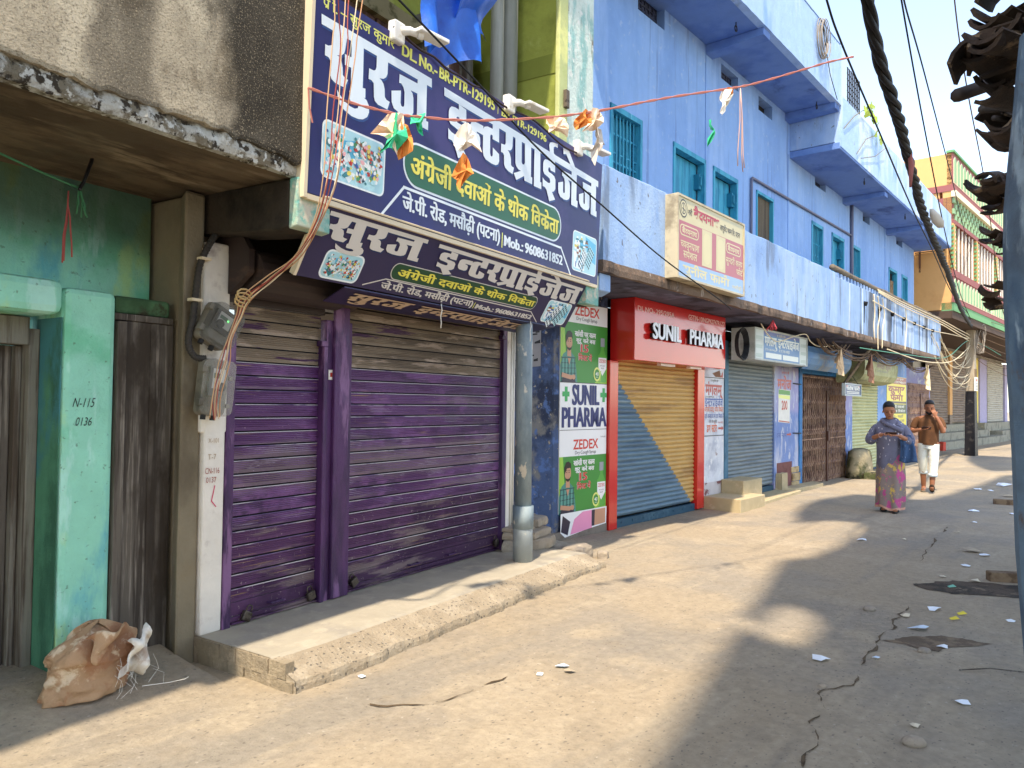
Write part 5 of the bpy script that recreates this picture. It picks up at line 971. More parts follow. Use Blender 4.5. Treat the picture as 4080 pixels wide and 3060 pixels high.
b = MB(); line(b, PP_, [(3.0, 2.06), (3.32, 2.06)], .004, .001, 1); flat(b, PP_, [(2.98, 2.05), (3.25, 2.11), (3.3, 2.0), (3.1, 2.0)], .001, 1); flat(b, PP_, [(3.27, 2.0), (3.37, 2.1), (3.37, 2.0)], .0012, 0); b.build('painted_shell', [M_pr, mat('brown paint', rgb(140, 104, 84), .9)], blue, fix=False)
b = MB(); text(b, 'जनता के', PP_, 5.95, 6.35, 2.16, 2.20, 0, .014); text(b, 'मनोज', PP_, 5.74, 6.47, 1.88, 2.05, 0, .034); text(b, 'द{न}त मंजन', PP_, 5.72, 6.2, .985, 1.06, 1, .014); line(b, PP_, [(6.24, 1.03), (6.4, 1.03)], .03, .001, 0); flat(b, PP_, [(6.38, .99), (6.47, 1.03), (6.38, 1.07)], .0014, 0)
b.build('painted_sign', [M_pr, M_pb], blue, fix=False)
t = thing('paper_notice', 'torn white paper notice with red print pasted on the mauve pillar', 'notice', FB(6.1, .03, 1.3))
PN = Plane(FB, 0, .022, 0); b = MB(); flat(b, PN, [(5.78, 1.27), (6.38, 1.24), (6.40, 1.86), (5.79, 1.88)], .001, 0); flat(b, PN, [(5.8, 1.78), (6.39, 1.77), (6.39, 1.85), (5.8, 1.87)], .0016, 2); flat(b, PN, [(5.8, 1.71), (6.39, 1.69), (6.39, 1.76), (5.8, 1.77)], .0016, 3)
text(b, '200', PN, 5.95, 6.25, 1.5, 1.66, 1, .03, .002); line(b, PN, [(5.82, 1.29), (6.36, 1.26)], .02, .002, 1); b.build('sheet', [cream, M_pr, V['green'], V['badge']], t, fix=False)
t = thing('paper_notice', 'black and white printed bill pasted high on the dark blue side wall', 'notice', FB(-1.1, -.6, 2.0))
PSW = lambda u, v, d=0: FB(-1.087-d, u, v)
b = MB(); flat(b, PSW, [(-.75, 1.95), (-.2, 1.98), (-.2, 2.45), (-.75, 2.46)], .001, 0); rd = random.Random(4)
for i in range(26): 
    u, v = rd.uniform(-.7, -.25), rd.uniform(2.0, 2.42); w = rd.uniform(.02, .09); flat(b, PSW, [(u, v), (u+w, v+.004), (u+w, v+rd.uniform(.012, .05)), (u, v+.02)], .0015+.0001*i, 1)
b.build('sheet', [mat('dirty grey paper', rgb(140, 138, 140), .9), M_blk], t, fix=False)
# ------------------------------------------------------------------ hanging and projecting shop signs
def boxsign(name, lab, F, s0, s1, o0, o1, z0, z1, mside, mface):
    t = thing(name, lab, 'sign', F((s0+s1)/2, (o0+o1)/2, z0)); b = MB(F); b.box(s0, s1, o0, o1-.004, z0, z1); b.build('case', mside, t, bevel=.006)
    b = MB(F)
    for q in ((s0, s0+.025, z0, z1), (s1-.025, s1, z0, z1), (s0+.025, s1-.025, z0, z0+.025), (s0+.025, s1-.025, z1-.025, z1)): b.box(q[0], q[1], o1-.004, o1+.008, q[2], q[3])
    b.build('frame', mside, t); return t, Plane(F, 0, o1, 0)
M_case = mat('rusty cream sign case', rgb(196, 184, 156), .6, [(rgb(150, 138, 116), 3, .5, .66), (rgb(134, 82, 52), 4, .66, .74, (1, 1, .4), 5)])
M_fcr = vinyl('faded cream face', rgb(204, 192, 148)); M_fred = vinyl('faded red face', rgb(176, 98, 106)); M_fbl = vinyl('faded blue face', rgb(146, 176, 212)); M_fbk = vinyl('faded black print', rgb(58, 50, 48)); M_fdr = vinyl('deep red print', rgb(178, 50, 66)); M_fgo = vinyl('pale gold print', rgb(210, 198, 152))
t, PB_ = boxsign('box_sign', 'faded cream and red box sign standing on the blue parapet', FB, -.30, 1.58, .93, 1.10, 2.985, 3.94, M_case, M_fcr)
FM = [M_fcr, M_fred, M_fbl, M_fbk, M_fdr, M_fgo]
b = MB(); flat(b, PB_, [(-.275, 3.01), (1.555, 3.01), (1.555, 3.915), (-.275, 3.915)], -.003, 0); flat(b, PB_, [(-.27, 3.185), (1.55, 3.195), (1.55, 3.655), (-.27, 3.645)], -.002, 1); flat(b, PB_, [(-.275, 3.01), (1.555, 3.01), (1.555, 3.195), (-.275, 3.185)], -.0018, 2)
for u0, u1 in ((.33, .60), (.72, .99)): flat(b, PB_, [(u0, 3.21), (u1, 3.21), (u1, 3.645), (u0, 3.645)], -.001, 0)
for u0, u1 in ((.37, .56), (.76, .95)): flat(b, PB_, rrect(u0, u1, 3.24, 3.61, .08), -.0005, 5)
b.build('face', FM, t, fix=False)
b = MB(); flat(b, PB_, ell(-.15, 3.79, .095, .105, 20), -.001, 3); flat(b, PB_, ell(-.15, 3.79, .082, .09, 20), -.0006, 0); flat(b, PB_, ell(-.15, 3.79, .06, .068, 20), -.0003, 3); flat(b, PB_, ell(-.15, 3.79, .05, .057, 20), 0, 0); line(b, PB_, [(-.15, 3.74), (-.15, 3.84)], .014, .0003, 3); line(b, PB_, [(-.18, 3.79), (-.12, 3.77)], .014, .0006, 3)
text(b, '{श}री', PB_, -.03, .07, 3.745, 3.80, 3, .012, -.001); text(b, 'बै{द}यनाथ', PB_, .10, .80, 3.735, 3.835, 4, .032, -.001); text(b, 'आयुवे^द भवन िल. पटना', PB_, .83, 1.44, 3.73, 3.79, 3, .012, -.001)
for u0, u1, v0, v1 in ((-.235, .24, 3.48, 3.61), (1.01, 1.47, 3.48, 3.61)):
    flat(b, PB_, rrect(u0, u1, v0, v1, .06), -.001, 5); flat(b, PB_, rrect(u0+.014, u1-.014, v0+.014, v1-.014, .05), -.0006, 1); text(b, 'बै{द}यनाथ', PB_, u0+.05, u1-.05, v0+.03, v1-.045, 5, .022, 0)
text(b, '{च}यवन[प]ाश', PB_, -.215, .255, 3.345, 3.42, 5, .012, -.001); text(b, '{स}पेशल', PB_, -.15, .20, 3.235, 3.31, 5, .012, -.001); text(b, 'सु{न}दरी क{ल}प', PB_, 1.01, 1.52, 3.35, 3.42, 5, .012, -.001); text(b, 'फोट^', PB_, 1.33, 1.53, 3.245, 3.31, 5, .012, -.001)
text(b, 'सुनील फाम^ा', PB_, -.16, 1.12, 3.055, 3.145, 5, .03, -.001); text(b, 'मसौढ़ी', PB_, 1.2, 1.5, 3.05, 3.09, 5, .01, -.001); b.build('lettering', FM, t, fix=False)
M_wcase = mat('grimy white case', rgb(186, 190, 184), .6, [(rgb(150, 152, 146), 3, .5, .66)]); M_fb2 = vinyl('mid blue face', rgb(52, 112, 168)); M_fw2 = vinyl('pale print', rgb(222, 226, 220)); M_gold2 = vinyl('dull gold print', rgb(190, 182, 140))
t, PM = boxsign('box_sign', 'blue and white box sign hung under the slab above the grey shutter', FB, 3.45, 5.90, .12, .50, 2.28, 2.79, M_wcase, M_fb2)
b = MB(); flat(b, PM, [(3.475, 2.305), (5.875, 2.305), (5.875, 2.765), (3.475, 2.765)], -.003, 2); flat(b, PM, [(3.83, 2.31), (5.50, 2.31), (5.50, 2.76), (3.83, 2.76)], -.002, 0); flat(b, PM, [(3.83, 2.70), (5.50, 2.70), (5.50, 2.76), (3.83, 2.76)], -.0016, 3)
for u0, u1 in ((3.92, 4.62), (4.68, 5.44)): flat(b, PM, [(u0, 2.335), (u1, 2.335), (u1, 2.42), (u0, 2.42)], -.001, 1)
text(b, 'मंगलम् इ{न}टर[प]ाइजेज', PM, 3.87, 5.46, 2.535, 2.67, 1, .016, -.001, fat=.006); text(b, 'डा. सुधीर राम', PM, 4.4, 4.8, 2.705, 2.74, 4, .01, -.001); text(b, 'GSTIN-10BRPPP4223R', PM, 3.88, 4.4, 2.455, 2.485, 1, .01, -.001); text(b, 'जे. पी. रोड मसौढ़ी', PM, 4.5, 5.0, 2.455, 2.49, 1, .01, -.001)
for i in range(6):
    for c in (3.5, 5.55): flat(b, PM, [(c, 2.33+.07*i), (c+.28, 2.33+.07*i), (c+.28, 2.39+.07*i), (c+.02, 2.385+.07*i)], -.0015+.0002*(i % 2), 2 if i % 2 else 5)
b.build('face', [M_fb2, M_fw2, vinyl('grimy white face', rgb(196, 204, 200)), vinyl('indigo face', rgb(70, 80, 150)), M_gold2, vinyl('pale green print', rgb(170, 184, 176))], t, fix=False)
def curvesign(name, lab, F, s0, s1, prof, mface, mside):
    t = thing(name, lab, 'sign', F((s0+s1)/2, prof[0][0], min(p[1] for p in prof))); b = MB(F)
    P2 = list(prof)+[(o-.03, z+.005) for o, z in reversed(prof)]
    b.prof(P2, s0, s1); b.build('panel', mface, t); b = MB(F)
    for s in (s0, s1): b.prof(list(prof)+[(.02, prof[-1][1]), (.02, prof[0][1])], s-.012 if s == s0 else s, s if s == s0 else s+.012)
    b.build('end_plate', mside, t); return t
t = curvesign('curved_sign', 'faded blue sheet metal sign curving out above the left lattice gate', FB, 5.95, 8.68, [(.20, 2.28), (.38, 2.25), (.46, 2.34), (.50, 2.44), (.50, 2.56), (.42, 2.68)], mat('faded blue tin', rgb(98, 134, 170), .6, [(rgb(132, 142, 150), 2, .5, .64), (rgb(60, 110, 170), 3, .58, .68), (rgb(146, 110, 90), 6, .66, .74)], bump=.1), mat('teal tin', rgb(40, 88, 120), .6))
PC = Plane(FB, 0, .503, 0); b = MB(); flat(b, PC, [(6.02, 2.45), (6.5, 2.45), (6.5, 2.55), (6.02, 2.55)], .001, 0); flat(b, PC, [(8.1, 2.45), (8.62, 2.45), (8.62, 2.55), (8.1, 2.55)], .001, 0)
text(b, 'संतोष फाम^ा ;  थोक िव[के]ता', PC, 6.6, 8.0, 2.455, 2.53, 1, .012, .001); b.build('lettering', [M_fb2, vinyl('faded brick print', rgb(120, 104, 116))], t, fix=False)
M_oliv = mat('olive tin', rgb(166, 168, 124), .6, [(rgb(132, 134, 94), 2, .48, .64), (rgb(190, 188, 146), 4, .57, .68)], bump=.1)
t = curvesign('curved_sign', 'olive sheet metal sign sagging over the pale green shutter', FB, 9.25, 12.15, [(.28, 2.10), (.52, 2.16), (.60, 2.28), (.62, 2.42), (.62, 2.58)], M_oliv, M_oliv)
PC = Plane(FB, 0, .623, 0); b = MB(); text(b, 'ममता ड्रग', PC, 10.2, 11.5, 2.44, 2.54, 0, .02, .001); text(b, 'GSTIN 10AHPPD', PC, 10.2, 11.2, 2.36, 2.40, 1, .012, .001); b.build('lettering', [vinyl('faded maroon print', rgb(112, 60, 62)), vinyl('faded grey print', rgb(96, 100, 90))], t, fix=False)
t = thing('bracket_arm', 'weathered bamboo prop slanting between the blue and olive signs', 'bamboo prop', FB(8.9, .6, 1.9)); b = MB(FB); b.tube([(8.75, .3, 2.0), (9.2, .75, 2.83)], .035, 8); b.build('stick', mat('grey bamboo', rgb(140, 122, 100), .9, [(rgb(96, 82, 68), 5, .5, .64)]), t, smooth=True)
t, PH_ = boxsign('small_sign', 'small dark blue hanging board between the lattice gate and green shutter', FB, 8.20, 9.40, .44, .50, 1.795, 2.055, mat('pale board edge', rgb(190, 200, 200), .6), M_fb2)
b = MB(); flat(b, PH_, [(8.225, 1.82), (9.375, 1.82), (9.375, 2.03), (8.225, 2.03)], -.002, 0); text(b, 'संतोष फम^ा', PH_, 8.32, 9.3, 1.915, 1.975, 1, .024, -.001)
for i, v in enumerate((1.88, 1.85, 2.005)): line(b, PH_, [(8.35, v), (9.25, v)], .012 if i < 2 else .008, -.001, 1)
for c in (8.36, 9.24): flat(b, PH_, ell(c, 1.995, .05, .022, 10), -.0008, 2)
b.build('face', [vinyl('navy board', rgb(40, 72, 124)), M_fw2, vinyl('pink print', rgb(206, 150, 150))], t, fix=False)
b = MB(FB); b.tube([(8.3, .47, 2.05), (8.9, .4, 2.3)], .006, 5); b.tube([(9.3, .47, 2.05), (8.9, .4, 2.3)], .006, 5); b.build('hanger', M_blk, t)
t = thing('vertical_banner', 'tall yellow banner with red Hindi lettering behind the woman', 'banner', FB(14.9, .02, .5)); PV = Plane(FB, 0, .012, 0)
b = MB(FB); b.box(13.75, 15.95, .001, .012, .5, 2.42); b.build('sheet', vinyl('bright yellow vinyl', rgb(238, 222, 66)), t)
b = MB(); flat(b, PV, [(13.76, 2.22), (15.94, 2.22), (15.94, 2.41), (13.76, 2.41)], .001, 0); flat(b, PV, [(13.9, 1.40), (15.94, 1.40), (15.94, 1.66), (13.9, 1.66)], .001, 1); flat(b, PV, [(14.2, 1.68), (15.94, 1.68), (15.94, 1.74), (14.2, 1.74)], .001, 2)
text(b, 'प्रो. -अमन कुमार'.replace('प्रो', '[प]ो'), PV, 14.2, 15.6, 2.34, 2.385, 3, .014, .002); text(b, 'मो. 8130748601', PV, 14.0, 15.85, 2.245, 2.30, 3, .016, .002); text(b, 'कुमार', PV, 13.86, 15.75, 1.99, 2.14, 0, .04, .0015); text(b, 'फम^ा', PV, 14.1, 15.55, 1.77, 1.91, 0, .04, .0015)
text(b, 'अं[गे]जी दवाओं', PV, 13.98, 15.7, 1.56, 1.62, 3, .02, .002); text(b, 'के थोक िव[के]ता', PV, 13.98, 15.8, 1.44, 1.5, 3, .02, .002); text(b, 'नोट- यहाँ', PV, 14.0, 15.6, 1.29, 1.35, 4, .012, .002); text(b, 'होलसेल दवा', PV, 14.0, 15.7, 1.17, 1.23, 4, .012, .002); text(b, 'मिलता है'.replace('मि', 'िम'), PV, 14.0, 15.7, 1.05, 1.11, 4, .012, .002)
b.build('lettering', [vinyl('banner maroon', rgb(150, 36, 48)), vinyl('banner dark green', rgb(26, 64, 40)), V['dark'], M_fw2, V['grey']], t, fix=False)
# ------------------------------------------------------------------ steps and stones along the shop fronts
M_step = mat('sunlit pale cement step', rgb(184, 168, 134), .92, [(rgb(176, 162, 130), 2, .5, .66), (rgb(198, 184, 152), 6, .57, .7)], bump=.3)
t = thing('cement_step', 'pale cement step with a raised seat in front of the white painted pillar', 'step', FB(3.0, .3, 0))
b = MB(FB); b.box(2.66, 3.60, .03, .62, -.03, .19); b.build('tread', M_step, t, bevel=.012)
b = MB(FB); b.box(3.30, 4.05, .03, .40, -.03, .40); b.build('seat_block', M_step, t, bevel=.012)
b = MB(FB); b.plan([(3.6, .02), (5.8, .02), (5.9, .40), (3.8, .52)], -.03, .05); b.plan([(5.6, .02), (7.6, .05), (7.3, .36), (5.9, .30)], -.03, .07); tag(b.build('pavement_edge', M_step, bevel=.012), 'low broken cement apron along the grey shutter and mauve pillar', 'pavement')
rock('door_stone', FB, [(5.66, .03), (5.66, .14), (5.98, .14), (5.98, .03)], .0, .34, 31, M_step, 'rounded pale stone block at the foot of the mauve pillar')
M_moss = mat('mossy rubble', rgb(150, 138, 110), .95, [(rgb(70, 74, 44), 1.6, .44, .58), (rgb(44, 44, 34), 3, .54, .66), (rgb(190, 176, 146), 6, .6, .7)], bump=.9, bscale=20)
b = MB(FB); rr = []
for k, (z, q) in enumerate(((-.03, 1), (.2, .98), (.45, .92), (.58, .8), (.62, .55))): rr.append([FB(10.05+.62*math.cos(2*math.pi*i/24)*q*(1+.08*fbm(i, k, 0, .9)), .30+.24*math.sin(2*math.pi*i/24)*q*(1+.1*fbm(i, k, 3, .9)), z+.03*fbm(i, 1, 0, .6)) for i in range(24)])
b.rings(rr); tag(b.build('mossy_block', M_moss, smooth=True), 'mossy broken block in front of the green shutter', 'rubble block')
rock('rubble_stone', FB, [(9.6, .5), (9.7, .75), (10.1, .72), (10.2, .5)], -.02, .14, 33, M_moss, 'grey rubble stone lying before the mossy block')
rock('rubble_stone', FB, [(10.3, .5), (10.4, .7), (10.7, .66), (10.7, .5)], -.02, .10, 34, M_step, 'pale rubble stone right of the mossy block')
# ================================================================== orange house at the bend
YO = FO.yaw
M_or = mat('hazed orange wall paint', rgb(222, 172, 112), .85, [(rgb(210, 156, 98), 1.2, .5, .68)], var=.04, yaw=YO)  # distance haze mixed into the orange, so paler and duller
M_ormar = mat('hazed maroon trim', rgb(150, 92, 90), .8, var=.04, yaw=YO); M_orwh = mat('cream trim', rgb(232, 220, 190), .8, var=.04, yaw=YO); M_orgr = mat('hazed leaf green paint', rgb(146, 180, 138), .8, var=.05, yaw=YO); M_orgd = mat('hazed green band', rgb(112, 164, 114), .8, var=.04, yaw=YO)  # haze washed into the maroon and the greens as well
house = thing('orange_house', 'orange house with green and maroon patterned balconies at the far bend', 'house', FO(4, -2, 0))
b = MB(FO); b.box(0, 14, -6, -1.0, 4.4, 9.05); b.build('wall', M_or, house)
b = MB(FO); b.box(0, .10, -1.0, -.03, 8.0, 9.05); b.box(0, .10, -1.0, -.03, 4.45, 5.75); b.box(.0, .10, -.25, -.03, 5.75, 8.0); b.box(.02, .35, -1.0, -.35, 5.75, 8.0); b.build('end_wall', M_or, house)
b = MB(FO); b.box(-.02, .04, -1.0, .0, 7.93, 8.12); b.box(-.03, 14, -.03, .03, 7.93, 8.10); b.box(-.03, 14, -.03, .03, 5.42, 5.62); b.box(-.03, 14, -.03, .03, 4.66, 4.78); b.box(0, 14, -.04, .02, 6.98, 7.1); b.build('maroon_band', M_ormar, house)
b = MB(FO); b.box(0, 14, -.15, .0, 8.1, 9.06); b.build('parapet', M_ormar, house)
b = MB(FO); b.box(-.05, 14, -.16, .05, 9.065, 9.13); b.box(0, 14, -.3, .012, 4.42, 4.66); b.build('green_band', M_orgd, house)
b = MB(FO); b.box(0, 14, -.06, .005, 4.78, 5.42); b.build('balcony_front', M_ormar, house)
b = MB(FO); c = MB(FO)
def arch(mb, s, w, z0, z1, o0, o1): mb.prism([(s-w, z0), (s+w, z0), (s+w, z1-w)]+[(s+w*math.cos(R(a)), z1-w+w*math.sin(R(a))) for a in range(20, 180, 20)]+[(s-w, z1-w)], o0, o1)
for i in range(34):
    s = .25+.41*i
    arch(c, s, .17, 8.18, 8.98, .001, .012); arch(b, s, .135, 8.22, 8.94, .012, .022); arch(c, s, .17, 4.82, 5.40, .006, .016); arch(b, s, .135, 4.85, 5.36, .016, .026)
b.build('arched_panel', M_orgr, house); c.build('arch_border', M_orwh, house)
b = MB(FO); b.box(-.05, 14, -.03, .10, 7.75, 7.92); b.build('cornice', M_orwh, house)
b = MB(FO); b.box(0, 14, -.5, -.03, 7.1, 7.75, 0); n = 0
for i in range(64):
    for j in range(4):
        if (i+j) % 2: b.box(.05+.21*i, .05+.21*i+.2, -.03, .02, 7.11+.16*j, 7.11+.16*j+.15, 1)
b.build('check_tiles', [M_ormar, M_orgr], house)
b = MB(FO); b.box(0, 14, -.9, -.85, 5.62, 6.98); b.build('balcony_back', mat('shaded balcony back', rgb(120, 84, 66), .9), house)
b = MB(FO)
for i in range(26):
    s = .45+.46*i
    if i in (6, 13, 20): continue
    b.tube([(s, -.05, 5.62), (s, -.05, 6.98)], .035, 8)
b.build('baluster', mat('white bars', rgb(214, 206, 196), .6), house)
b = MB(FO)
for s in (.12, 3.2, 6.4, 9.6, 12.8): b.box(s-.12, s+.12, -.12, .012, 5.62, 6.98)
b.build('column', M_or, house)
b = MB(FO)
for s in (.12, 3.2, 6.4): 
    for k in range(10): b.box(s-.16, s-.12, -.05, .03, 5.68+.13*k, 5.74+.13*k); b.box(s+.12, s+.16, -.05, .03, 5.68+.13*k, 5.74+.13*k)
b.build('column_trim', M_orgd, house)
b = MB(FO)
for z in (6.2, 6.5, 6.8): b.box(-.02, .0, -1.0, -.2, z, z+.03)
b.build('side_rail', M_blk, house)
b = MB(FO); b.box(0, 26, -3.0, -.02, 4.2, 4.42); b.build('floor_slab', mat('dark brown slab', rgb(86, 70, 60), .9), house)
# lock-up shops below
b = MB(FO); b.box(6.6, 24, -3.2, -2.75, -.1, 4.2); b.build('shop_wall', mat('pale grey wall', rgb(176, 170, 158), .9, [(rgb(150, 142, 128), 2, .5, .65)], yaw=YO), house)
def fsh(s0, s1, z0, z1): return corr_shutter(FO, s0, s1, z0, z1, .105, house, [M_sr], o=-2.58, amp=.02)
fsh(7.6, 11.1, .92, 4.0); fsh(11.65, 16.2, .92, 4.0); corr_shutter(FO, 19.1, 23.2, .92, 4.0, .11, house, [mat('pale grey shutter', rgb(176, 170, 154), .6, [(rgb(150, 142, 126), 2, .5, .66, (.5, 1, 5))], yaw=YO)], o=-2.58, amp=.02)
b = MB(FO); b.box(11.15, 11.6, -2.7, -2.5, 1.3, 4.0, 0); b.box(11.15, 11.6, -2.7, -2.5, .9, 1.3, 1); b.build('shutter_post', [M_or, M_sr], house)
b = MB(FO); b.box(16.3, 17.2, -2.74, -2.6, .9, 4.0, 0); b.box(17.3, 18.9, -2.74, -2.55, .9, 4.0, 1); b.box(23.3, 24, -2.7, -2.5, .9, 4.0, 1); b.build('painted_pillar', [mat('yellow painted pillar', rgb(236, 214, 110), .9, yaw=YO), mat('lilac pillar', rgb(176, 168, 196), .9, yaw=YO)], house)
M_gst = mat('grey cement steps', rgb(150, 146, 130), .9, [(rgb(120, 116, 104), 2, .48, .66), (rgb(176, 168, 146), 5, .57, .7)], bump=.3, yaw=YO)
b = MB(FO)
for k, (z, o_) in enumerate(((.30, -1.72), (.60, -2.05), (.90, -2.38))): b.box(6.95, 19-k*2.2, -2.75, o_, -.05 if k == 0 else z-.299, z, 0)
b.box(19, 26, -2.75, -1.9, -.05, .5, 0); b.box(17, 26, -2.75, -2.3, .5, .9, 0)
t = tag(b.build('shop_steps', M_gst, bevel=.012), 'grey cement steps climbing to the brown shutters beneath the orange house', 'steps')
b = MB(FO); b.prism([(6.55, -.03), (6.93, -.03), (6.93, .9), (6.55, .9)], -2.75, -2.3); b.prism([(6.55, -.03), (6.93, -.03), (6.93, .32), (6.55, .32)], -2.3, -1.72)
tag(b.build('red_step_cheek', mat('red painted cement', rgb(196, 74, 56), .85, [(rgb(170, 96, 76), 3, .55, .68)], yaw=YO), bevel=.012), 'red painted side wall at the left end of the grey steps', 'step wall')
b = MB(FB); b.box(19.0, 28, -3.4, -1.4, 0, 4.3); b.build('link_wall', mat('dark gap wall', rgb(70, 60, 54), .9), house)
# ------------------------------------------------------------------ concrete electricity pole
t = thing('electric_pole', 'concrete electricity pole with a black painted foot in front of the grey steps', 'pole', FO(4.243, -.377, 0))
M_pcon = mat('pole concrete', rgb(176, 162, 140), .9, [(rgb(142, 130, 112), 1.6, .48, .66, (1, 1, .4)), (rgb(200, 186, 160), 4, .58, .7)], bump=.3)
M_pblk = mat('black pole paint', rgb(26, 24, 28), .5, [(rgb(60, 56, 54), 6, .56, .66)], bump=.4)
def pole_sec(b, z0, z1, w0, w1, d=.55): b.add([(4.243+a*w*.5, -.377+o*w*d*.5, z) for z, w in ((z0, w0), (z1, w1)) for a, o in ((-1, -1), (1, -1), (1, 1), (-1, 1))], [(3, 2, 1, 0), (4, 5, 6, 7), (0, 1, 5, 4), (1, 2, 6, 5), (2, 3, 7, 6), (3, 0, 4, 7)])
b = MB(FO); pole_sec(b, 2.15, 7.25, .37, .27, .7); b.build('shaft', M_pcon, t, bevel=.015)
b = MB(FO); pole_sec(b, -.05, 2.15, .46, .375, .7); b.build('painted_foot', M_pblk, t, bevel=.015)
b = MB(FO); b.box(4.1, 4.42, -.50, -.24, 2.6, 2.9); b.build('band', mat('rusty band', rgb(120, 96, 66), .7), t)
b = MB(FO)
for z in (6.65, 5.25): b.box(3.95, 5.1, -.22, -.16, z-.03, z+.04)
b.build('cross_arm', M_blk, t)
b = MB(FO)
for s, z in ((4.9, 6.69), (5.05, 6.69), (4.95, 5.29)): b.tube([(s, -.19, z), (s, -.19, z+.16)], [.05, .035], 8)
b.build('insulator', mat('grey insulator', rgb(140, 130, 124), .4), t)
tt = thing('street_light', 'small glowing white street lamp on the concrete pole arm', 'lamp', FO(5.3, .1, 5.0)); b = MB(FO); b.tube([(4.4, -.2, 4.6), (4.9, .0, 4.9), (5.35, .15, 5.05)], .025, 6); b.build('arm', M_blk, tt); b = MB(FO); b.tube([(5.3, .14, 5.04), (5.42, .17, 5.08), (5.55, .2, 5.1)], [.06, .08, .05], 10); b.build('bulb', mat('lit lamp', (1, 1, .9), .3, var=0, emit=((1, 1, .8, 1), 3)), tt, smooth=True)
b = MB(FO); b.raw([FO(s, o_, z) for s, o_, z in ((4.01, -.19, 2.16), (4.01, -.57, 2.16), (4.02, -.57, 2.75), (4.02, -.19, 2.75))], [(0, 1, 2, 3)], 0)
b = MB(FO); b.box(4.0, 4.44, -.245, -.215, 2.16, 2.62, 0); b.box(4.1, 4.34, -.215, -.212, 2.48, 2.56, 1); 
for k in range(5): b.box(4.06, 4.4, -.215, -.212, 2.2+.05*k, 2.22+.05*k, 2)
tag(b.build('paper_notice', [cream, M_pr, V['grey']]), 'pale printed notice pasted on the concrete electricity pole', 'notice')
# ------------------------------------------------------------------ overhead wires
M_wire = mat('black cable', (.009, .009, .010), .7, var=0); M_cw = mat('cream cable', rgb(226, 210, 176), .6, var=0); M_gw = mat('green cable', rgb(84, 150, 130), .6, var=0); M_tw = mat('dusty brown cable', rgb(112, 90, 70), .8, var=0)
CAB = [(1.75, 4.0, 4.75), (2.34, 4.95, 4.36), (2.74, 5.58, 4.22), (3.67, 7.0, 4.10), (5.2, 9.4, 3.97), (7.4, 12.7, 3.92), (10.8, 18.0, 4.02), (13.5, 22.1, 4.15), (15.3, 24.8, 4.26)]
core = smoothpath(CAB, 30); t = thing('twisted_cable', 'thick black twisted power cable sweeping from the top edge down to the far pole', 'cable', CAB[0])
for k in range(4):
    L_ = 0; pts = []
    for i, p in enumerate(core):
        if i: L_ += (p-core[i-1]).length
        a = k*math.pi/2+L_*2*math.pi/1.15; tdir = (core[min(i+1, len(core)-1)]-core[max(i-1, 0)]).normalized(); sx = tdir.cross(Vector((0, 0, 1))).normalized(); sy = sx.cross(tdir)
        rr_ = .027*(1+.25*math.sin(L_*2.1+k)); pts.append(p+sx*math.cos(a)*rr_+sy*math.sin(a)*rr_)
    b = MB(); b.tube(pts, .024, 7, raw=True); b.build('cable_strand', M_wire, t, smooth=True)
b = MB(); p0 = core[95]; b.tube([p0+Vector((.02, 0, .02)), p0+Vector((.05, .02, -.12)), p0+Vector((.03, .0, -.34))], [.02, .026, .012], 6, raw=True); tag(b.build('rag', mat('faded pink rag', rgb(150, 92, 88), .9), smooth=True), 'faded pink rag tied on the thick twisted cable', 'rag')
def wire(name, lab, pts, r, m, group=None, n=8): b = MB(); b.tube(smoothpath(pts, n), r, 5, raw=True); return tag(b.build(name, m, smooth=True), lab, 'wire', group)
GW = 'wires strung over the street'
wire('overhead_wire', 'straight black wire left of the twisted cable running from the top edge to the pole', [(1.6, 4.9, 5.9), (2.77, 6.66, 5.33), (3.25, 7.36, 5.16), (4.52, 9.21, 5.0), (6.53, 12.15, 4.78), (8.32, 14.76, 4.68), (11.27, 19.05, 4.44), (15.3, 24.8, 4.6)], .011, M_wire, GW)
wire('overhead_wire', 'dark wire, left one of the close pair right of the twisted cable', [(2.9, 5.8, 5.5), (4.23, 7.86, 5.15), (5.36, 9.6, 4.9), (7.53, 12.94, 4.52), (11, 18.3, 4.35), (15.3, 24.8, 4.4)], .009, M_wire, GW)
wire('overhead_wire', 'dark wire, right one of the close pair right of the twisted cable', [(3.0, 5.8, 5.3), (3.63, 6.93, 5.43), (4.91, 8.9, 5.62), (8.46, 14.37, 6.05), (13.1, 21.55, 6.62), (15.4, 24.8, 6.75)], .009, M_wire, GW)
wire('overhead_wire', 'thin brown wire falling steeply beside the tiled eave', [(3.6, 6.2, 6.2), (4.24, 7.15, 5.56), (4.92, 8.07, 5.08), (6.21, 9.84, 4.72), (7.16, 11.15, 4.3), (8.38, 12.8, 3.4), (9, 13.5, 3.0)], .007, M_tw, GW)
wire('overhead_wire', 'thin black wire crossing the navy sign down to the slab hook', [(-.9, 4.2, 4.05), (-.71, 4.34, 3.93), (-.26, 5.0, 3.715), (.19, 5.68, 3.49), (.78, 6.55, 3.3), (1.54, 7.69, 3.07), (2.51, 9.14, 2.87), (2.81, 9.585, 2.79)], .0075, M_wire, GW)
rag2 = core[118]; b = MB(); b.rings([[rag2+Vector((.10+q*.06+.05*s_*math.cos(a), .0+.04*s_*math.sin(a), .05-q*.12)) for a in [i*.785 for i in range(8)]] for q, s_ in ((0, .5), (.6, 1.2), (1.3, 1.5), (1.9, .8))], raw=True); tag(b.build('rag', mat('dirty white rag', rgb(186, 178, 164), .9), smooth=True), 'dirty white rag caught beside the thick twisted cable', 'rag')
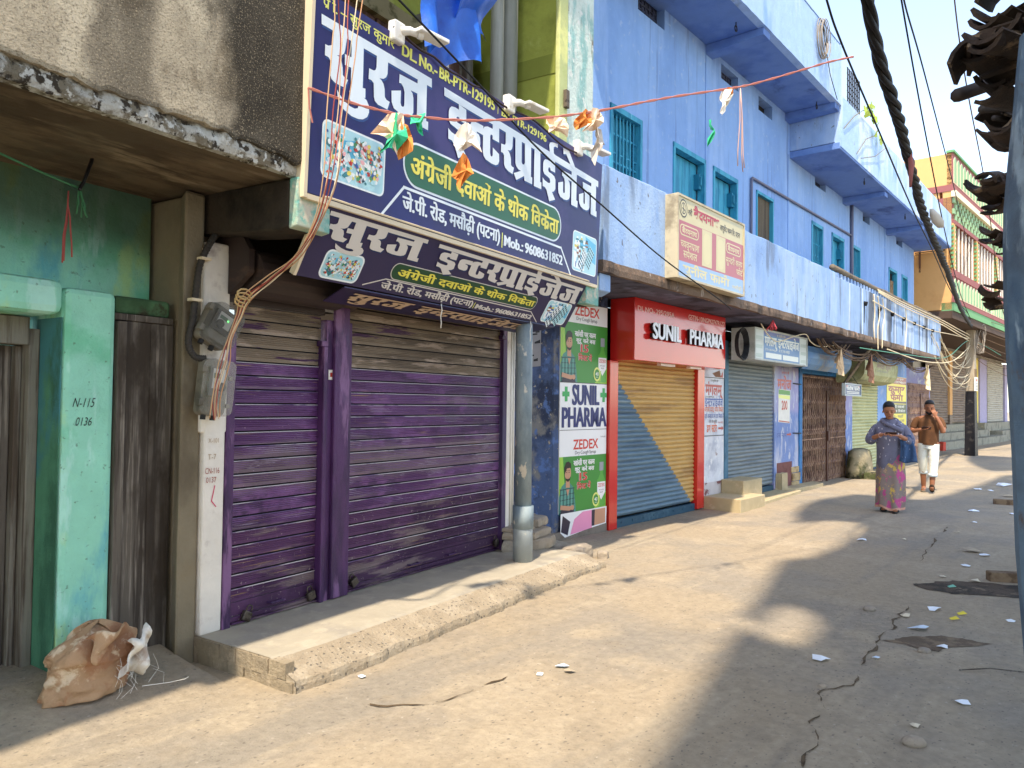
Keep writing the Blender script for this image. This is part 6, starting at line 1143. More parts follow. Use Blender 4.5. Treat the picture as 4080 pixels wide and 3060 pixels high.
# cream cables tied along the street parapet of the blue building
def fbw(lst): return [FB(*p) for p in lst]
for k in range(3): wire('parapet_cable', ['upper', 'middle', 'lower'][k]+' cream cable stretched from the parapet rail to the far pole', fbw([(8.75, .99+.01*k, 3.99-.03*k), (11, 1.0, 3.97-.05*k), (15, 1.02, 3.98-.06*k), (18, .98, 3.97-.08*k), (21.2, .85, 4.02-.1*k), (23.5, .8, 3.96-.1*k)]), .013, M_cw, 'cream cables along the parapet')
for k, (s, ln) in enumerate(((8.4, .95), (8.72, 1.15), (9.1, 1.1), (11.2, 1.0))): wire('drop_cable', ['cream cable drooping left of the black parapet stain', 'cream cable hanging straight at the black parapet stain', 'cream cable looping right of the black parapet stain', 'single cream cable hanging down the far parapet'][k], fbw([(s+.05, .985, 3.86), (s+.12+.08*math.sin(k), .99, 3.5), (s+.06, .985, 3.2), (s-.05*k+.1, .99, 3.9-ln)]), .012, M_cw, 'cream cables hanging over the parapet')
wire('drop_cable', 'cream cable slanting across the parapet from its corner loop', fbw([(8.4, .985, 3.72), (11, .985, 3.62), (14, .985, 3.6), (17, .98, 3.72), (21.2, .85, 3.9)]), .012, M_cw, 'cream cables hanging over the parapet')
wire('street_cable', 'long cream cable sagging under the slab edge toward the far pole', fbw([(9.4, 1.02, 2.80), (13, 1.05, 2.72), (17, 1.02, 2.95), (21.2, .86, 3.7)]), .013, M_cw, GW)
wire('street_cable', 'green cable sagging under the slab edge toward the far pole', fbw([(7.4, 1.0, 2.70), (11, 1.04, 2.78), (16, 1.02, 3.0), (21.2, .86, 3.85), (24, 1.4, 3.5)]), .010, M_gw, GW)
wire('slab_wire', 'white wire looping from the red sign corner over the blue box sign', fbw([(3.2, .7, 2.80), (3.6, .66, 2.66), (4.1, .62, 2.60), (4.7, .66, 2.72), (5.2, .7, 2.80), (5.6, .66, 2.70), (6.2, .62, 2.66), (6.9, .66, 2.72)]), .009, M_cw, GW)
rd = random.Random(12)
for k, (a0, a1, lab) in enumerate(((5.85, 7.4, 'dusty cable bundle sagging beneath the slab right of the blue box sign'), (6.6, 9.4, 'dusty cable bundle drooping above the olive sign'), (9.2, 12.2, 'dusty cable bundle drooping beyond the olive sign'), (11.8, 15.6, 'dusty cable bundle at the far end of the slab'))):
    b = MB(FB)
    for q in range(6):
        dz = rd.uniform(0, .08); sg_ = rd.uniform(.10, .26); b.tube([tuple(p) for p in hang((a0+rd.uniform(-.1, .1), .72+rd.uniform(-.06, .1), 2.78-dz), (a1+rd.uniform(-.1, .1), .70+rd.uniform(-.06, .1), 2.78-dz), sg_, 12)], .010, 5)
    tag(b.build('cable_bundle', M_tw, smooth=True), lab, 'cable bundle', 'dusty cables under the slab')
b = MB(FB)
for q in range(12): 
    p0 = (14.6+rd.uniform(-.6, .8), .9+rd.uniform(-.1, .2), 2.9+rd.uniform(-.1, .9)); p1 = (21.1, .86+rd.uniform(-.05, .05), 3.3+rd.uniform(-1.0, .8)); b.tube([tuple(p) for p in hang(p0, p1, rd.uniform(.2, 1.0), 12)], .009, 4)
tag(b.build('wire_tangle', M_cw, smooth=True), 'tangle of pale service wires between the slab end and the far pole', 'wire tangle')
b = MB(FO)
for q in range(14):
    a = rd.uniform(0, 6.28); b.tube([(4.25+.3*math.cos(a+i*.5)*(1-.03*i)+.1*math.sin(i), -.1+.1*math.sin(a+i), 3.9+.5*math.sin(i*.6+a)) for i in range(9)], .009, 4)
tag(b.build('wire_tangle', mat('grey wire', rgb(150, 140, 128), .7, var=0), smooth=True), 'knot of grey wires wrapped round the far pole', 'wire tangle')
b = MB(FO)
for q in range(8): b.tube([tuple(p) for p in hang((4.3, -.3, 3.3+.2*q), (14, .5+.3*q, 3.0+.25*q), .4, 10)], .009, 4)
tag(b.build('wire_fan', M_tw, smooth=True), 'fan of thin wires spreading right from the far pole', 'wires')
# coil of wire on the upper parapet
t = thing('wire_coil', 'coil of grey wire hung on the upper blue parapet', 'wire coil', FB(4.73, 1.09, 7.3))
b = MB(FB)
for k in range(8): 
    r1, r2 = .20+.03*math.sin(k*2.1), .30+.03*math.cos(k*1.7); b.tube([(4.73+.03*math.sin(k)+r1*math.cos(i*.42), 1.09+.012*k, 7.62+.03*math.cos(k*2)+r2*math.sin(i*.42)) for i in range(16)], .007, 5)
b.build('loops', mat('grey wire', rgb(150, 140, 128), .7, var=0), t, smooth=True); b = MB(FB); b.tube([(4.8, 1.08, 7.98), (5.2, 1.1, 7.2), (5.6, 1.1, 6.9)], .007, 5); b.build('tail', M_wire, t)
t = thing('wire_coil', 'dark coil of cable hanging between the red sign and the blue box sign', 'wire coil', FB(3.2, .42, 2.2)); b = MB(FB)
for k in range(5): b.tube([(3.12+(.17+.01*k)*math.cos(i*.42), .40+.015*k, 2.50+(.2+.012*k)*math.sin(i*.42)) for i in range(16)], .01, 5)
b.build('loops', M_blk, t, smooth=True)
strands('pink_tangle', 'bright pink string tangle under the slab corner', 'string', FB(3.15, .9, 2.84), 9, .16, .12, mat('pink string', rgb(206, 84, 92), .8, var=0), 6, r=.006)
# creeper on the lower parapet
t = thing('creeper', 'thin creeper with a few yellow green leaves on the upper parapet', 'plant', FB(7.6, 1.06, 6.6)); b = MB(FB); b.tube(smoothpath([(6.05, 1.06, 6.5), (6.8, 1.07, 7.0), (7.4, 1.08, 7.3), (7.75, 1.08, 7.35)], 5), .008, 5, raw=True) if 0 else b.tube([(6.1, 1.07, 6.55), (6.7, 1.08, 6.95), (7.3, 1.08, 7.25), (7.75, 1.1, 7.35)], .008, 5)
b.tube([(6.9, 1.07, 6.3), (7.5, 1.08, 6.75), (8.25, 1.1, 7.05)], .007, 5); b.tube([(7.2, 1.07, 6.3), (8.2, 1.08, 6.6), (8.9, 1.1, 6.95)], .006, 5); b.build('stem', mat('dry vine', rgb(120, 112, 84), .9), t)
b = MB(FB); rd = random.Random(9)
for s, z, n_ in ((7.7, 7.34, 9), (8.25, 7.05, 4), (7.45, 7.28, 3)):
    for i in range(n_):
        cs, cz, a = s+rd.uniform(-.22, .22), z+rd.uniform(-.12, .14), rd.uniform(0, 6.28); w = rd.uniform(.06, .1)
        b.add([(cs+w*math.cos(a+q)*(1.3 if q == 0 else 1), 1.12+rd.uniform(-.03, .06), cz+w*math.sin(a+q)) for q in (0, 1.2, 2.3, 3.9, 5.1)], [(0, 1, 2, 3, 4)])
b.build('leaves', mat('sunlit vine leaf', rgb(176, 196, 86), .6), t, fix=False)
# ------------------------------------------------------------------ festival string with torn flags
BUNT = [(-1.134, 4.039, 3.258), (-.921, 4.148, 3.222), (-.699, 4.261, 3.209), (-.577, 4.323, 3.216), (-.322, 4.453, 3.247), (-.083, 4.576, 3.30), (.252, 4.747, 3.39), (.568, 4.908, 3.499), (.868, 5.062, 3.619), (1.138, 5.2, 3.723), (1.541, 5.405, 3.866), (1.771, 5.523, 3.957), (2.142, 5.712, 4.132), (2.488, 5.889, 4.30), (2.74, 6.0, 4.40)]
M_bstr = mat('faded red string', rgb(176, 112, 100), .8, var=.1)
t = thing('flag_string', 'faded red string stretched from the sign edge to the twisted cable', 'string', BUNT[0])
bp = smoothpath(BUNT, 6)
for k in range(2): b = MB(); b.tube([p+Vector((0, 0, .005*math.sin(i*1.3+k*3))) for i, p in enumerate(bp)], .0052, 5, raw=True); b.build('twine', M_bstr, t, smooth=True)
b = MB(); b.tube([BUNT[0], (-1.125, 4.04, 3.15), (-1.11, 4.05, 3.07)], .005, 5, raw=True); b.build('loose_end', M_bstr, t)
M_fo = mat('orange tissue', rgb(226, 142, 70), .8, var=.08); M_fw = mat('white tissue', rgb(244, 234, 220), .8, var=.05); M_fg = mat('green tissue', rgb(66, 196, 146), .8, var=.08); M_fc = mat('cream tissue', rgb(240, 212, 184), .8, var=.06)
bd = (Vector(BUNT[-1])-Vector(BUNT[0])); bd.z = 0; bd.normalize(); bn = Vector((bd.y, -bd.x, 0))
def flagmesh(p, poly, m, parent, nm, seed):
    """crumpled paper scrap: outline in (along string, down) cut into a fan and creased"""
    rd = random.Random(seed); P0 = Vector(p); b = MB(); cx = sum(a for a, _ in poly)/len(poly); cy = sum(c for _, c in poly)/len(poly); pts = [P0+bd*cx+Vector((0, 0, cy))+bn*rd.uniform(.0, .05)]
    dn = []
    for i in range(len(poly)):
        a = poly[i]; c = poly[(i+1) % len(poly)]
        for k in range(3): dn.append((a[0]+(c[0]-a[0])*k/3, a[1]+(c[1]-a[1])*k/3))
    for sc in (.5, 1):
        pts += [P0+bd*(cx+(a-cx)*sc)+Vector((0, 0, cy+(c-cy)*sc))+bn*(.035*math.sin(a*38+c*22+seed)+rd.uniform(-.012, .012)) for a, c in dn]
    n = len(dn); f = [(0, 1+i, 1+(i+1) % n) for i in range(n)]+[(1+i, 1+n+i, 1+n+(i+1) % n, 1+(i+1) % n) for i in range(n)]
    b.raw(pts, f); return b.build(nm, m, parent, smooth=False, fix=False, solid=.0012)
def flag(i, lab, scraps, seed):
    t = thing('torn_flag', lab, 'flag', scraps[0][0], 'torn paper flags on the festival string')
    for k, (p, poly, m, nm) in enumerate(scraps): flagmesh(p, poly, m, t, nm, seed+k)
a, c = (-.70, 4.26, 3.205), (-.59, 4.315, 3.21)
flag(0, 'torn white, green and orange flag hanging before the navy sign', [(a, [(-.03, 0), (.05, 0), (.06, -.15), (.02, -.24), (-.03, -.16), (-.13, -.13)], M_fc, 'white_scrap'), ((-.69, 4.255, 3.2), [(-.01, 0), (.04, .0), (.07, -.13), (.02, -.2), (-.05, -.21), (-.09, -.24), (-.02, -.1)], M_fg, 'green_scrap'), ((-.67, 4.285, 3.2), [(0, 0), (.06, -.03), (.09, -.08), (.07, -.20), (.0, -.25), (-.01, -.12)], M_fo, 'orange_scrap')], 1)
flag(1, 'small green knotted scrap right of the tricolour flag', [((-.577, 4.323, 3.222), [(-.03, .01), (.05, .02), (.04, -.03), (.055, -.10), (.02, -.10), (-.005, -.04), (-.05, -.07)], M_fg, 'green_scrap')], 11)
flag(2, 'white paper flag with an orange tip over the middle of the navy sign', [((-.30, 4.465, 3.235), [(-.03, -.02), (.01, .0), (.06, -.06), (.10, -.17), (.04, -.13), (-.02, -.17), (-.07, -.19), (-.09, -.16)], M_fw, 'white_scrap'), ((-.31, 4.46, 3.06), [(-.02, -.02), (.03, -.02), (.06, -.13), (.03, -.15), (-.02, -.24), (-.03, -.17), (-.06, -.15)], M_fo, 'orange_scrap')], 21)
flag(3, 'small folded cream flag in front of the lime pillar', [((.24, 4.74, 3.385), [(-.03, 0), (.07, 0), (.09, -.05), (.10, -.12), (.03, -.07), (-.05, -.12), (-.04, -.06)], M_fc, 'cream_scrap')], 31)
flag(4, 'large cream and orange flag blowing before the peeling pillar', [((.56, 4.905, 3.495), [(-.07, 0), (.03, .01), (.02, -.07), (-.03, -.13), (-.15, -.17), (-.09, -.09)], M_fc, 'cream_scrap'), ((.50, 4.88, 3.48), [(-.06, .0), (.02, 0), (-.02, -.09), (-.11, -.14), (-.13, -.09)], M_fo, 'orange_scrap'), ((.57, 4.93, 3.42), [(-.05, .0), (.02, -.03), (.06, -.12), (.0, -.14), (-.03, -.23), (-.06, -.30), (-.05, -.14)], mat('greyish tissue', rgb(206, 196, 186), .8), 'grey_scrap')], 41)
flag(5, 'narrow white flag with orange top against the blue wall', [((1.53, 5.40, 3.855), [(-.02, 0), (.05, 0), (.03, -.10), (-.05, -.2), (-.07, -.18), (-.04, -.08)], M_fw, 'white_scrap'), ((1.545, 5.41, 3.87), [(-.02, 0), (.04, 0), (.03, -.04), (.0, -.05)], M_fo, 'orange_scrap')], 51)
flag(6, 'thin green strip dangling beneath the narrow white flag', [((1.425, 5.345, 3.625), [(-.005, 0), (.012, 0), (.02, -.05), (.0, -.12), (-.02, -.2), (-.035, -.19), (-.015, -.09)], M_fg, 'green_strip')], 61)
strands('string_tuft', 'pale pink strands hanging from the festival string against the blue wall', 'string', (1.66, 5.465, 3.90), 3, .62, .04, mat('pale pink strand', rgb(206, 170, 160), .8, var=0), 16)
for s, o_, z, lab, cc, sc in ((6.95, .74, 2.68, 'pale rag with a pink ribbon hanging right of the blue box sign', rgb(206, 180, 146), 1), (9.1, .74, 2.68, 'brown cloth rag hanging above the olive sign', rgb(150, 112, 90), 1.15), (13.6, .97, 2.66, 'bundled pale bag hanging at the far end of the slab', rgb(222, 204, 168), 1.2)):
    b = MB(FB); rd = random.Random(int(s*10))
    for q in range(3):
        top = (s+.04*(q-1), o_+.02*q, z); m_ = 7; rows = []
        for jj in range(8):
            v = jj/7; w = (.03+.13*min(1, v*1.6)*(1-.5*max(0, v-.6)))*sc; rows.append([(top[0]+w*(u-.5)*1.4+.03*math.sin(v*5+q*2)+rd.uniform(-.008, .008), top[1]+.05*math.sin(u*7+q+v*3)*v, top[2]-v*(.30+.12*q-.09*abs(u-.4))*sc) for u in [i/m_ for i in range(m_+1)]])
        b.add([p for r_ in rows for p in r_], [(jj*8+i, jj*8+i+1, (jj+1)*8+i+1, (jj+1)*8+i) for jj in range(7) for i in range(7)])
    tag(b.build('rag', mat('rag '+lab[:5], cc, .9), fix=False, solid=.002), lab, 'rag')
# ------------------------------------------------------------------ tiled hut on the right with its blue post
FR = Frame(1.60, 2.385, R(33.3))
t = thing('tiled_hut', 'low tiled hut at the right edge with curled clay eave tiles', 'hut', FR(1.5, 1.2, 0))
M_tile = mat('dark clay tiles', rgb(66, 52, 42), .9, [(rgb(38, 31, 28), 4, .46, .6), (rgb(128, 108, 86), 7, .56, .64)], bump=.4, yaw=FR.yaw)  # dark brown with blacker and paler blotches
rd = random.Random(14); b = MB(FR)
CL = [(.12, 2.83, -.06), (.2, 2.92, -.05), (.27, 2.78, -.09), (.34, 2.88, -.07), (.42, 2.76, -.05), (.30, 2.98, -.04), (1.5, 2.96, -.03), (1.68, 3.0, -.06), (2.22, 2.86, -.10), (2.36, 2.90, -.13), (2.5, 2.82, -.08), (2.66, 2.86, -.07), (3.7, 2.86, -.10), (3.86, 2.80, -.04), (5.3, 2.72, -.10), (6.4, 2.64, -.12)]+[(.15+.2*k, 2.9, .16) for k in range(32)]
for i, (s, z, oo) in enumerate(CL):
    for q in range(2):
        r_ = .06+.05*rd.random(); ax = Vector((rd.uniform(.6, 1.2), rd.uniform(-.1, .7), rd.uniform(-.2, .3))).normalized(); ro = rd.uniform(-.5, .5)+(math.pi if rd.random() < .6 else 0); sp_ = rd.uniform(1.7, 2.6)
        e1 = ax.cross(Vector((0, 0, 1))).normalized(); e2 = e1.cross(ax); n = 7; seg = []
        for d_ in (-.06, .06, .18):
            c_ = Vector((s, oo+.02*q, z+.045*q))+ax*d_; seg.append([tuple(c_+e1*r_*(1+.15*d_)*math.cos(ro+math.pi/2-sp_/2+sp_*k/(n-1))+e2*r_*math.sin(ro+math.pi/2-sp_/2+sp_*k/(n-1))) for k in range(n)])
        for s0_, s1_ in zip(seg, seg[1:]):
            k = len(b.v); b.v += [FR(*p) for p in s0_+s1_]
            for j in range(n-1): b.f.append((k+j, k+j+1, k+n+j+1, k+n+j)); b.m.append(0)
    if i < 20:
        for q in range(1): a_ = rd.uniform(-.05, .05); b.tube([(s+a_, oo-.03*rd.random(), z-.06+.05*rd.random()), (s+a_+rd.uniform(-.1, .1), oo+.3, z+rd.uniform(-.02, .1))], [.006+.012*rd.random(), .02], 5)
b.build('roof_tiles', M_tile, t, fix=False, solid=.014)
b = MB(FR); b.box(-2.2, 7.0, .2, 3.0, 2.74, 2.84); b.build('roof_deck', M_dark, t); b = MB(FR)
for i in range(22):
    s = .15+i*.3; b.tube([(s, .16+rd.uniform(-.03, .02), 2.80), (s, .5, 3.0)], .022, 6)
    b.tube([(s+.1, .14+rd.uniform(-.03, .03), 2.74+rd.uniform(-.05, .02)), (s+.1, .4, 2.9)], .03, 5)
b.build('rafter_end', M_wood, t)
for k, (p, q, r_) in enumerate((((1.76, 2.95, 2.80), (2.45, 3.4, 3.14), .027), ((2.24, 3.55, 2.99), (2.85, 4.0, 3.2), .022), ((2.43, 3.76, 3.03), (2.8, 4.0, 3.1), .014))):
    b = MB(); b.tube([p, q], r_, 8, raw=True); b.build('projecting_pole', mat('dark bamboo pole', rgb(62, 54, 50), .7), t, smooth=True)
M_bpost = mat('scuffed blue grey post', rgb(88, 106, 122), .8, [(rgb(64, 84, 106), 3.5, .45, .58, (1, 1, .4)), (rgb(150, 166, 176), 7, .53, .62, (1, 1, .25)), (rgb(86, 76, 70), 8, .58, .65, (1, 1, .4), 7), (rgb(60, 62, 70), 1.1, .5, .6, (1, 1, .6), 9, .6)], bump=.5, bscale=20)
tp = thing('blue_post', 'scuffed blue grey plastered post close by at the right edge', 'post', FR(.0, .1, 0))
PST = [(2.745, 1.615, 2.37), (2.637, 1.606, 2.373), (2.477, 1.594, 2.377), (2.331, 1.581, 2.381), (2.186, 1.57, 2.384), (2.059, 1.57, 2.388), (1.898, 1.574, 2.392), (1.657, 1.589, 2.398), (1.415, 1.606, 2.404), (1.093, 1.623, 2.413), (.852, 1.646, 2.419), (.4, 1.69, 2.43), (-.02, 1.72, 2.44)]
rr = []
for z, x, y in PST:
    e = FR.n; f_ = FR.u; p = Vector((x, y, z)); rr.append([p, p+f_*.03+e*-.0, p+f_*.16+e*.02, p+f_*.3+e*.10, p+f_*.3+e*.5, p-f_*.12+e*.5, p-f_*.10+e*.10, p-f_*.03+e*.01])
b = MB(); b.rings(rr); b.build('shaft', M_bpost, tp, smooth=False)
rd = random.Random(3); b = MB(); rows = []
for j in range(15):
    v = j/14; z = 1.78-.52*v; x = 1.615+.03*v; y = 2.398-.012+.006*v
    rows.append([Vector((x, y, z))+(FR.n*.99-FR.u*.16)*(.010+.16*u+(.03*(1-u)*max(0, v-.7)))+FR.u*-.018*(1+.2*rd.random())+Vector((0, 0, -.10*u*v)) for u in [i/6 for i in range(7)]])
b.raw([p for r_ in rows for p in r_], [(j*7+i, j*7+i+1, (j+1)*7+i+1, (j+1)*7+i) for j in range(14) for i in range(6)]); tag(b.build('torn_poster', mat('pinkish torn paper', rgb(206, 190, 196), .9, [(rgb(176, 110, 110), 4, .58, .66, (1, 1, 2)), (rgb(226, 218, 222), 7, .55, .66)], bump=.2), smooth=True, fix=False), 'torn pinkish paper poster pasted on the blue grey post', 'poster')
# ------------------------------------------------------------------ tall building across the street, behind the camera's right shoulder; added slabs, cut to the wanted shadows, shade the road
sh8 = SUNK*8
def shade_slab(name, poly, z, dz, t, m):      # poly: ground points its shadow should reach
    off = SUNK*(z); P2 = [(x-off.x, y-off.y) for x, y in poly]
    b = MB(); n = len(P2); b.raw([(x, y, z) for x, y in P2]+[(x, y, z+dz) for x, y in P2], [tuple(range(n)), tuple(range(2*n-1, n-1, -1))]+[(i, (i+1) % n, (i+1) % n+n, i+n) for i in range(n)]); return b.build(name, m, t)
M_op = mat('opposite building plaster', rgb(216, 204, 178), .9, [(rgb(196, 184, 160), 1, .5, .66)])
t = thing('opposite_building', 'tall plastered building across the street with added unseen slabs that shade the road', 'building', FP(-3, 7, 0))
b = MB(FP); b.box(-12, -4.5, 5.6, 9, 0, 10.5); b.build('wall', M_op, t)
# shadow outlines on the ground, brought back along the sun to the added unseen slab that throws them
def gp(s, o): p = FP(s, o, 0); return (p.x, p.y)
MAINP = [gp(-6, 2.86), gp(-2, 2.80), (.39, 2.78), (.58, 3.23), (.85, 3.78), (1.44, 4.94), (1.62, 5.25), (1.72, 4.9), (1.87, 4.84), (2.14, 5.20), (2.27, 5.62), (2.22, 5.9), (2.03, 5.78), (1.80, 5.38), (1.70, 5.47), (2.23, 6.55), (2.7, 7.5), (3.06, 7.64), (3.71, 8.42), (4.41, 9.37), (4.7, 10.14), (4.35, 10.26), (3.73, 10.0), (3.9, 10.2), (4.1, 10.8), (4.6, 11.8), (5.2, 12.6), (6.2, 13.4), (6.7, 12.8), (7.04, 12.64), (8.16, 13.81), (9.51, 15.23), (11.59, 17.61), (13.3, 18.4), (12, 15.8), (5.8, 7.2), (2.9, 3.3), gp(-6, 4.9)]
shade_slab('shadow_slab', MAINP, 10.6, .16, t, M_op)
shade_slab('shadow_slab', [(13.77, 22.6), (12.5, 20.02), (12.11, 18.9), (14.5, 19.5), (16.5, 24), (15.5, 25.3)], 10.6, .16, t, M_op)
# ------------------------------------------------------------------ litter, bricks and stains
M_pap = mat('litter paper', rgb(226, 232, 240), .8, var=.06)
LIT = [(4.1, 8.75, .07), (1.92, 4.63, .07), (2.94, 5.59, .05), (3.25, 5.77, .07), (2.88, 5.28, .085), (5.03, 8.15, .14), (5.03, 7.95, .07), (2.4, 3.99, .05), (1.98, 3.67, .03), (2.83, 4.9, .05), (.32, 4.44, .05), (.35, 4.36, .045), (.18, 4.31, .03), (-.82, 4.24, .03), (4.66, 8.87, .04), (10.06, 15.29, .2), (9.84, 15.04, .1), (8.86, 13.33, .14), (6.99, 11.32, .09), (7.42, 11.1, .06), (4.18, 6.74, .06), (3.66, 5.49, .05), (2.26, 4.64, .03), (8.24, 12.59, .12), (9.04, 14.1, .08), (8.92, 14.29, .1), (3.98, 6.9, .05), (4.5, 7.4, .06), (1.87, 3.2, .035), (5.6, 9.4, .05), (6.3, 10.2, .06), (3.5, 4.9, .05)]
rnd = random.Random(77)
adj = ['crumpled', 'flat', 'folded', 'torn', 'curled']
PL = {0: 'crumpled white paper scrap on the road just in front of the woman', 4: 'largest white paper scrap, lying by the dark stain', 3: 'white paper scrap beyond the dark stain', 5: 'long white wrapper lying near the right edge', 15: 'white litter heap by the far right wall', 1: 'small foil scrap alone on the middle of the road', 7: 'rectangular white slip nearest the bottom right corner'}
for i, (x, y, r_) in enumerate(LIT):
    n = rnd.randint(5, 7); pts = []
    for k in range(n): a = 2*math.pi*k/n+rnd.uniform(-.3, .3); q = r_*rnd.uniform(.55, 1); pts.append(Vector((x+q*math.cos(a), y+q*.8*math.sin(a), gz(x, y)+.006+rnd.uniform(0, .3)*r_)))
    b = MB(); c = Vector((x, y, gz(x, y)+.012+r_*.25)); b.raw([c]+pts, [(0, 1+k, 1+(k+1) % n) for k in range(n)])
    o = b.build('paper_scrap', (M_pap, M_pap, mat('litter cream', rgb(206, 194, 170), .8), M_pap, mat('litter pale blue', rgb(196, 210, 226), .6), mat('litter dusty', rgb(170, 156, 134), .8))[i % 6], fix=False, solid=.002)
    tag(o, PL.get(i, 'small pale scrap of paper littering the dusty road'), 'paper scrap', 'paper scraps littering the road')
for x, y, c, lab in ((3.25, 5.5, rgb(226, 206, 60), 'yellow wrapper lying left of the other by the dark stain'), (3.39, 5.64, rgb(230, 206, 66), 'yellow wrapper lying furthest right by the dark stain'), (3.82, 6.5, rgb(120, 186, 160), 'small green wrapper near the right edge')):
    b = MB(); b.raw([(x-.03, y-.015, .012+gz(x, y)), (x+.03, y-.02, .02+gz(x, y)), (x+.025, y+.02, .03+gz(x, y)), (x-.025, y+.02, .015+gz(x, y))], [(0, 1, 2, 3)]); tag(b.build('wrapper', mat('wrapper '+lab[:14], c, .5), solid=.002), lab, 'wrapper')
M_brk = mat('dusty brick', rgb(128, 108, 86), .95, [(rgb(96, 78, 62), 8, .48, .64)], bump=.8)
for x, y, a, l_, lab in ((4.5, 6.78, .2, .34, 'dusty grey brick lying by the right edge'), (8.1, 12.2, .5, .42, 'far brick lying beside the right hand wall')):
    F_ = Frame(x, y, a); b = MB(F_); b.box(-.055, .055, -l_/2, l_/2, gz(x, y)-.01, gz(x, y)+.085); tag(b.build('brick', M_brk, bevel=.012), lab, 'brick')
for i, (x, y, r_, lab) in enumerate(((2.64, 4.79, .035, 'grey pebble sitting in the dark stain'), (1.87, 3.48, .045, 'pale lump of mud near the bottom right'), (2.75, 5.75, .04, 'dark dung lump near the paper scraps'), (1.75, 4.2, .02, 'tiny stone left of the dark stain'))):
    b = MB(); b.rings([[(x+r_*s_*1.3*math.cos(k*.785), y+r_*s_*math.sin(k*.785), gz(x, y)-.005+r_*h) for k in range(8)] for s_, h in ((.8, 0), (1, .4), (.75, .8), (.3, 1))]); tag(b.build('pebble', M_stone, smooth=True), lab, 'pebble')
def stain(name, lab, pts, m, dz=.004):
    b = MB(); cx = sum(p[0] for p in pts)/len(pts); cy = sum(p[1] for p in pts)/len(pts); dn = []
    for i in range(len(pts)):
        a = Vector(pts[i]); c = Vector(pts[(i+1) % len(pts)])
        for k in range(6): p = a.lerp(c, k/6); q = Vector((p.x-cx, p.y-cy)); q *= 1+.16*fbm(p.x, p.y, 3, 9)+.08*fbm(p.x, p.y, 1, 30); dn.append((cx+q.x, cy+q.y))
    n = len(dn); V_ = [(cx, cy, gz(cx, cy)+dz)]
    for sc in (.33, .66, 1): V_ += [(cx+(x-cx)*sc, cy+(y-cy)*sc, gz(cx+(x-cx)*sc, cy+(y-cy)*sc)+dz) for x, y in dn]
    f = [(0, 1+i, 1+(i+1) % n) for i in range(n)]
    for r_ in range(2): f += [(1+r_*n+i, 1+(r_+1)*n+i, 1+(r_+1)*n+(i+1) % n, 1+r_*n+(i+1) % n) for i in range(n)]
    b.raw(V_, f); return tag(b.build(name, m, smooth=True, fix=False, loc=(0, 0, 0)), kind='structure')
M_wet = mat('damp patch', rgb(92, 76, 58), .75, [(rgb(120, 102, 80), 8, .5, .62)], bump=.4)
M_crk = mat('crumbling crack', rgb(104, 88, 68), .95, [(rgb(80, 66, 50), 20, .5, .58)], bump=.8)
def crack(lab, pts, w):
    L_, R_ = [], []
    for i in range(len(pts)-1):
        a = Vector(pts[i]); c = Vector(pts[i+1]); nn = Vector((-(c-a).y, (c-a).x)).normalized()
        for k in range(9):
            p_ = a.lerp(c, k/9); j_ = .05*fbm(p_.x, p_.y, 3, 5); q = w*max(0, .35+1.3*fbm(p_.x, p_.y, 8, 9)); L_.append(p_+nn*(j_+q)); R_.append(p_+nn*(j_-q))
    b = MB(); n = len(L_); b.raw([(p_.x, p_.y, gz(p_.x, p_.y)+.005) for p_ in L_+R_], [(i, i+1, n+i+1, n+i) for i in range(n-1)])
    tag(b.build('road_crack', M_crk, fix=False, loc=(0, 0, 0)), kind='structure')
crack('', [(3.11, 5.87), (2.78, 5.45), (2.44, 4.98), (2.16, 4.59), (1.98, 4.33), (1.71, 4.07), (1.59, 3.83), (1.46, 3.6), (1.25, 3.2)], .013)
crack('', [(5.72, 9.85), (4.92, 8.73), (4.06, 7.46)], .016)
crack('', [(.05, 4.32), (-.35, 3.9), (-.75, 3.85)], .012)
M_drain = mat('dark drain mud', rgb(84, 70, 56), .85, [(rgb(52, 44, 36), 6, .46, .6), (rgb(120, 104, 84), 9, .58, .68)], bump=.8)
stain('damp_patch', '', [(2.50, 5.02), (2.70, 5.12), (2.95, 5.14), (3.12, 5.06), (3.22, 4.98), (3.05, 4.93), (2.86, 4.90), (2.74, 4.80), (2.66, 4.84), (2.62, 4.95)], M_wet)
stain('drain_mud', '', [(3.5, 6.6), (4.0, 6.78), (4.6, 6.6), (4.8, 6.2), (4.4, 6.05), (4.1, 6.2), (3.7, 6.3)], M_drain)
b = MB(); b.tube([(2.66, 4.45, .012), (2.85, 4.46, .02), (3.05, 4.42, .012)], .004, 4, raw=True); tag(b.build('twig', M_wood, smooth=True), 'thin dry twig on the road below the dark stain', 'twig')
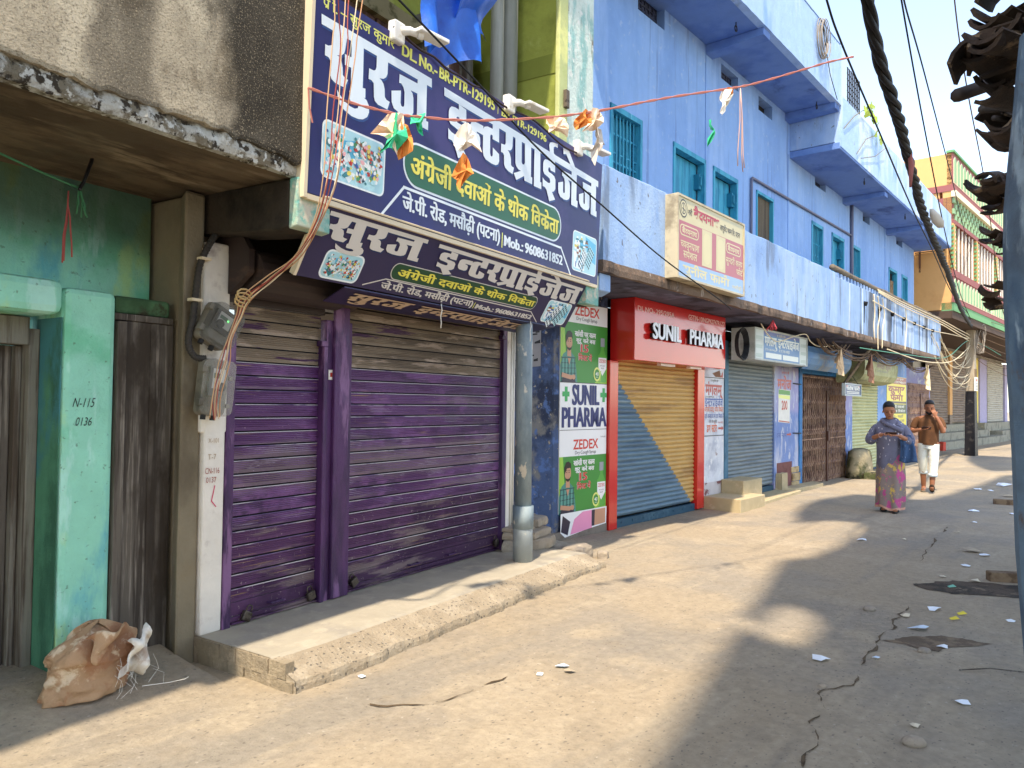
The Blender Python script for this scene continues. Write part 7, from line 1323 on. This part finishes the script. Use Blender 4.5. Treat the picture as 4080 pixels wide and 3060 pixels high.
# ------------------------------------------------------------------ torn sack
M_sack = mat('tan woven sack', rgb(180, 146, 112), .8, [(rgb(166, 122, 90), 5, .47, .58), (rgb(216, 194, 164), 8, .53, .62), (rgb(128, 80, 60), 5, .58, .64, (1, 1, 1), 6, .7)], bump=.6, bscale=60, yaw=YP)
M_sackw = mat('white torn sack lining', rgb(226, 222, 212), .75, [(rgb(190, 170, 150), 6, .55, .68)], bump=.4, bscale=60)
FSK = lambda a, o, z: FP(a-.09, o*.95+.08, z*.92+.055)
t = thing('torn_sack', 'crumpled tan sack with torn white flap at the foot of the green wall', 'sack', FP(-.88, .10, .05))
b = MB(FSK); rr = []; N_ = 84
for j in range(46):
    v = j/45; z = .36*v; w = (.205-.03*v if v < .5 else .19*(1-((v-.5)/.5)**2.2)+.02); dp = w*.62
    ring = []
    for i in range(N_):
        a = 2*math.pi*i/N_; f = 1+.16*mnoise.noise(Vector((math.cos(a)*1.8, math.sin(a)*1.8, v*3.2)))-.24*abs(mnoise.noise(Vector((math.cos(a)*2.6, math.sin(a)*2.6, v*5+5))))-.13*v*abs(mnoise.noise(Vector((math.cos(a)*6, math.sin(a)*6, v*9+2))))+.08
        cr = .03*math.sin(a*5+v*9)*v
        ring.append(FSK(-.82+.06*v+w*f*math.cos(a)+cr, .02+dp*f*math.sin(a)-.03*v, max(-.005, z*(1+.06*math.sin(a*3+1)))))
    rr.append(ring)
b.rings(rr); b.build('body', M_sack, t, smooth=True)
b = MB(FSK); rows = []
for j in range(13):
    v = j/12; rows.append([(-.68+.13*u+.02*math.sin(v*6)-.03*v, .13+.05*math.sin(u*5+v*3)+.03*math.sin(v*11)+.02, .27-.20*v+.05*u*(1-v)+.012*math.sin(u*14+v*5)) for u in [i/10 for i in range(11)]])
b.add([p for r_ in rows for p in r_], [(j*11+i, j*11+i+1, (j+1)*11+i+1, (j+1)*11+i) for j in range(12) for i in range(10)]); b.build('white_flap', M_sackw, t, smooth=True, fix=False, solid=.002)
b = MB(FSK); rows = []
for j in range(11):
    v = j/10; rows.append([(-.86+.24*u+.02*math.sin(v*7), .14+.06*math.sin(u*4+v*2)-.05*(1-v), .32-.12*v+.06*u*(1-u)*4*.5+.02*math.sin(u*9+v*6)) for u in [i/12 for i in range(13)]])
b.add([p for r_ in rows for p in r_], [(j*13+i, j*13+i+1, (j+1)*13+i+1, (j+1)*13+i) for j in range(10) for i in range(12)]); b.build('folded_mouth', M_sack, t, smooth=True, fix=False, solid=.003)
rd = random.Random(8); b = MB(FSK)
for i in range(14):
    s, o_, z = -.72+rd.uniform(-.06, .18), .17+rd.uniform(-.03, .06), rd.uniform(.05, .22); b.tube([(s, o_, z), (s+rd.uniform(-.04, .05), o_+.03, z-.03), (s+rd.uniform(-.05, .08), o_+.05*rd.random()+.02, max(.004, z-.08))], .0008, 3)
b.tube([(-.62, .2, .01), (-.5, .26, .005), (-.44, .3, .012), (-.4, .27, .005)], .002, 4); b.build('frayed_thread', cream, t)
b = MB(FSK); 
for (s, z, w, h) in ((-.93, .12, .03, .05), (-.88, .13, .012, .06), (-.78, .17, .05, .012), (-.79, .14, .03, .012)): pass
# handwriting on the walls
M_ink = mat('dark handwriting', (.03, .04, .04), .8, var=0); M_inkr = mat('faded red handwriting', rgb(160, 70, 60), .8, var=0); M_inkf = mat('very faded handwriting', rgb(176, 150, 120), .8, var=0)
PG = Plane(FP, 0, -.148, 0); b = MB(); text(b, 'N-115', PG, -.885, -.775, 1.50, 1.55, 0, -.006, .0012, slant=.25); text(b, '0136', PG, -.87, -.785, 1.40, 1.445, 0, -.006, .0012, slant=.2); b.build('handwriting', M_ink, old, fix=False)
PWS = Plane(FP, 0, .0325, 0); b = MB(); text(b, 'CN-116', PWS, -.202, -.105, 1.105, 1.14, 0, -.006, .0012); text(b, '0137', PWS, -.195, -.125, 1.052, 1.084, 0, -.006, .0012); text(b, 'T-7', PWS, -.185, -.13, 1.19, 1.222, 1, -.006, .0012); text(b, 'X-101', PWS, -.185, -.115, 1.29, 1.318, 1, -.006, .0012); line(b, PWS, [(-.135, 1.03), (-.155, .94), (-.125, .905)], .006, .0013, 2)
b.build('handwriting', [M_inkr, M_inkf, mat('magenta paint drip', rgb(206, 50, 100), .6, var=0)], shop, fix=False)
b = MB(FP); b.box(.755, .80, .0455, .047, 1.70, 1.77, 0); b.box(.77, .79, .047, .0475, 1.72, 1.75, 1); tag(b.build('sticker', [cream, M_pr]), 'small torn white sticker on the purple post', 'sticker')
# ================================================================== two people walking towards the camera, each looking at a phone
M_skin = mat('brown skin', rgb(164, 112, 82), .5, var=.05); M_skin2 = mat('deep brown skin', rgb(150, 100, 72), .5, var=.05)
M_hair = mat('black hair', (.012, .011, .012), .45, var=0); M_eye = mat('eyelid', rgb(104, 66, 48), .5, var=0); M_lip = mat('lips', rgb(130, 70, 60), .5, var=0)
def meld(name, mb, m, parent, vox=.006, sm=6):
    """closed volumes melted into one continuous skin"""
    o = mb.build(name, m, parent); r_ = o.modifiers.new('melt', 'REMESH'); r_.mode = 'VOXEL'; r_.voxel_size = vox; r_.use_smooth_shade = True
    s_ = o.modifiers.new('soft', 'SMOOTH'); s_.iterations = sm; s_.factor = .5
    bpy.context.view_layer.update(); dg = bpy.context.evaluated_depsgraph_get(); me = bpy.data.meshes.new_from_object(o.evaluated_get(dg)); o.modifiers.clear(); old_ = o.data; o.data = me; bpy.data.meshes.remove(old_)
    if not me.materials: me.materials.append(m)
    for p in me.polygons: p.use_smooth = True
    return o
def blob(mb, c, r, n=14):
    rr = []
    for i in range(1, n): 
        a = math.pi*i/n; rr.append([(c[0]+r[0]*math.sin(a)*math.cos(2*math.pi*j/n), c[1]+r[1]*math.sin(a)*math.sin(2*math.pi*j/n), c[2]-r[2]*math.cos(a)) for j in range(n)])
    mb.rings(rr, raw=False)
def limb(mb, pts, rad, n=12):
    P = smoothpath(pts, 4); k = len(pts)-1; rr = []
    for i in range(len(P)):
        t_ = i/4; a = min(int(t_), k-1); rr.append(rad[a]+(rad[a+1]-rad[a])*(t_-a))
    mb.tube([tuple(p) for p in P], rr, n)
def head_pt(c, tilt, turn, lean=0):
    ct, st = math.cos(tilt), math.sin(tilt); cu, su = math.cos(turn), math.sin(turn); cl, sl_ = math.cos(lean), math.sin(lean)
    def f(x, y, z):       # local: x right, y back, z from chin
        y2 = y*ct-(z-.03)*st*1.0; z2 = y*st+(z-.03)*ct+.03
        x3 = x*cu-y2*su; y3 = x*su+y2*cu
        return (c[0]+x3*cl-z2*sl_, c[1]+y3, c[2]+x3*sl_+z2*cl)
    return f
HR = [(-.004, .020, -.078, -.030), (.012, .036, -.086, .0), (.035, .052, -.089, .045), (.07, .064, -.090, .078), (.105, .070, -.088, .092), (.14, .073, -.087, .098), (.175, .069, -.078, .092), (.205, .052, -.055, .072), (.222, .030, -.028, .046), (.228, .010, -.004, .02)]
def head(mb, f, k=1):
    mb.rings([[f(k*hw*math.cos(a), k*((fr+bk)/2+(bk-fr)/2*math.sin(a)), k*z) for a in [2*math.pi*i/20 for i in range(20)]] for z, hw, fr, bk in HR], raw=False)
    mb.rings([[f(k*(w*math.cos(a)), k*(y+d_*math.sin(a)), k*z) for a in [2*math.pi*i/10 for i in range(10)]] for z, w, d_, y in ((.118, .008, .008, -.088), (.098, .011, .014, -.094), (.082, .016, .017, -.097), (.074, .014, .012, -.092))], raw=False)
    mb.rings([[f(k*(.023*math.cos(a)*s_), k*(-.090+.009*math.sin(a)*s_), k*z) for a in [2*math.pi*i/10 for i in range(10)]] for z, s_ in ((.056, .5), (.050, 1), (.043, 1), (.037, .5))], raw=False)
    for sx in (-1, 1):
        mb.rings([[f(k*(sx*(.072+.010*q)+.004*math.cos(a)), k*(.010+.016*math.sin(a)*s_), k*(.085+.028*math.cos(a)*s_)) for a in [2*math.pi*i/10 for i in range(10)]] for q, s_ in ((0, .8), (.6, 1), (1.1, .7))], raw=False)
        mb.rings([[f(k*(sx*.031+.022*math.cos(a)*s_), k*(-.083-.006*q), k*(.122+.007*math.sin(a)*s_)) for a in [2*math.pi*i/10 for i in range(10)]] for q, s_ in ((0, 1), (1, .6))], raw=False)
def face(F, f, k, parent, woman):
    for sx in (-1, 1):
        b = MB(F); b.rings([[f(k*(sx*.032+.014*math.cos(a)*s_), k*(-.0865-.004*q), k*(.106+.006*math.sin(a)*s_)) for a in [2*math.pi*i/10 for i in range(10)]] for q, s_ in ((0, 1), (1, .75), (1.3, .3))], raw=False); e = b.build('eye', M_eye, parent, smooth=True)
        b = MB(F); b.rings([[f(k*(sx*.032+.006*math.cos(a)*s_), k*(-.0915-.002*q), k*(.104+.0055*math.sin(a)*s_)) for a in [2*math.pi*i/8 for i in range(8)]] for q, s_ in ((0, 1), (1, .5))], raw=False); b.build('iris', M_hair, e)
        b = MB(F); b.tube([f(k*sx*.014, -.0925*k, .124*k), f(k*sx*.032, -.093*k, .131*k), f(k*sx*.052, -.084*k, .124*k)], [.0035, .004, .002], 5); b.build('eyebrow', M_hair, parent)
    b = MB(F); b.rings([[f(k*(.021*math.cos(a)*s_), k*(-.0955-.004*q), k*(.0485+.006*math.sin(a)*s_)) for a in [2*math.pi*i/10 for i in range(10)]] for q, s_ in ((0, 1), (1, .7))], raw=False); b.build('lips', M_lip, parent, smooth=True)
def hand(mb, wrist, palm, dirv, up, curl, side, k=1., spread=1):
    """palm with four unequal bent fingers and a thumb leaving the side of the palm"""
    w = Vector(wrist); c = Vector(palm); d_ = Vector(dirv).normalized(); u = Vector(up); u = (u-d_*u.dot(d_)).normalized(); s_ = d_.cross(u)*side
    mb.rings([[tuple(w.lerp(c, q*2)+s_*.034*k*ww*math.cos(a)+u*.014*k*math.sin(a)) if q <= .5 else tuple(c+d_*.045*k*(q-.5)*2+s_*.040*k*ww*math.cos(a)+u*.0125*k*math.sin(a)) for a in [2*math.pi*i/10 for i in range(10)]] for q, ww in ((0, .75), (.25, .95), (.5, 1.1), (.75, 1.1), (1, 1))], raw=False)
    kn = c+d_*.045*k
    for i, ln in enumerate((.068, .076, .071, .056)):
        p = kn+s_*(.029-.0195*i)*k; pts = [p-d_*.01]; dd = d_+s_*(.10-.07*i)*spread; dd.normalize(); cu = curl
        for q, fr in enumerate((.45, .32, .25)):
            ang = cu*(.6, 1.0, .8)[q]*(q+1)*.6; dv = dd*math.cos(ang)-u*math.sin(ang); pts.append(pts[-1]+dv*ln*fr*k+(d_*.01 if q == 0 else Vector()))
        mb.tube([tuple(x) for x in pts], [.0088*k, .0086*k, .0078*k, .006*k], 7)
    tb = c+s_*.030*k-d_*.005; td = (d_*.75+s_*.7-u*.35*curl).normalized(); t2 = (d_*.95+s_*.15-u*.5*curl).normalized()
    mb.tube([tuple(tb-td*.02), tuple(tb+td*.03*k), tuple(tb+td*.03*k+t2*.028*k)], [.0115*k, .010*k, .007*k], 7)
def cloth(F, rings, m, name, parent, n_caps=False): b = MB(F); b.rings(rings, raw=False, cap=n_caps); return b.build(name, m, parent, smooth=True, fix=False)
# ------------------------------------------------------------------ the woman
FW = Frame(5.66, 11.2, R(29)); Q = lambda x, y, z: (y, x, z)            # frame order is (depth, right, up)
wo = thing('person', 'woman in a grey printed shawl and colourful long skirt looking down at her phone', 'person', FW(0, 0, gz(5.66, 11.2)))
FWm = lambda x, y, z: FW(y, x, z+gz(5.66, 11.2)+.006)
b = MB(FWm)
hf = head_pt((-.005, -.035, 1.395), .30, .10, .02); head(b, hf, 1.07)
limb(b, [(0, .03, 1.28), (0, .02, 1.37), (0, -.015, 1.45)], [.062, .052, .052])
blob(b, (0, .03, 1.13), (.155, .105, .23)); blob(b, (0, .03, .90), (.17, .125, .17)); limb(b, [(-.14, .03, 1.25), (0, .035, 1.29), (.14, .03, 1.25)], [.045, .07, .045])
for sx in (-1, 1): limb(b, [(sx*.085, .03, .88), (sx*.08, 0 if sx < 0 else .03, .48), (sx*.075, .06 if sx < 0 else -.03, .12)], [.095, .06, .04])
limb(b, [(-.15, .03, 1.24), (-.235, .02, 1.12), (-.25, -.02, 1.06)], [.052, .046, .042]); limb(b, [(-.25, -.02, 1.06), (-.17, -.15, 1.115), (-.085, -.235, 1.15)], [.043, .034, .026])
limb(b, [(.15, .03, 1.24), (.24, .02, 1.12), (.25, -.02, 1.06)], [.052, .046, .042]); limb(b, [(.25, -.02, 1.06), (.19, -.15, 1.10), (.13, -.235, 1.135)], [.043, .034, .026])
hand(b, (-.085, -.235, 1.15), (-.045, -.265, 1.165), (.85, -.35, -.05), (.1, -.5, .9), .55, 1, .95)
hand(b, (.13, -.235, 1.135), (.085, -.27, 1.145), (-.9, -.25, .05), (0, .3, -1), .45, 1, .95)
for sx, y in ((-1, .06), (1, -.03)): limb(b, [(sx*.075, y+.03, .10), (sx*.075, y-.04, .045), (sx*.08, y-.14, .028)], [.04, .04, .026])
meld('body', b, M_skin, wo, .0055)
face(FWm, hf, 1.07, wo, True)
b = MB(FWm); rr = []
for z, hw, fr, bk in HR[3:]: rr.append([hf(1.07*(hw*1.10)*math.cos(a), 1.07*((max(fr, -.088+.30*max(0, .165-z)+(.02 if z < .17 else 0))+bk)/2+((bk-max(fr, -.088+.30*max(0, .165-z)+(.02 if z < .17 else 0)))/2+.008)*math.sin(a)), 1.07*z+(.006 if z > .16 else 0)+(.026*max(0, -math.sin(a))**3 if z < .18 else 0)) for a in [2*math.pi*i/20 for i in range(20)]])
b.rings(rr, raw=False); hr = b.build('hair', M_hair, wo, smooth=True)
b = MB(FWm); blob(b, hf(0, .115, .09), (.045, .04, .045), 10); b.build('bun', M_hair, hr, smooth=True)
# skirt with folds
M_skirt = mat('patterned skirt', rgb(132, 118, 112), .85, [(rgb(178, 78, 128), 5, .54, .56, (1, 1, .7), 2), (rgb(196, 166, 84), 7, .57, .60, (1, 1, .8), 5), (rgb(190, 150, 120), 20, .6, .66, (1, 1, 1), 7, .7), (rgb(180, 90, 136), 11, .64, .68, (1, 1, .6), 8)], var=.12, yaw=R(29), bump=.15)
rr = []
for i in range(30):
    v = i/29; z = 1.0-.945*v; w = .165+.02*math.sin(v*3)+.012*v; ring = []
    for j in range(56):
        a = 2*math.pi*j/56; f_ = 1+.11*v*math.sin(a*6+2.2*math.sin(v*2.1))+.05*v*math.sin(a*11+3*v); ring.append((w*f_*math.cos(a)*1.0+.01*math.sin(v*3), .03+w*.82*f_*math.sin(a)-.04*v*math.sin(v*1.5), z+.022*v*math.sin(a*2+.6)+.012*v*math.sin(a*5)))
    rr.append(ring)
sk = cloth(FWm, rr, M_skirt, 'skirt', wo); rr2 = [[(x*1.012, (y-.03)*1.012+.03, z+dz) for x, y, z in rr[-1]] for dz in (.028, -.006)]; cloth(FWm, rr2, mat('skirt hem', rgb(196, 150, 130), .85), 'hem', sk)
M_shawl = mat('grey printed shawl', rgb(110, 110, 130), .85, [(rgb(226, 220, 222), 15, .21, .15, (1.6, 1.6, .75), 1, .9, 'v'), (rgb(92, 92, 112), 3, .5, .66)], var=.08, yaw=R(29), bump=.15)
M_shb = mat('blue shawl end', rgb(58, 84, 120), .85, [(rgb(44, 64, 96), 6, .48, .62), (rgb(160, 170, 190), 15, .14, .09, (1.6, 1.6, .75), 1, .7, 'v')], yaw=R(29))
rr = []
for i in range(26):
    v = i/25; ring = []
    for j in range(48):
        a = 2*math.pi*j/48; cx = math.cos(a); w = (.105+.115*min(1, v/.14)**.7 if v < .14 else .22-.045*min(1, (v-.14)/.4)); d_ = .085+.06*min(1, v/.2)
        hem = .55+.26*max(0, (cx+.55)/1.55)+.14*max(0, (-.55-cx)/.45); z = 1.375-(1.375-hem)*v-.03*abs(cx)*min(1, v/.1)
        f_ = 1+.05*v*math.sin(a*7+v*4)+.03*math.sin(a*3+v*9)*v; ring.append((w*f_*cx+(.0), .03+d_*f_*math.sin(a)-(.035*math.sin(v*3.1) if math.sin(a) < 0 else 0), z))
    rr.append(ring)
cloth(FWm, rr, M_shawl, 'shawl', wo)
b = MB(FWm); limb(b, [(-.10, .03, 1.25), (-.175, .03, 1.235), (-.245, .01, 1.12), (-.255, -.02, 1.06), (-.225, -.07, 1.07), (-.205, -.10, 1.085)], [.05, .066, .066, .078, .064, .054], 14); b.build('left_sleeve' if 0 else 'sleeve', M_shawl, wo, smooth=True)
b = MB(FWm); limb(b, [(.10, .03, 1.25), (.175, .03, 1.235), (.25, .01, 1.12), (.262, -.02, 1.055), (.235, -.07, 1.065), (.215, -.11, 1.085)], [.05, .07, .07, .082, .066, .054], 14); b.build('sleeve', M_shawl, wo, smooth=True)
b = MB(FWm); limb(b, [(-.085, .05, 1.37), (-.10, -.04, 1.355), (-.03, -.12, 1.30), (.08, -.125, 1.25), (.17, -.10, 1.20)], [.024, .025, .028, .036, .04], 10); limb(b, [(-.085, .06, 1.365), (0, .085, 1.38), (.085, .06, 1.365), (.105, -.02, 1.335), (.12, -.09, 1.26)], [.024, .028, .026, .028, .034], 10); b.build('neck_drape', M_shawl, wo, smooth=True)
rows = []
for i in range(18):
    v = i/17; rows.append([(.13+.02*math.sin(v*3)+.15*u*(1+.2*v)+.05*v*u, -.165+.10*u+.03*math.sin(u*11+v*2)*(.3+v)-.01*v, 1.13-.36*v-.02*math.sin(u*5)-.04*u*v) for u in [k/16 for k in range(17)]])
b = MB(FWm); b.add([p for r_ in rows for p in r_], [(j*17+i, j*17+i+1, (j+1)*17+i+1, (j+1)*17+i) for j in range(17) for i in range(16)]); b.build('shawl_end', M_shb, wo, smooth=True, fix=False, solid=.004)
for (p, r_) in (((-.115, -.21, 1.138), .033), ((.155, -.205, 1.122), .034)):
    b = MB(FWm); b.tube([(p[0]+r_*math.cos(a)*.55, p[1]+r_*math.cos(a)*.4, p[2]+r_*math.sin(a)) for a in [i*.524 for i in range(13)]], .006, 6); b.build('bangle', mat('pale pink bangle', rgb(226, 190, 186), .4), wo, smooth=True)
for sx, y in ((-1, .06), (1, -.03)):
    b = MB(FWm); b.rings([[(sx*.078+.045*math.cos(a)*s_, y-.06+.125*math.sin(a)*s_, z) for a in [2*math.pi*i/16 for i in range(16)]] for z, s_ in ((-.004, .95), (.0, 1), (.018, 1), (.02, .9))], raw=False); b.tube([(sx*.03, y-.09, .02), (sx*.08, y-.10, .062), (sx*.125, y-.07, .02)], .012, 6); b.build('sandal', M_blk, wo)
def phone(F, c, ax, ay, lab, scr):
    t = thing('mobile_phone', lab, 'phone', F(*c)); c = Vector(c); ax = Vector(ax).normalized(); ay = Vector(ay).normalized(); n = ax.cross(ay)
    def bx(mb, w, h, d0, d1): mb.add([tuple(c+ax*w*i+ay*h*j+n*d_) for d_ in (d0, d1) for i, j in ((-1, -1), (1, -1), (1, 1), (-1, 1))], [(3, 2, 1, 0), (4, 5, 6, 7), (0, 1, 5, 4), (1, 2, 6, 5), (2, 3, 7, 6), (3, 0, 4, 7)])
    b = MB(F); bx(b, .036, .075, -.005, .004); b.build('case', mat('phone case', rgb(70, 50, 44), .3), t, bevel=.003); b = MB(F); bx(b, .033, .070, .0042, .0052); b.build('screen', mat('glossy phone screen', scr, .08, var=0, spec=.8), t)
phone(FWm, (.03, -.29, 1.165), (.2, -.75, .6), (.98, .18, .0), 'phone held in both hands by the woman', rgb(60, 56, 50))
# ------------------------------------------------------------------ the man
FM_ = Frame(7.75, 13.9, R(30)); zM = gz(7.75, 13.9)
FMm = lambda x, y, z: FM_(y, x, z+zM+.004)
ma = thing('person', 'bearded man in a brown T-shirt and rolled white trousers holding a phone', 'person', FM_(0, 0, zM))
b = MB(FMm); hf = head_pt((.01, -.03, 1.455), .22, .08, -.03); head(b, hf, 1.07)
limb(b, [(0, .03, 1.36), (0, .02, 1.43), (.005, -.01, 1.51)], [.07, .058, .056])
blob(b, (0, .03, 1.20), (.165, .11, .24)); blob(b, (0, .03, .95), (.155, .115, .16)); limb(b, [(-.19, .03, 1.345), (0, .035, 1.37), (.19, .03, 1.345)], [.048, .07, .048])
limb(b, [(-.195, .03, 1.335), (-.245, .03, 1.23), (-.262, .0, 1.13)], [.052, .047, .043]); limb(b, [(-.262, .0, 1.13), (-.22, -.14, 1.135), (-.115, -.24, 1.165)], [.046, .038, .028])
limb(b, [(.19, .03, 1.335), (.23, -.02, 1.22), (.232, -.09, 1.12)], [.052, .047, .044]); limb(b, [(.232, -.09, 1.12), (.19, -.15, 1.26), (.125, -.165, 1.40)], [.046, .038, .028])
hand(b, (-.115, -.24, 1.165), (-.075, -.265, 1.175), (.9, -.25, .1), (0, .3, -1), .5, -1, 1.0)
hand(b, (.125, -.165, 1.40), (.105, -.165, 1.445), (-.35, -.05, .9), (.2, -1, .1), .9, 1, 1.0)
limb(b, [(-.09, .03, .92), (-.095, .09, .50), (-.085, .17, .10)], [.09, .062, .04]); limb(b, [(.09, .03, .92), (.075, -.06, .50), (.055, -.10, .13)], [.09, .062, .04])
limb(b, [(-.085, .20, .09), (-.085, .13, .045), (-.095, .02, .028)], [.04, .042, .028]); limb(b, [(.055, -.085, .12), (.055, -.15, .085), (.055, -.25, .125)], [.042, .042, .028])
meld('body', b, M_skin2, ma, .0055); face(FMm, hf, 1.07, ma, False)
b = MB(FMm); rr = []
for z, hw, fr, bk in HR[4:]:
    fr2 = max(fr, -.02 if z < .15 else -.075 if z < .17 else fr); q = .012 if z > .16 else .006
    rr.append([hf(1.07*(hw+.008)*math.cos(a), 1.07*((fr2+bk)/2+((bk-fr2)/2+q)*math.sin(a)), 1.07*z+(.014 if z > .16 else 0)+(.018*max(0, -math.sin(a))**3 if z < .18 else 0)) for a in [2*math.pi*i/20 for i in range(20)]])
b.rings(rr, raw=False); b.build('hair', M_hair, ma, smooth=True)
b = MB(FMm); rr = []
for z, hw, fr, bk in HR[:4]: rr.append([hf(1.07*(hw+.004)*math.cos(a), 1.07*((fr+min(bk, .0))/2+((min(bk, .0)-fr)/2+.006)*math.sin(a)), 1.07*(z*.75-.004)) for a in [2*math.pi*i/20 for i in range(20)]])
b.rings(rr, raw=False); b.build('beard', M_hair, ma, smooth=True)
M_tee = mat('brown t-shirt cotton', rgb(98, 66, 42), .9, [(rgb(82, 54, 34), 4, .48, .64)], bump=.1, yaw=R(30)); M_trs = mat('white denim', rgb(222, 224, 214), .85, [(rgb(190, 192, 184), 7, .54, .66)], bump=.15, yaw=R(30))
rr = []
for i in range(24):
    v = i/23; z = 1.435-.555*v; w = .09+.105*min(1, v/.16)**.7 if v < .16 else .195-.025*min(1, (v-.16)/.4); d_ = .09+.045*min(1, v/.2)-.01*v
    rr.append([(w*math.cos(a)*(1+.015*math.sin(a*5+v*7)), .03+d_*math.sin(a)*(1+.03*math.sin(a*6+v*5)*v), z-.05*abs(math.cos(a))**2*max(0, 1-v/.3)-.006*math.sin(a*3)*v) for a in [2*math.pi*j/44 for j in range(44)]])
cloth(FMm, rr, M_tee, 't_shirt' if 0 else 'shirt', ma)
for sx, e in ((-1, [(-.10, .03, 1.33), (-.175, .03, 1.335), (-.222, .03, 1.27), (-.248, .03, 1.19)]), (1, [(.10, .03, 1.33), (.175, .03, 1.335), (.214, .01, 1.27), (.232, -.02, 1.19)])):
    b = MB(FMm); limb(b, e, [.055, .066, .064, .062], 14); b.build('sleeve', M_tee, ma, smooth=True)
def leg(pts, rad, nm):
    P = smoothpath(pts, 7); k = len(pts)-1; rr = []
    for i, p in enumerate(P):
        t_ = i/7; a = min(int(t_), k-1); r_ = rad[a]+(rad[a+1]-rad[a])*(t_-a); v = i/(len(P)-1)
        rr.append([(p.x+r_*math.cos(q)*(1+.03*math.sin(v*40+q*2)*v), p.y+r_*1.05*math.sin(q)*(1+.03*math.sin(v*34+q*3)*v), p.z+.006*math.sin(q*2+v*9)) for q in [2*math.pi*j/24 for j in range(24)]])
    o = cloth(FMm, rr, M_trs, nm, ma); p = P[-1]; r_ = rad[-1]
    cloth(FMm, [[(p.x+(r_+d_)*math.cos(q), p.y+(r_+d_)*1.05*math.sin(q), p.z+z) for q in [2*math.pi*j/24 for j in range(24)]] for z, d_ in ((.05, .0), (.048, .010), (-.012, .010), (-.012, -.004))], mat('pale cuff', rgb(206, 220, 226), .85), 'rolled_cuff', o)
    return o
leg([(-.085, .03, .90), (-.098, .07, .58), (-.092, .14, .34)], [.098, .078, .064], 'trouser_leg'); leg([(.085, .03, .90), (.082, -.035, .58), (.068, -.085, .31)], [.098, .08, .066], 'trouser_leg')
rr = [[(.160*math.cos(a), .03+.12*math.sin(a), z) for a in [2*math.pi*j/32 for j in range(32)]] for z in (1.0, .90)]+[[(.15*math.cos(a), .03+.11*math.sin(a), .80+.03*abs(math.cos(a))) for a in [2*math.pi*j/32 for j in range(32)]]]
cloth(FMm, rr, M_trs, 'trouser_seat', ma)
def slipper(c, a0, pitch, m):
    b = MB(FMm); cp, sp_ = math.cos(pitch), math.sin(pitch)
    q = lambda x, y, z: (c[0]+x, c[1]+y*cp-z*sp_, c[2]+y*sp_+z*cp)
    b.rings([[q(.046*math.cos(a)*s_*(1-.15*math.sin(a)), .13*math.sin(a)*s_, z) for a in [2*math.pi*i/18 for i in range(18)]] for z, s_ in ((-.012, .96), (-.008, 1), (.010, 1), (.012, .94))], raw=False); b.tube([q(-.04, -.02, .012), q(0, -.07, .05), q(.04, -.02, .012)], .01, 6); b.build('slipper', m, ma)
slipper((-.09, .09, .014), 0, 0, mat('grey slipper', rgb(120, 110, 96), .7)); slipper((.055, -.165, .085), 0, -.62, mat('dark slipper sole', rgb(62, 50, 40), .8))
phone(FMm, (-.03, -.29, 1.195), (.15, -.65, .75), (.98, .15, -.03), 'phone held at chest height by the man', rgb(90, 70, 60))
# ------------------------------------------------------------------ tidy up
bpy.data.objects.remove(_fo); bpy.data.curves.remove(_fc)
